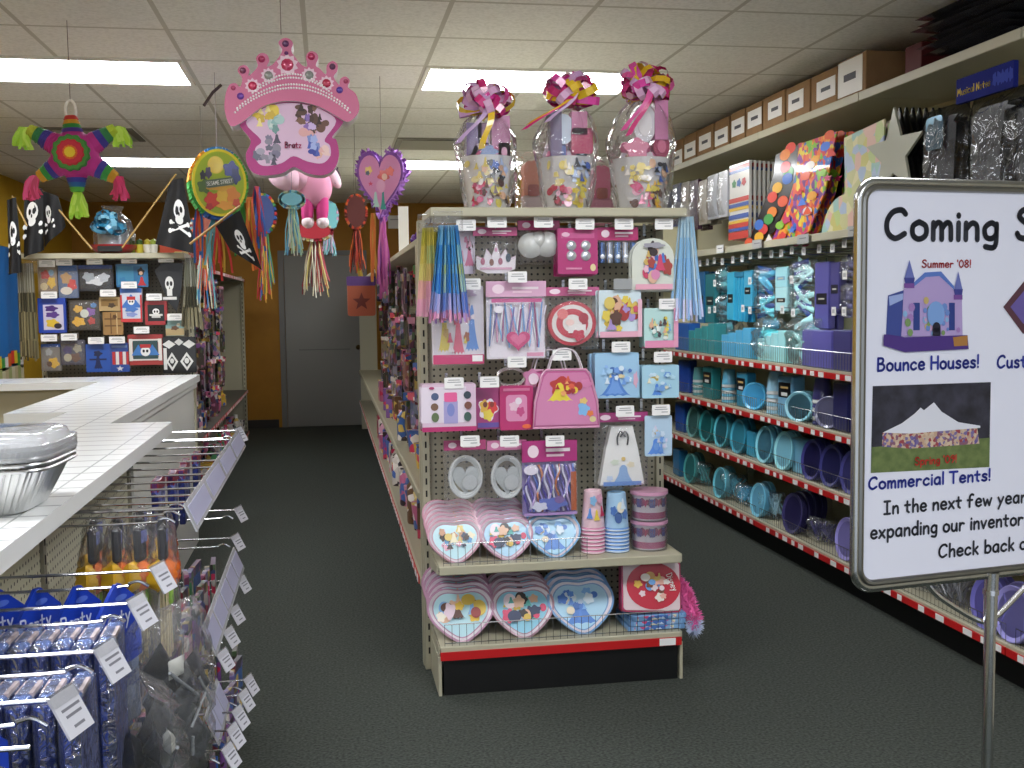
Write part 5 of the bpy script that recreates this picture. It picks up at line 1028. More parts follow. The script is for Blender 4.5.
small_pinata(356, 212, 18, 30, 7.6, '5a2420', ('b83a28', 'd8642a', '3a2420', 'c84a30', '6a2a24'), .34, 'dark red and orange pinata left of the heart pinata', 24)
small_pinata(264, 214, 20, 34, 7.4, '3a4a80', ('b82a30', '2f5aa8', '3f8a4a', 'd8a030'), .5, 'blue and red pinata with long streamers right of the oval drum', 25)
small_pinata(204, 226, 20, 16, 7.0, '7a3a2a', ('d86a3a', '2f7ab0', 'c8c8b0', '8a3a3a', '6ab0b8'), .5, 'mixed colour pinata with long streamers below the oval drum', 26)
# orange packet hanging before the far door
p = at(361, 279, y=9.0); o = thing('hanging_packet', 'orange packet with a purple header hanging in front of the far door', 'packet', p); k = 9/1060
b = MB(); b.prism(rrect(0, -20*k, 27*k, 32*k, .02, 2), -.02, .02, M('cf6a44', .4)); b.prism(star(0, -22*k, 9*k, 9*k), -.022, -.019, M('8a3a2c', .4)); b.build('card', o)
b = MB(); b.prism(rrect(0, -2*k, 28*k, 9*k, .01, 2), -.023, .023, M('6a3f94', .4)); b.build('header_card', o); b = MB(); b.tube([(0, 0, 2*k), (-.04, 0, 24*k)], .02, M('b8982a', .6), 6); b.build('ribbon', o); string(o, ZC-p.z, 24*k, -.04)
# paper notices
p = at(395, 222, y=YB-.01); b = MB(); b.box((0, 0, 0), (.17, .006, .16), TAG); b.box((0, -.0035, .03), (.12, .001, .012), M('b8b8b8', .5)); tag(b.build('wall_notice', None, (p.x, YB-.005, p.z)), 'small white notice on the ochre back wall beside the heart pinata', 'notice')
p = at(404, 252, y=6.0); hh = at(404, 208, y=6.0).z-1.766; b = MB(); b.box((0, 0, hh/2), (.055, .004, hh), M('f6f6f4', .4)); b.box((0, .03, .004), (.055, .06, .004), M('f6f6f4', .4)); tag(b.build('shelf_sign_card', None, (.42, 5.9, 1.766)), 'tall narrow white card standing on top of the aisle shelving', 'sign card')
p = at(413, 240, y=5.2); o = thing('gift_bow', 'small purple bow on top of the aisle shelving near its front', 'bow', (.46, 5.2, 1.767)); b = MB(); bow(b, .06, ['6a3a94', '7a4aa4', '4a2a74'], 8, []); b.build('loops', o, (0, 0, .025), smooth=0)
# bright banner on the left wall
a = at(0, 246, x=XL); c = at(15, 246, x=XL); z1 = a.z; z0 = at(0, 395, x=XL).z
o = thing('wall_banner', 'bright blue plastic banner with a coloured border on the yellow left wall', 'banner', (XL+.006, c.y-1.2, z0), R(90))
b = MB(); n = 30; V = [(1.2*(2*i/n-1), -.012*math.sin(i*1.1)-.006, z) for z in (0, z1-z0) for i in range(n+1)]; b.add(V, [(i, i+1, n+2+i, n+1+i) for i in range(n)], M('1f66a8', .5)); q = random.Random(6)
for i in range(24): b.flat(shape('r', -1.15+.1*i, .3+.03*math.sin(i), .05, .06), -.022, M(('d83a34', 'e8c83a', '3f9a4c', 'e8e4dc', 'd8682a')[i % 5], .4)); b.flat(shape('r', -1.15+.1*i, .1, .05, .14), -.022, M(('c8b890', 'a8b070', 'd8d0b0')[i % 3], .4))
b.build('sheet', o)

# ------------------------------------------------------------------ crowded aisle sides
RP = print_mat('mixed_packet', ['34353e', '6a3a50', '98909a', '444038', '56607a', '64486a', '84564a', '2c3228', '807858', '403244', '60685e', '98708a'], ['b8b2b2', '74303a', '38446c', 'a08a48', '546a4a', '262226', 'b0708c', '74689a'], 34, .55, .3, .5, True)
RP2 = print_mat('mixed_box', ['c8405a', '3a62a8', 'd8b040', '4a8a5a', 'e0a0b8', '8a5aa0', 'd8d0c8', '6a4a30', 'c86a90'], ['f0e8e0', '3a2a30', 'e0c060', '4a6ab0', 'd83a60'], 30, .4, .3, .4, True)
def proto(kind, w, h, t):
    o = thing('hanging_packet', None, None); b = MB()
    if kind == 'card': b.prism(rrect(0, -h/2, w, h, .008, 2), -t/2, t/2, RP)
    elif kind == 'bag': b.pillow(w, h, t, RP, nx=6, nz=6, seed=int(w*99), wr=.3)
    else: b.prism([(x, z-h*.1) for x, z in shape('R', 0, -h*.42, w*.4, h*.4)], -t/2, t/2, RP)
    b.build('packet', o); b = MB(); b.prism([(-w/2, 0), (w/2, 0), (w/2, -h*.16), (-w/2, -h*.16)], -t/2-.002, t/2+.002, RP2); b.build('header_card', o); return o
KINDS = [('card', .12, .2, .012), ('bag', .14, .24, .03), ('card', .16, .17, .02), ('bag', .11, .28, .035), ('toy', .15, .22, .03)]
def crowd(x_fr, sgn, ys, zs, label0, grp, depth):
    P = []
    for iy, y in enumerate(ys):
        for iz, z in enumerate(zs):
            label = label0 % (('top', 'second', 'third', 'fourth', 'lowest')[iz], ordn(iy))
            k = rnd.randrange(5); rz = (-PI/2 if sgn < 0 else PI/2)+rnd.uniform(-.5, .5); loc = (x_fr-sgn*rnd.uniform(.06, depth), y+rnd.uniform(-.03, .03), z+rnd.uniform(-.05, .03))
            src = next((o for kk, o in P if kk == k), None)
            if src is None: o = proto(*KINDS[k]); o.location = loc; o.rotation_euler.z = rz; P.append((k, o)); tag(o, label, 'packet', grp)
            else: dup(src, loc, rz, label)
crowd(.37, -1, [4.52+.19*i for i in range(30)], (1.70, 1.46, 1.23, 1.02), 'small packet in the %s row on the centre shelving aisle side, %s from the front', 'packets hanging along the centre aisle side', .22)
crowd(-.9, 1, [7.9+.135*i for i in range(20)], (1.73, 1.5, 1.26, 1.02, .80), 'small packet in the %s row beyond the pirate end unit, %s from the front', 'packets hanging along the left aisle side', .2)
def boxes(x_fr, sgn, ys, z, label, grp, hs):
    P = []
    for i, y in enumerate(ys):
        k = rnd.randrange(3); h = hs[k]; loc = (x_fr-sgn*rnd.uniform(.06, .14), y, z+.001); rz = rnd.uniform(-.2, .2); src = next((o for kk, o in P if kk == k), None); lb = (label % ('box', 'bottle', 'cup')[k])+', %s item from the front' % ordn(i)
        if src is None:
            b = MB()
            if k == 0: b.box((0, 0, h/2), (.1, .1, h), RP2, bv=.004)
            elif k == 1: b.lathe([(0, 0), (.045, 0), (.048, .01), (.048, h*.7), (.02, h*.85), (.022, h), (0, h)], RP2, 16)
            else: b.lathe([(0, 0), (.04, 0), (.055, h), (0, h)], RP2, 16)
            o = b.build(('favor_box', 'bubble_bottle', 'favor_cup')[k], None, loc, rz); P.append((k, o)); tag(o, lb, ('box', 'bottle', 'cup')[k], grp % ('boxes', 'bottles', 'cups')[k])
        else: dup(src, loc, rz, lb)
boxes(.36, -1, [4.5+.17*i for i in range(30)], .36, 'small favor %s on the lowest deck of the centre shelving', 'small favor %s on the centre lowest deck', (.2, .24, .14))
boxes(.36, -1, [4.5+.18*i for i in range(26)], .72, 'small favor %s on the middle shelf of the centre shelving', 'small favor %s on the centre middle shelf', (.16, .2, .12))
boxes(-.9, 1, [8.1+.19*i for i in range(21)], .1, 'small favor %s on the lowest deck behind the pirate unit', 'small favor %s on the left lowest deck', (.22, .26, .16))
boxes(-.93, 1, [7.95+.19*i for i in range(14)], .56, 'small favor %s on the red-railed shelf behind the pirate unit', 'small favor %s on the left upper shelf', (.12, .14, .1))
# ------------------------------------------------------------------ right wall stock (fronts face the aisle: rz = -90 degrees)
WR = -PI/2
# square tagged hooks
HK = None
def wall_hook(px, py, label, grp, xf=2.575):
    global HK
    p = at(px, py, x=xf)
    if HK is None:
        HK = thing('peg_hook', label, 'hook', (3.0, p.y, p.z), WR, grp); L = 3.0-xf
        b = MB(); b.tube([(0, 0, .01), (0, -L, .01)], .0025, WIRE, 5); b.tube([(0, 0, -.02), (0, -L+.03, -.02), (0, -L+.01, -.012)], .0025, WIRE, 5); b.build('rod', HK)
        b = MB(); b.box((0, -L-.002, 0), (.045, .003, .045), TAG); b.box((0, -L-.004, 0), (.026, .001, .02), M('b9b9b9', .6)); b.build('price_tag', HK)
    else: dup(HK, (3.0, p.y, p.z), None, label, grp)
Z5 = lambda x, y: (640+.2344*x, 180+.2344*y)
for i, q in enumerate(((257, 355), (288, 350), (318, 343), (352, 348), (397, 340), (437, 335), (473, 322), (512, 318), (562, 316), (604, 312), (649, 300), (700, 303), (766, 293), (823, 290), (873, 270))):
    wall_hook(*Z5(*q), 'square white tag hook under the upper wall shelf, %s from the far end' % ordn(i), 'square tag hooks in the top row')
for i, q in enumerate(((320, 440), (470, 430), (648, 425), (875, 405))): wall_hook(*Z5(*q), 'hook with square white tag among the hanging wall packets, %s along the second row' % ordn(i), 'square tag hooks in the second row')
for i, q in enumerate(((297, 555), (320, 552), (440, 548), (470, 556), (608, 553), (655, 567), (828, 560), (872, 560))): wall_hook(*Z5(*q), 'hook with square white tag low among the hanging wall packets, %s along the third row' % ordn(i), 'square tag hooks in the third row')

SHEEN = {}
def plas(c): return M(c, .3, 0, .6)
def lite(c): return ''.join('%02x' % min(255, int(int(c[i:i+2], 16)*1.16+10)) for i in (0, 2, 4))
def wall_pack(z5, c, label, cat='party pack', kind='flat', x=2.6, t=.05, grp='packets hanging on the right wall', stand=None, name='hanging_packet', c2='15171c', deep=1, lab=True):
    (a0, b0), (a1, b1) = Z5(*z5[:2]), Z5(*z5[2:])
    cy, zt, w, h = xbox(a0, b0, a1, b1, x)
    if stand is not None: h = zt-stand-.002
    c = lite(c)
    o = thing(name, label, cat, (x+t/2, cy, zt), WR, grp); b = MB()
    if kind == 'flat':
        b.box((0, 0, -h/2), (w, t, h), plas(c), bv=.006); 
        if lab: b.prism(rrect(.0, -h*.55, w*.7, min(.06, h*.18), .004, 1), -t/2-.0012, -t/2, M(c2, .4)); b.box((0, -t/2-.0015, -h*.55), (w*.4, .0006, .008), M('d8d4c0', .5))
        b.build('pack', o)
    elif kind == 'bag':
        for i in range(9): b.pillow(w*.62, h*.2, t*.7, M(lite(c if i % 4 else c2), .5), TR(rnd.uniform(-.12, .12)*w, rnd.uniform(-.2, .2)*t, -h*(.04+.088*i)) @ RY(rnd.uniform(-.5, .5)), nx=4, nz=4, seed=i, wr=.3)
        b.build('contents', o); b = MB(); b.pillow(w, h, t*1.7, CLEAR, seed=int(z5[0]), wr=.3); b.build('clear_bag', o)
    elif kind == 'strips':
        n = 6
        for i in range(n): b.box(((i-(n-1)/2)*w/n, .004*(i % 2), -h/2), (w/n*.86, t*.6, h*(.96+.04*(i % 2))), plas(c), bv=.003)
        b.build('strips', o); b = MB(); b.prism([(-w/2, 0), (w/2, 0), (w/2, -h*.1), (-w/2, -h*.1)], -t/2, t/2, M(c2, .4)); b.build('header_card', o)
    elif kind == 'steps':
        n = 4
        for i in range(n): b.box((-w/2+w*(i+.5)/n, .0, -h/2-h*.09*(n-1-i)/2-.0*h), (w/n*.94, t, h-h*.09*(n-1-i)), plas(c), bv=.004)
        for i in range(n): pass
        b.build('boxes' if False else 'pack', o)
    for k in range(1, deep):
        dup(o, (x+t/2+(t+.012)*k, cy+rnd.uniform(-.008, .008), zt-.004*k), None, label+(', one behind it' if k == 1 else ', last behind it'))
    return o
for z5, c, kind, lb, c2 in (
 ((246, 390, 274, 610), '1f5a86', 'flat', 'dark blue packet hanging at the far end of the right wall hooks', '12283c'),
 ((278, 400, 318, 610), '1f6a72', 'flat', 'dark teal packet hanging beside the far dark blue one', '10242a'),
 ((320, 370, 368, 480), '3a8288', 'bag', 'clear bag of teal cutlery in the top hook row', '1a5a66'), ((320, 490, 368, 600), '2a6a78', 'bag', 'clear bag of teal cutlery in the second hook row', '12343c'),
 ((370, 392, 400, 598), '38a4c4', 'flat', 'long turquoise table cover packet hanging left of the turquoise strips', '16242a'), ((402, 392, 440, 605), '2f98bc', 'strips', 'turquoise streamers packet hanging in strips', '2a8ab0'),
 ((442, 385, 476, 545), '3f9cbc', 'flat', 'turquoise packet with a dark label right of the strips', '12161c'), ((478, 365, 570, 478), '3a90b8', 'bag', 'big clear bag of sky blue cutlery in the top hook row', '1c4a8c'),
 ((484, 485, 574, 590), '4aa4c8', 'bag', 'big clear bag of sky blue cutlery in the second hook row', '20407c'), ((576, 370, 626, 460), '96cce0', 'flat', 'pale blue packet in the top hook row', '88bcd4'), ((576, 455, 626, 560), 'a4d0e2', 'flat', 'pale blue packet with a black label in the second hook row', '101014'),
 ((628, 340, 742, 455), '8ec0d8', 'bag', 'large clear bag of pale blue cutlery in the top hook row', '2a3c88'), ((628, 462, 742, 578), '7fb4cc', 'bag', 'large clear bag of pale blue cutlery in the second hook row', '2c3f80'),
 ((744, 350, 806, 635), '4f4c8c', 'flat', 'long purple table cover packet hanging in the hook rows', '17141f'), ((810, 350, 850, 560), '413e74', 'flat', 'dark purple packet right of the long purple one', '1c1a2c'), ((852, 320, 922, 430), '2e2c50', 'bag', 'clear bag of dark purple cutlery in the top hook row', '1a1a34'), ((852, 440, 922, 590), '302e58', 'bag', 'clear bag of dark purple cutlery in the second hook row', '1c1c38')):
    wall_pack(z5, c, lb, kind=kind, c2=c2, x=2.63, t=.04, deep=2 if kind != 'bag' else 1)
S1 = 1.128
for z5, c, kind, lb, c2 in (((150, 610, 208, 700), '2456a0', 'flat', 'royal blue table cover pack standing at the far end of the top price-rail shelf', '1c4488'), ((206, 610, 318, 720), '35898c', 'steps', 'teal table cover packs standing in steps on the top price-rail shelf', ''), ((322, 590, 384, 660), '3f98a4', 'bag', 'clear bag of teal cutlery standing behind the teal packs', '17505c'),
 ((346, 628, 470, 740), '4fa4cc', 'steps', 'bright blue table cover packs standing on the top price-rail shelf', ''), ((482, 590, 578, 690), '48a8c8', 'bag', 'clear bag of turquoise cutlery standing on the top price-rail shelf', '1c6c88'), ((500, 640, 618, 756), '98d0da', 'steps', 'pale aqua table cover packs standing in steps on the top price-rail shelf', ''),
 ((622, 590, 742, 760), '7fbccc', 'bag', 'clear bag of pale blue cutlery standing on the top price-rail shelf', '9cd0dc'), ((690, 640, 818, 765), '57529a', 'flat', 'purple table cover pack standing on the top price-rail shelf', '4d488c'), ((822, 640, 900, 770), '3a3768', 'flat', 'dark purple table cover pack standing behind the sign edge', '34315c')):
    wall_pack(z5, c, lb, kind=kind, c2=c2 or '333333', x=2.57+(.1 if 'behind the teal' in lb else 0), t=.09, stand=S1, grp='table covers on the top price-rail shelf', name='table_cover_pack' if kind != 'bag' else 'cutlery_bag', lab=False)
# cups, packs and plates on the second shelf
Z6 = lambda x, y: (640+.2344*x, 340+.2344*y)
S2, S3, S0 = .818, .515, .172
def on_wall(px, py, x): return px if py is None else at(px, py, x=x).y
def plate(px, py, x, zs, dia, c, label, grp, n=1, lean=.12, turn=.06, name='plate_pack', oval=1.0):
    """a round pack of plates standing on edge"""
    y = on_wall(px, py, x); src = None
    for k in range(n):
        lb = label if k == 0 else label+', %s pack back' % ordn(k)
        loc = (x+.005+.062*k, y+.045*k, zs+.001)
        if src: dup(src, loc, None, lb); continue
        src = thing(name, lb, 'plates', loc, WR+turn, grp); R_ = dia/2; T = RX(-lean) @ TR(0, 0, R_) @ RX(PI/2) @ Matrix.Diagonal((oval, 1, 1, 1))
        b = MB(); b.lathe([(0, -.012), (R_*.7, -.012), (R_*.78, -.006)], plas(lite(lite(c))), 36, T); b.lathe([(R_*.78, -.006), (R_*.96, .004), (R_, .002), (R_*.97, -.004)], plas(lite(c)), 36, T); b.build('top_plate', src); b = MB()
        for i in range(5): b.lathe([(R_*.97, -.004-.006*i), (R_, -.006-.006*i), (R_*.97, -.009-.006*i)], M(c, .35, 0, .4), 36, T)
        b.lathe([(R_*.95, -.034), (R_*.72, -.046), (0, -.046)], M(c, .4), 36, T); b.build('nested_plates', src)
def cups(px, py, x, zs, h, r, c, label, band=None):
    y = on_wall(px, py, x); o = thing('cup_stack', label, 'cups', (x+r, y, zs+.001), WR, 'cup stacks on the right wall'); b = MB(); n = 6
    hr = h*.55; b.lathe([(r*.98, hr), (r*.74, h-.003), (r*.7, h), (0, h-.004)], plas(c), 22); b.build('top_cup', o); b = MB()
    for i in range(n):
        z = hr*i/n; b.lathe([(r*.96, z), (r, z+.003), (r, z+.008), (r*.95, z+.012), (r*.94, z+hr/n)], M('cfd2d0' if i % 2 else c, .4, 0, .3), 20)
    b.build('nested_cups', o)
    if band: b = MB(); b.lathe([(r*.93, hr*.95), (r*.86, h*.82)], M(band, .4), 22); b.build('label_band', o)
def napk(px, py, x, zs, w, h, c, label, band='101014', t=.07, name='napkin_pack'):
    y = on_wall(px, py, x); o = thing(name, label, 'napkins', (x+t/2, y, zs+.001), WR+rnd.uniform(-.1, .25), 'napkin packs on the right wall'); b = MB(); b.box((0, 0, h/2), (w, t, h), plas(c), bv=.008); b.build('pack', o)
    if band: b = MB(); b.prism(rrect(0, h*.66, w*.8, h*.36, .005, 1), -t/2-.002, -t/2, M(band, .4)); b.box((0, -t/2-.0025, h*.72), (w*.5, .0006, .012), M('c8a868', .5)); b.box((0, -t/2-.0025, h*.56), (w*.4, .0006, .02), M('d8d8d4', .5)); b.build('label_card', o)
napk(683, 380, 2.58, S2, .16, .24, '2347a0', 'royal blue napkin pack at the far end of the second wall shelf', None)
cups(693, 384, 2.58, S2, .2, .045, '5aa0a4', 'teal cup stack at the far end of the second wall shelf')
napk(707, 384, 2.57, S2, .17, .22, '2f8488', 'teal pack with a black label on the second wall shelf')
cups(722, 385, 2.57, S2, .22, .05, '6ab8d8', 'sky blue cup stack with pale rims on the second wall shelf')
napk(741, 388, 2.57, S2, .16, .22, '3f9cc0', 'turquoise pack with a black label on the second wall shelf')
plate(752, 399, 2.57, S2, .17, '4aa8d8', 'bright blue plates beside the white-blue cups on the second wall shelf', 'plates on the second wall shelf', 1, turn=.6)
cups(767, 392, 2.57, S2, .25, .055, 'a4d4ea', 'tall pale blue cup stack on the second wall shelf')
napk(784, 393, 2.58, S2, .15, .24, '7fb4d4', 'light blue pack with a black label on the second wall shelf', t=.09)
plate(797, 406, 2.55, S2, .17, '86c4d6', 'light blue plates turned toward the aisle on the second wall shelf', 'plates on the second wall shelf', 2, turn=.65)
cups(813, 398, 2.58, S2, .25, .055, '47457e', 'dark purple cup stack on the second wall shelf')
plate(826, 411, 2.56, S2, .17, '6a6a88', 'greyish purple plates on the second wall shelf', 'plates on the second wall shelf', 2, turn=.5)
napk(840, 408, 2.58, S2, .17, .25, '2c2c60', 'navy pack by the sign edge on the second wall shelf', None)
napk(858, 412, 2.58, S2, .17, .25, '3a3870', 'dark purple pack behind the sign on the second wall shelf', None)
# third shelf: plates on edge
napk(679, 420, 2.58, S3, .17, .22, '2552a8', 'royal blue pack at the far end of the third wall shelf', None)
for px, py, c, lb, n in ((690, 421, '5a9490', 'grey-teal plates, first from the far end of the third wall shelf', 2), (703, 424, '35989c', 'teal plates, second from the far end of the third wall shelf', 2), (718, 432, '54b0c0', 'turquoise plates, third from the far end of the third wall shelf', 2), (735, 436, '3f9cb4', 'deep turquoise plates, fourth from the far end of the third wall shelf', 2), (761, 444, '7cc4dc', 'light blue plates, fifth from the far end of the third wall shelf', 2), (780, 450, '8cccde', 'pale blue plates, sixth from the far end of the third wall shelf', 2), (808, 461, '3a3878', 'dark purple plates, seventh from the far end of the third wall shelf', 2), (827, 467, '34346e', 'navy plates, eighth from the far end of the third wall shelf', 2), (848, 476, '3c3a74', 'navy plates mostly behind the sign on the third wall shelf', 2)):
    plate(px, py, 2.55, S3, .225, c, lb, 'plates on the third wall shelf', n, turn=.04)
napk(750, 447, 2.59, S3, .12, .16, '48b0d4', 'small bright blue pack between the turquoise and light blue plates', None); napk(797, 458, 2.59, S3, .15, .2, '7ab8d4', 'light blue pack left of the dark purple plates on the third wall shelf', None)
# stock continuing behind the sign
for i, y in enumerate((4.42, 4.08, 3.74, 3.4)):
    plate(y, None, 2.55, S3, .225, ('5c589c', '6a66b0', '8a84c0', '9a94cc')[i], 'purple plates hidden behind the sign on the third wall shelf, %s toward the front' % ordn(i), 'plates on the third wall shelf', 1, turn=.04)
    cups(y, None, 2.58, S2, .24, .05, ('47457e', '5c589c', '7a74b8', '8f89c8')[i], 'purple cup stack hidden behind the sign on the second wall shelf, %s toward the front' % ordn(i))
    napk(y-.17, None, 2.58, S2, .15, .22, ('3a3870', '4f4c8c', '6a66b0', '8a84c0')[i], 'purple pack hidden behind the sign on the second wall shelf, %s toward the front' % ordn(i))
    napk(y, None, 2.6, S1, .24, .3, ('34315c', '4d488c', '5f5aa4', '8a84c0')[i], 'purple table cover pack hidden behind the sign, %s toward the front' % ordn(i), None, .09, 'table_cover_pack')
# lowest deck
def cutbag(px, py, w, h, c, label, zs=S0, x=2.6):
    y = on_wall(px, py, x); o = thing('cutlery_bag', label, 'cutlery bag', (x+.03, y, zs+.004+h), WR+.3, 'clear cutlery bags on the lowest wall deck'); b = MB(); q = random.Random(px)
    for i in range(26):
        a_ = q.uniform(-.9, .9); L = q.uniform(.5, .9)*h; cx, czz = q.uniform(-w*.28, w*.28), -h*.55+q.uniform(-h*.1, h*.16); L = min(L, h*.7)
        b.tube([(cx-L/2*math.sin(a_), q.uniform(-.025, .025), czz-L/2*math.cos(a_)), (cx+L/2*math.sin(a_), q.uniform(-.025, .025), czz+L/2*math.cos(a_))], [.004, .008], plas(c), 6)
    b.build('cutlery', o); b = MB(); b.pillow(w, h, .1, CLEAR, seed=int(px), wr=.3); b.build('clear_bag', o)
napk(676, 455, 2.58, S0, .16, .2, '2f78a8', 'blue pack at the far end of the lowest wall deck', None)
for px, py, c, lb, n, d_ in ((687, 458, '4a9c9c', 'teal plates, first from the far end of the lowest wall deck', 2, .22), (717, 469, '6cbccc', 'turquoise plates, second from the far end of the lowest wall deck', 2, .21), (755, 486, '74bcd8', 'sky blue plates, third from the far end of the lowest wall deck', 2, .21), (789, 505, '34305e', 'large dark purple plates, fourth along the lowest wall deck', 4, .235), (843, 535, '8a82c0', 'lavender plates beside the sign edge on the lowest wall deck', 2, .22), (984, 604, '5c589c', 'purple plates left of the sign post foot on the lowest wall deck', 2, .22), (1008, 612, '8a86c4', 'lavender plates right of the sign post on the lowest wall deck', 2, .22), (1040, 625, '7a78bc', 'lavender plates at the right picture edge on the lowest wall deck', 2, .22)):
    plate(px, py, 2.545, S0, d_, c, lb, 'plates on the lowest wall deck', n, turn=.04)
for px, py, w, h, c, lb in ((700, 470, .16, .17, '4aa4a8', 'clear bag of teal cutlery near the far end of the lowest wall deck'), (730, 487, .24, .18, '58bcd4', 'clear bag of turquoise cutlery between the plates on the lowest wall deck'), (742, 492, .16, .14, '48b0d8', 'clear bag of bright blue cutlery on the lowest wall deck'), (768, 503, .2, .17, 'a8d8e8', 'clear bag of pale blue cutlery left of the dark purple plates'), (818, 530, .22, .13, '3a366c', 'clear bag of dark purple cutlery right of the dark purple plates'), (905, 575, .2, .14, '8a8aa4', 'clear bag of grey cutlery under the sign corner'), (925, 580, .2, .15, '3c3c4c', 'clear bag of black cutlery left of the sign post'), (948, 590, .2, .16, '54545c', 'clear bag of dark cutlery close to the sign post')):
    cutbag(px, py, w, h, c, lb)
# above: hanging goods between the upper shelf and the top deck
Z8 = lambda x, y: (650+.365*x, 20+.365*y)
CRES = lambda w, h: [(-w*.5, -h*.97), (-w*.3, -h), (w*.02, -h*.9), (w*.3, -h*.62), (w*.46, -h*.3), (w*.5, 0), (w*.06, -h*.03), (w*.02, -h*.25), (-w*.14, -h*.5), (-w*.36, -h*.78)]
CRES2 = lambda w, h: [(-w*.5, -h*.98), (-w*.2, -h), (w*.12, -h*.9), (w*.34, -h*.55), (w*.5, 0), (-w*.04, 0), (-w*.08, -h*.3), (-w*.22, -h*.6)]
BALM = print_mat('balloon_print', '17151a', ['e0582c', 'd83a34', '3f9a44', '2f6ac0', 'e8a02a', 'e8782c', 'c83050', 'e8d03a'], 11, .8, .35)
PARM = print_mat('party_print', '6a2a7a', ['e0582c', 'd83a34', '7ab83a', '2f6ac0', 'e8a02a', 'e8782c', 'c8386a', 'e8d03a', '8a3a9a'], 30, .85, .35)
def upper(z8, c, label, n, kind='box', spec=None, t=.02, name='hanging_packet', cat='packet', x=2.62, grp='goods above the upper wall shelf', bag=False, shp=None, mat=None, step=.012, dyy=0):
    (a0, b0), (a1, b1) = Z8(*z8[:2]), Z8(*z8[2:]); cy, zt, w, h = xbox(a0, b0, a1, b1, x); b = MB(); mt = mat or plas(c)
    b.prism(shp(w, h) if shp else rrect(0, -h/2, w, h, .006, 2), -t/2, t/2, mt)
    if spec: art(b, w, h, -t/2-.0003, spec, cz=-h/2)
    o = None
    for k in range(n):
        lb = label if k == 0 else label+', %s one behind' % ordn(k-1); loc = (x+t/2+(t+step)*k, cy+dyy*k, zt-.002*k)
        if o is None:
            o = thing(name, lb, cat, loc, WR, grp if n > 1 else None); b.build('sheet' if t < .01 else 'pack', o)
            if bag: m = MB(); m.pillow(w*1.05, h*1.03, t*2+.02, CLEAR, z0=.01); m.build('clear_bag', o)
        else: dup(o, loc, None, lb)
for z8, c, lb in (((35, 470, 60, 560), '1f2c54', 'dark navy packet at the far end above the upper wall shelf'), ((62, 450, 84, 565), '2a3a6c', 'blue foil packet at the far end above the upper wall shelf'), ((86, 445, 108, 570), 'a89c8c', 'tan and silver packet above the upper wall shelf'), ((110, 440, 132, 575), '4a2040', 'maroon packet above the upper wall shelf'), ((134, 440, 156, 560), 'b8b0a0', 'pale packet between the maroon and silver ones'), ((158, 425, 186, 545), 'b8bcc4', 'silver packet left of the white packs'), ((188, 415, 212, 540), 'd4d6dc', 'white packet next to the striped packs')):
    upper(z8, c, lb, 2, t=.03, step=.05, bag=True)
upper((218, 392, 272, 600), 'e6e4dc', 'white table cover pack with red, blue and yellow stripes', 7, t=.016, step=.014, spec='r 0,.34,.5,.06 e8e4da|r 0,.44,.5,.03 c83a2c|r 0,.4,.5,.02 3a5aa8|f -.25,.24,.12,.06 3f8a4c|f 0,.24,.12,.06 2f6ab0|f .25,.24,.12,.06 c83a3a|r 0,.02,.5,.03 c83a2c|r 0,-.05,.5,.025 3a5aa8|r 0,-.1,.5,.02 e0b83a|r 0,-.2,.5,.03 3a5aa8|r 0,-.27,.5,.02 e0b83a|r 0,-.32,.5,.03 c83a2c|r 0,-.37,.5,.02 3a5aa8|r 0,-.45,.5,.05 c83a2c')
BAL = 'f -.2,.3,.2,.12 e8a02a|o .1,.26,.22,.14 e0582c|o -.2,.1,.2,.13 d83a34|o .22,.02,.2,.13 3f9a44|o -.05,-.1,.22,.14 e8782c|o .24,-.22,.2,.13 2f6ac0|o -.26,-.24,.2,.13 c83050|o .0,-.38,.22,.1 e8b02a|o -.15,.18,.05,.04 f0d0b0'
MID = ((.28, .44), (.3, .28), (.22, .12), (.1, -.04), (-.04, -.2), (-.2, -.34), (-.36, -.44))
def ovals(cols, off, sz, n): return '|'.join('%s %.3f,%.3f,%.3f,%.3f %s' % ('osoft'[i % 5], MID[i*7//n][0]+off*(-1)**i+.05*math.sin(i*2.3), MID[i*7//n][1]+.05*math.cos(i*1.7), sz, sz*.62, cols[i % len(cols)]) for i in range(n))
upper((272, 364, 406, 604), '141416', 'black-edged balloon-print banner next to the striped packs', 3, t=.008, step=.05, spec=ovals(('e0402c', 'e8842a', '3f9a44', 'd83a34', '2f6ac0', 'e8b02a', 'e0582c'), .07, .1, 14).replace('s ', 'o ').replace('f ', 'o ').replace('t ', 'o '), name='party_banner', cat='banner', shp=CRES)
upper((330, 336, 510, 608), '4a2a6a', 'bright purple and orange banner with balloons and stars', 3, t=.008, step=.05, name='party_banner', cat='banner', mat=PARM, spec=ovals(('e0582c', '8ac03a', '4a7ad8', 'e8a02a', 'd83a34', 'e8e0d8', 'c8386a'), .12, .07, 21), shp=CRES2)
upper((420, 350, 540, 604), '0e0e10', 'plain black curved banner between the bright and pastel ones', 2, t=.008, step=.05, x=2.72, name='party_banner', cat='banner', shp=CRES2)
upper((470, 300, 640, 612), 'c3c28c', 'pastel yellow banner with blotches and a curved foot', 2, t=.008, step=.05, name='party_banner', cat='banner', mat=print_mat('pastel_banner', 'c6c48e', ['c8c070', 'd8b0a0', '9ac0b8', 'b8c880', 'd8d0a0', 'a8b8d0'], 16, .75, .4), shp=lambda w, h: [(w*.5, 0), (-w*.12, -h*.05), (-w*.1, -h*.4)]+[(-w*.1-.4*w*math.sin(PI/2*k/8), -h*.55-h*.4*(1-math.cos(PI/2*k/8))) for k in range(9)]+[(w*.2, -h*.97), (w*.45, -h*.9)])
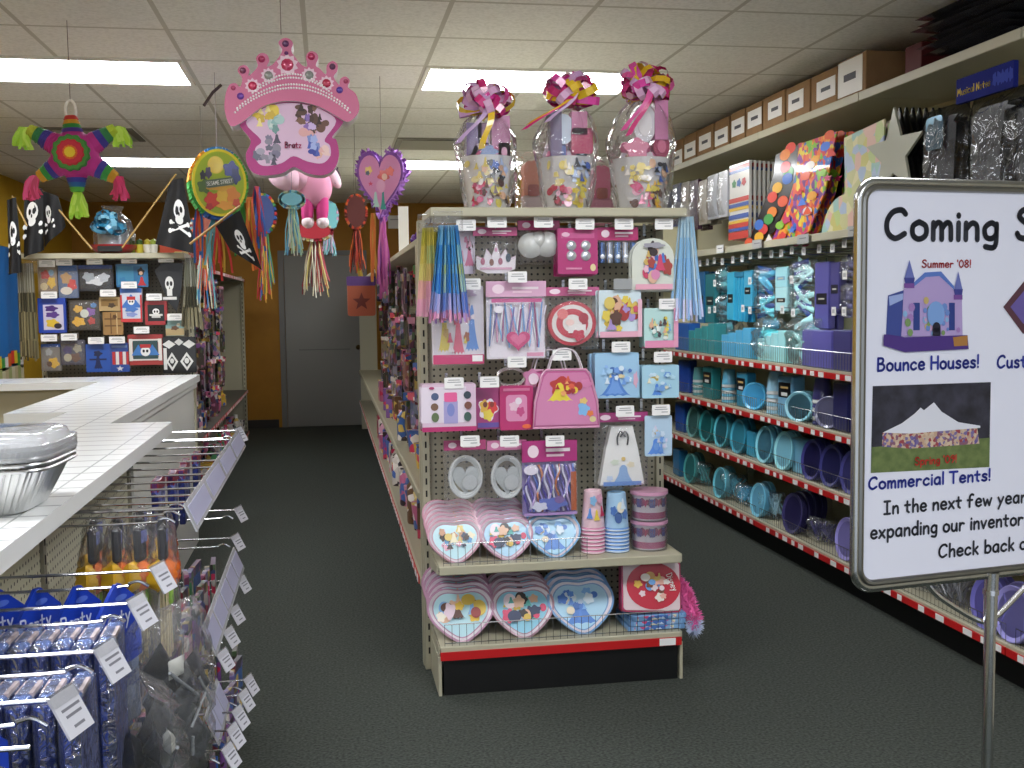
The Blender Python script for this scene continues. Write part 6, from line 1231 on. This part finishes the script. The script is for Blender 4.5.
STARSHP = lambda w, h: [(p[0], p[1]-h/2) for p in star(0, 0, w*.55, h*.55)]
upper((596, 250, 742, 480), 'a8a894', 'large silver-grey star cutout with black ones stacked behind it', 1, t=.012, name='star_cutout', cat='cutout', shp=STARSHP, x=2.6)
upper((610, 250, 756, 480), '101010', 'black star cutout in the stack behind the silver star', 7, t=.012, step=.014, name='star_cutout', cat='cutout', shp=STARSHP, x=2.63, dyy=-.012)
BKP = clear_plastic('clear_bag_dark', .01, .07, 'b8b8b8', .12, .5, 9, .2)
def blackbag(z8, label, x=2.6, hdr=None, n=1, silver=False):
    (a0, b0), (a1, b1) = Z8(*z8[:2]), Z8(*z8[2:]); cy, zt, w, h = xbox(a0, b0, a1, b1, x); o = thing('hanging_bag', label, 'bag', (x+.04, cy, zt), WR, 'black goods in clear bags on the right wall'); b = MB(); q = random.Random(int(z8[0]))
    for i in range(5): b.prism([(p[0]+q.uniform(-.1, .1)*w, p[1]-h*.5) for p in shape('s' if i % 2 else 'R', 0, 0, w*.36, h*.4)], -.03+.013*i, -.022+.013*i, M('0c0c0e', .35, 0, .5))
    if silver: b.prism(shape('R', -w*.1, -h*.22, w*.2, h*.14), -.045, -.04, M('8fb4cc', .15, .6))
    b.build('contents', o); b = MB(); b.pillow(w, h, .11, BKP, seed=int(z8[0]), wr=.14); b.build('clear_bag', o)
    if hdr: b = MB(); hdr(b, w); b.build('header_card', o)
blackbag((735, 235, 850, 560), 'clear bag of black cutouts with a silver corner, left of the blue-header bag', silver=True)
def mus(b, w):
    b.prism(rrect(0, .03, w*1.05, .1, .004, 1), -.075, -.055, M('1a2270', .75, 0, 0, .15)); write(b, 'Musical Notes', -w*.5, .012, w*.62, .028, -.0755, M('e2c43a', .75, 0, 0, .15), None, 14)
    for i in range(5): b.flat(shape('f', w*(.2+.07*i), .03, .016, .03), -.0756, M('3a48a0', .75, 0, 0, .15))
blackbag((860, 195, 1010, 560), 'clear bag of black music notes under a dark blue header with yellow lettering', hdr=mus)
blackbag((950, 200, 1100, 560), 'clear bag of black notes at the right picture edge')
# paper price tags clipped under the upper wall shelf lip
for q, w, c, lb in (((720, 249), .12, 'e6e6e2', 'white paper shelf label under the striped table covers'), ((757, 244), .14, 'a8a8a6', 'grey shelf label under the balloon banner'), ((803, 239), .14, 'a4a4a2', 'grey shelf label under the bright purple banner'), ((853, 231), .1, 'a8a8a6', 'grey shelf label under the pastel banner')):
    p = at(*q, x=2.505); b = MB(); b.box((0, 0, 0), (w, .003, .05), M(c, .5)); b.box((0, -.0018, .004), (w*.6, .0006, .006), M('77777a', .6)); b.box((0, .006, .02), (w*.3, .01, .006), M('c8c8c4', .4)); tag(b.build('shelf_label', None, (p.x, p.y, p.z), WR), lb, 'label')
# cardboard boxes and bags on the top deck
CARD = mottled('cardboard', '8a6a48', '97754f', 14, .8, .05); DZ = 2.472
def carton(px0, px1, pyt, label, lw, lh, lpx, lpy, d=.34, x=2.555):
    y1, y0 = at(px0, 90, x=x).y, at(px1, 90, x=x).y; lw *= 1.9; zt = min(at((px0+px1)/2, pyt, x=x).z, 2.725); w = y1-y0-.006; h = zt-DZ
    o = thing('cardboard_box', label, 'box', (x+d/2, (y0+y1)/2, DZ+.001), WR, 'labelled cardboard boxes on the top deck'); b = MB(); b.box((0, 0, h/2), (w, d, h), CARD, bv=.003); b.box((0, 0, h+.0006), (.05, d*.99, .001), M('b09468', .25)); b.build('carton', o)
    p = at(lpx, lpy, x=x); b = MB(); lx = max(-w/2+lw/2, min(w/2-lw/2, (y0+y1)/2-p.y)); lz = min(max(p.z-DZ, lh/2+.005), h-lh/2-.004); b.box((lx, -d/2-.0012, lz), (lw, .002, lh), TAG); b.box((lx, -d/2-.0026, lz), (lw*.5, .0006, lh*.2), M('55565e', .6)); b.build('paper_label', o)
for i, (a0, a1, t_, lw, lh, lx, ly) in enumerate(((838, 866, 57, .13, .17, 850, 77), (811, 837, 72, .11, .1, 826, 89), (786, 810, 84, .1, .1, 796, 101), (763, 785, 94, .1, .1, 775, 109), (746, 762, 104, .11, .1, 755, 118), (731, 745, 111, .11, .1, 738, 127), (715, 729, 119, .12, .1, 721, 137), (697, 713, 127, .12, .1, 705, 142), (684, 696, 134, .12, .1, 690, 150), (670, 683, 141, .12, .1, 677, 158))):
    carton(a0, a1, t_, ('big labelled cardboard box at the near end of the row on the top deck' if i == 0 else 'labelled cardboard box on the top deck, %s back from the near end' % ordn(i)), lw, lh, lx, ly, .46)
p = at(712, 116, x=2.7)
b = MB(); b.box((0, 0, .02), (.2, .12, .04), M('c8708a', .5), bv=.004); tag(b.build('gift_box', None, (2.78, at(728, 120, x=2.7).y+.15, 2.66), WR), 'flat pink box lying on top of the cardboard boxes', 'box')
q = random.Random(3)
for k in range(8):
    b = MB(); b.pillow(.34, .62, .034, M('3c3c42', .2, 0, .8), nx=8, nz=10, seed=k, wr=.28); o = b.build('plastic_bag', None, (2.74+q.uniform(-.02, .02), 3.44+q.uniform(-.05, .05), DZ+.02+.029*k)); o.rotation_euler = (PI/2, 0, q.uniform(-.12, .12)); o.location.y += .3
    tag(o, 'flat black plastic bag in the stack on the top deck, %s from the bottom' % ordn(k), 'bag', 'black bags stacked on the top deck')
b = MB(); b.box((0, 0, .09), (.3, .14, .18), M('5a1218', .6), bv=.004); tag(b.build('gift_box', None, (2.82, 4.62, DZ+.001)), 'dark red box between the cartons and the black bags on the top deck', 'box')
# ------------------------------------------------------------------ on and in front of the counter
def foil_pan(z, k, label):
    o = thing('foil_pan', label, 'foil pan', (-.79, PANY, z), R(-4), 'stacked foil pans on the counter'); b = MB(); n = 440; V = []; A_, B_ = .2, .15
    prof = [(.72, 0, 0), (.76, .004, 1), (.98, .092, 1), (1.0, .095, 0), (1.07, .095, 0), (1.08, .099, 0), (1.07, .102, 0)]
    for s, zz, rib in prof:
        for i in range(n):
            t = 2*PI*i/n; c, s_ = math.cos(t), math.sin(t); p = 5
            r = 1/((abs(c)**p+abs(s_)**p)**(1/p)); rr = 1+(.02*math.sin(96*t) if rib else 0); V.append((A_*s*r*c*rr, B_*s*r*s_*rr, zz))
    F = [(j*n+i, j*n+(i+1) % n, (j+1)*n+(i+1) % n, (j+1)*n+i) for j in range(len(prof)-1) for i in range(n)]+[tuple(range(n))]
    b.add(V, F, M('d8d8d8', .32, 1)); b.build('pan', o, smooth=25); return o
def pan_lid(z, label):
    o = thing('pan_lid', label, 'lid', (-.79, PANY, z), R(-4), 'clear lids over the foil pans'); b = MB(); n = 64; V = []
    prof = [(1.08, 0), (1.09, .012), (1.02, .014), (.99, .028), (.92, .034), (.0, .034)]
    for s, zz in prof:
        for i in range(n):
            t = 2*PI*i/n; c, s_ = math.cos(t), math.sin(t); r = 1/((abs(c)**5+abs(s_)**5)**.2); V.append((.2*s*r*c, .15*s*r*s_, zz))
    b.add(V, [(j*n+i, j*n+(i+1) % n, (j+1)*n+(i+1) % n, (j+1)*n+i) for j in range(len(prof)-1) for i in range(n)], LID); b.build('dome', o, smooth=60)
LID = clear_plastic('lid_plastic', .3, .3, 'ffffff', .1, .1, 8)
PANY = 2.48
for k in range(3): foil_pan(CZ+.001+.012*k, k, 'ribbed foil pan on the counter, %s of three nested pans' % ('lowest', 'middle', 'topmost')[k])
for k in range(3): pan_lid(CZ+.118+.01*k, 'clear plastic lid on the foil pans, %s of three' % ('lowest', 'middle', 'topmost')[k])

HX, PX = -.37, -.744
def lhook(y, z, label, grp, xe=HX, tagw=None, lower=True):
    o = thing('display_hook', label, 'hook', (PX, y, z), PI/2, grp); L = xe-PX
    b = MB(); b.tube([(0, 0, 0), (0, -L, 0)], .0034, CHROME, 8)
    if lower: b.tube(crom([(0, 0, -.032), (0, -L+.09, -.032), (0, -L+.06, -.026), (0, -L+.04, -.022), (0, -L+.02, -.034)], 3), .0034, CHROME, 8)
    b.box((0, -.004, -.016), (.02, .006, .05), WIRE); b.build('rod', o)
    if tagw:
        b = MB(); T = TR(0, -L-.003, 0) @ RZ(-.3) @ RX(-.5); b.prism([(-tagw/2, .012), (tagw/2, .012), (tagw/2, -.05), (-tagw/2, -.05)], -.0015, .0015, M('cfcfd6', .4), T); b.prism(rrect(0, 0.006, tagw*1.04, .02, .003, 1), -.004, .001, CLEARX, T)
        for zz, ww in ((-.012, .7), (-.022, .6), (-.038, .4)): b.box((tagw*.04, -.0018, zz), (tagw*ww, .0006, .004), M('77777f', .6), T)
        b.build('price_tag', o)
    return o
def hooky(px, py, z=None): 
    p = at(px, py, x=HX); return p.y, p.z
# upper row with one long clear label strip
UY = []
for i in range(11):
    px, py = 183+(232-183)*i/10, 514-(514-446)*i/10; y, z = hooky(px, py); UY.append(y)
UZ = hooky(208, 480)[1]
y0_, y1_ = hooky(183, 514)[0], hooky(236, 441)[0]
UYS = UY
for i, y in enumerate(UYS): lhook(y, UZ+.02, 'bare chrome hook joined to the clear label strip, %s from the near end' % ordn(i), 'chrome hooks in the upper counter row', lower=i < 3)
STRIP = clear_plastic('label_strip', .6, .3, 'ffffff', .2, .1, 8)
def strip(y0, y1, z, xe, h, label, n=1):
    o = thing('label_strip', label, 'label strip', (xe+.006, y0, z)); b = MB(); b.box((0, (y1-y0)/2, -h/2), (.004, y1-y0, h), STRIP, RY(-.4)); b.build('channel', o); b = MB()
    for k in range(n): b.box((.003, (y1-y0)*(k+.5)/n, -h*.5), (.0015, (y1-y0)/n*.86, h*.7), M('a4a4bc', .5), RY(-.4))
    b.build('paper_insert', o)
strip(y0_-.03, y1_+.02, UZ+.035, HX, .075, 'long clear label strip across the ends of the bare upper hooks', 4)
lhook(y1_+.12, UZ+.02, 'chrome hook with a hanging white tag at the far end of the upper row', 'chrome hooks in the upper counter row', tagw=.07)
# foreground hooks carrying the blue packs
FR = {}
for nm, px, py, lb in (('a', 158, 570, 'farthest of the four'), ('b', 136, 603, 'second farthest of the four'), ('c', 105, 651, 'second nearest of the four'), ('d', 62, 700, 'nearest of the four')):
    y, z = hooky(px, py); FR[nm] = (y, z); lhook(y, z, 'chrome hook with white price tag over the blue packs, %s' % lb, 'chrome hooks over the blue packs', tagw=.062)
BLU, BLP = M('1f42b8', .3, 0, .6), M('3a66c0', .22, 0, 1)
def hang_x(name, label, cat, y, z, x, build, grp, rz=0):
    o = thing(name, label, cat, (x, y, z), PI/2+rz, grp); build(o); return o
def blue_card(o):
    b = MB(); w, h = .15, .17; b.prism([(-w*.62, -.10), (-w*.62, -h-.03), (w*.5, -h), (w*.5, -.05), (w*.1, 0), (-w*.0, 0)], -.004, .004, BLU); write(b, 'Party', -.05, -.088, .09, .034, -.0047, M('dfe4f4', .5), None, 13); art(b, .15, .17, -.0045, 'o .1,.32,.12,.04 5a78d8', cz=-.085); b.build('header_card', o)
    b = MB(); b.box((0, .004, -.24), (.14, .016, .14), M('8f9cb8', .25, 0, .8), bv=.006); b.build('pack', o)
def wrapped(o):
    b = MB(); b.box((0, 0, -.17), (.155, .03, .28), M('3358ae', .3, 0, .6), bv=.008); b.build('pack', o)
    b = MB(); b.box((0, -.0, -.036), (.14, .028, .02), M('8fb0dc', .35, 0, .6), bv=.004); b.box((0, -.002, -.03), (.06, .027, .012), M('c8b8b8', .4)); b.build('header_card', o)
    b = MB(); b.box((0, 0, -.165), (.162, .0335, .29), WRAPB, bv=.012); b.build('clear_wrap', o)
WRAPB = clear_plastic('blue_wrap', .10, .45, 'c8dcff', .08, .9, 30)
def blue_small(o):
    b = MB(); b.prism([(-.07, -.02), (.075, 0.0), (.075, -.2), (-.075, -.2)], -.006, .006, BLU); write(b, 'Plates', -.06, -.1, .11, .035, -.0068, M('c8d4f0', .5), None, 12) if False else None; b.build('card', o)
    b = MB(); b.box((0, .004, -.23), (.14, .018, .12), M('7d98c8', .25, 0, .8), bv=.006); b.build('pack', o)
def series(nm, name, cat, bf, n, x0, x1, rzj, lab, grp, dz=-.03, front='frontmost at the hook end'):
    y, z = FR[nm]; src = None
    for i in range(n):
        x = x1+(x0-x1)*i/(n-1); lb = lab+(', '+front if i == 0 else ', %s behind it' % ordn(i-1))
        loc = (x, y+rnd.uniform(-.006, .006), z+dz+.004)
        rz = rzj+rnd.uniform(-.08, .08) if rzj < 0 else rnd.uniform(-rzj, rzj)
        if src is None: src = hang_x(name, lb, cat, loc[1], loc[2], x, bf, grp, rz)
        else: dup(src, loc, PI/2+rz, lb)
series('a', 'utensil_pack', 'party pack', blue_card, 4, -.70, -.46, -.5, 'royal blue pack with white lettering on the farthest front hook', 'blue lettered packs on the farthest hook')
series('b', 'wrapped_pack', 'party pack', wrapped, 9, -.715, -.42, .03, 'shiny blue wrapped pack on the second farthest front hook', 'shiny blue packs on the second hook')
series('c', 'wrapped_pack', 'party pack', wrapped, 9, -.715, -.415, .03, 'shiny blue wrapped pack on the second nearest front hook', 'shiny blue packs on the third hook')
series('d', 'utensil_pack', 'party pack', blue_card, 4, -.70, -.50, -.5, 'royal blue pack with white lettering on the nearest front hook', 'blue lettered packs on the nearest hook')
yd, zd = FR['d']
for i in range(5):
    x = -.56+.025*i; hang_x('hanging_card', 'plain royal blue card on the nearest hook, %s from the wall side' % ordn(i), 'card', yd-.16+.008*i, zd-.05, x, blue_small, 'royal blue cards at the lower left corner', .35)
lhook(yd-.16, zd, 'chrome hook holding royal blue cards at the lower left corner', 'chrome hooks over the blue packs')
# clear bag with black contents
ya, za = FR['a']; ya -= .03
o = thing('clear_goods_bag', 'large crinkled clear bag of black party goods hanging in front of the pegboard', 'bag', (-.35, ya-.0, za-.07), PI/2-.5); b = MB(); q = random.Random(8)
for i in range(16): b.pillow(.09, .1, .04, M(('141416', '26262a', '3a3c40')[i % 3], .3, 0, .4), TR(q.uniform(-.05, .05), q.uniform(-.03, .03), -.11-.014*i) @ RY(q.uniform(-.8, .8)), nx=4, nz=4, seed=i, wr=.5)
for i in range(5): b.tube([(q.uniform(-.08, .08), -.05, -.12-.04*i), (q.uniform(-.08, .08), -.05, -.2-.03*i)], .004, M('b8bcc0', .2, .6), 6)
b.pillow(.05, .04, .02, M('b8b8b0', .5), TR(-.03, -.04, -.1), nx=4, nz=4, seed=4); b.build('contents', o)
b = MB(); b.pillow(.2, .4, .13, CLEAR, seed=5, wr=.25, nx=12, nz=16); b.build('clear_bag', o)
o = dup(o, (-.37, ya-.2, za-.16), PI/2+.3, 'crinkled clear bag of black goods lower down beside the shiny blue packs')
# parasol pick packets and the navy packets on the upper row
def picks(o):
    b = MB(); b.box((0, 0, -.05), (.036, .022, .085), M('1c1c22', .4), bv=.006); b.box((0, -.012, -.03), (.03, .001, .03), M('5a64a0', .4)); b.build('sleeve', o)
    b = MB(); 
    for i in range(4): b.pillow(.05, .075, .045, M(('d8a81c', 'd86a1c', 'e0b82c', 'c8501c')[i], .5), TR((i-1.5)*.012, (-.01 if i % 2 else .01), -.09), nx=6, nz=6, seed=i, wr=.4)
    b.lathe([(0, -.04), (.012, -.02), (.01, .02), (0, .03)], M('8fc02c', .5), 10, TR(.01, -.01, -.18)); b.build('parasols', o)
    b = MB()
    for i in range(7): b.tube([((i-3)*.009, .008*(i % 3-1), -.15), ((i-3)*.012, .01*(i % 3-1), -.34)], .0022, M('c9b78c', .6), 5)
    b.build('pick', o); b = MB(); b.pillow(.085, .36, .06, CLEAR, seed=3, wr=.3); b.build('clear_bag', o)
src = None
for r, y in enumerate((UYS[0]-.01, UYS[1]+.02, UYS[2]+.06)):
    for i in range(4 if r < 2 else 2):
        lb = 'packet of orange and yellow parasol picks, %s from the end on the %s upper hook' % (ordn(i), ('nearest', 'second', 'third')[r]); loc = (HX-.05-.055*i-.02*r, y, UZ-.012)
        if src is None: src = hang_x('pick_packet', lb, 'party pack', y, loc[2], loc[0], picks, 'parasol pick packets')
        else: dup(src, loc, PI/2+rnd.uniform(-.3, .3), lb, 'parasol pick packets')
NAVY = print_mat('navy_print', '1f2a6a', ['2f3c8a', '4a5aa8', '18204c', '8a94c8'], 60, .5)
def navy(o):
    b = MB(); b.box((0, 0, -.09), (.13, .02, .18), NAVY, bv=.003); b.build('pack', o); b = MB(); b.prism([(-.065, 0), (.065, 0), (.065, -.03), (-.065, -.03)], -.011, .011, M('7a2230', .4)); b.build('header_card', o)
src = None
for i, (dy, dx, dz) in enumerate(((.10, .10, .02), (.28, .06, .01), (.46, .04, .0), (.62, .07, -.0), (.8, .03, .0))):
    lb = 'dark blue printed packet behind the bare hooks, %s from the near end' % ordn(i); loc = (HX-.1-dx*.4, UYS[4]+dy, UZ-.004+dz)
    if src is None: src = hang_x('hanging_packet', lb, 'packet', loc[1], loc[2], loc[0], navy, 'navy packets behind the bare hooks')
    else: dup(src, loc, PI/2+.05, lb)
# lower rows along the counter front
def rowz(px, py, xe): return at(px, py, x=xe)
def lower_row(pts, xe, grp, labelf, tagw=.06, every=1):
    out = []
    for i, (px, py) in enumerate(pts):
        p = rowz(px, py, xe); out.append(p); lhook(p.y, p.z, labelf % ordn(i), grp, xe, tagw)
    return out
A1 = lower_row([(238, 510), (235, 538)], -.37, 'hooks in the counter middle row', 'chrome hook with a grey tag in the counter middle row, %s from the far end', .07)
A2 = lower_row([(241, 580), (234, 610), (228, 632), (222, 655)], -.345, 'hooks in the counter third row', 'chrome hook with a grey tag in the counter third row, %s from the far end', .07)
A3 = lower_row([(248, 680), (243, 695), (237, 712), (232, 730), (227, 750)], -.285, 'hooks in the counter bottom row', 'chrome hook with a grey tag in the counter bottom row, %s from the far end', .06)
lower_row([(172, 728)], -.37, 'hooks below the clear bags', 'chrome hook with a grey tag below the clear bag of black goods, %s one', .06)
pa, pb = at(232, 548, x=-.37), at(201, 655, x=-.37)
strip(pb.y, pa.y, (pa.z+pb.z)/2+.04, -.37, .09, 'long clear label strip on the second hook row of the counter front', 5)
pa, pb = at(214, 672, x=-.36), at(204, 760, x=-.36)
strip(pb.y, pa.y, pa.z-.02, -.36, .09, 'clear label strip on the third hook row at the bottom left', 3)
MIXC = ('c83a34', 'd8682a', '2a6ab0', '8a2a6a', 'd8b03a', '3a3a60', 'b8b0a0', '5a9a4a', 'e0dcd0', '22242c')
q = random.Random(12); src = {}
def mixp(k):
    def f(o):
        w = (.1, .085, .07, .12)[k]; h = (.16, .2, .22, .13)[k]; b = MB(); b.box((0, 0, -.03-h/2), (w, .014, h), RP2, bv=.003); b.build('card', o); b = MB(); b.prism([(-w/2, 0), (w/2, 0), (w/2, -.034), (-w/2, -.034)], -.008, .008, RP); b.build('header_card', o)
    return f
cnt = 0
for row, (z, xe, ya_, yb_, n) in enumerate(((pa.z*0+.56, -.4, 2.35, 3.95, 15), (.36, -.38, 2.0, 3.6, 13), (.20, -.32, 2.4, 3.9, 12))):
    for i in range(n):
        for d_ in range(2):
            k = q.randrange(4); loc = (xe-.02-.07*d_+q.uniform(-.02, .0), ya_+(yb_-ya_)*i/(n-1), z+q.uniform(-.01, .02)+.02)
            if loc[2]-.26 < .0: loc = (loc[0], loc[1], .27)
            lb = 'small bright packet in the %s hook row of the counter front, %s along, %s' % (('middle', 'third', 'bottom')[row], ordn(i), ('in front', 'behind')[d_])
            if k not in src: src[k] = hang_x('hanging_packet', lb, 'packet', loc[1], loc[2], loc[0], mixp(k), 'small packets on the counter front')
            else: dup(src[k], loc, PI/2+q.uniform(-.2, .2), lb)
# ------------------------------------------------------------------ light and view
w = bpy.data.worlds.new('world'); SC.world = w; w.use_nodes = True
bg = w.node_tree.nodes['Background']; bg.inputs[0].default_value = (.80, .88, 1.0, 1); bg.inputs[1].default_value = WORLD_W
SC.view_settings.view_transform = 'Standard'; SC.view_settings.look = 'None'; SC.view_settings.gamma = 1; SC.view_settings.use_curve_mapping = False
SC.view_settings.exposure = EXPO
SC.cycles.transparent_max_bounces = 24; SC.cycles.max_bounces = 8; SC.cycles.sample_clamp_indirect = 6
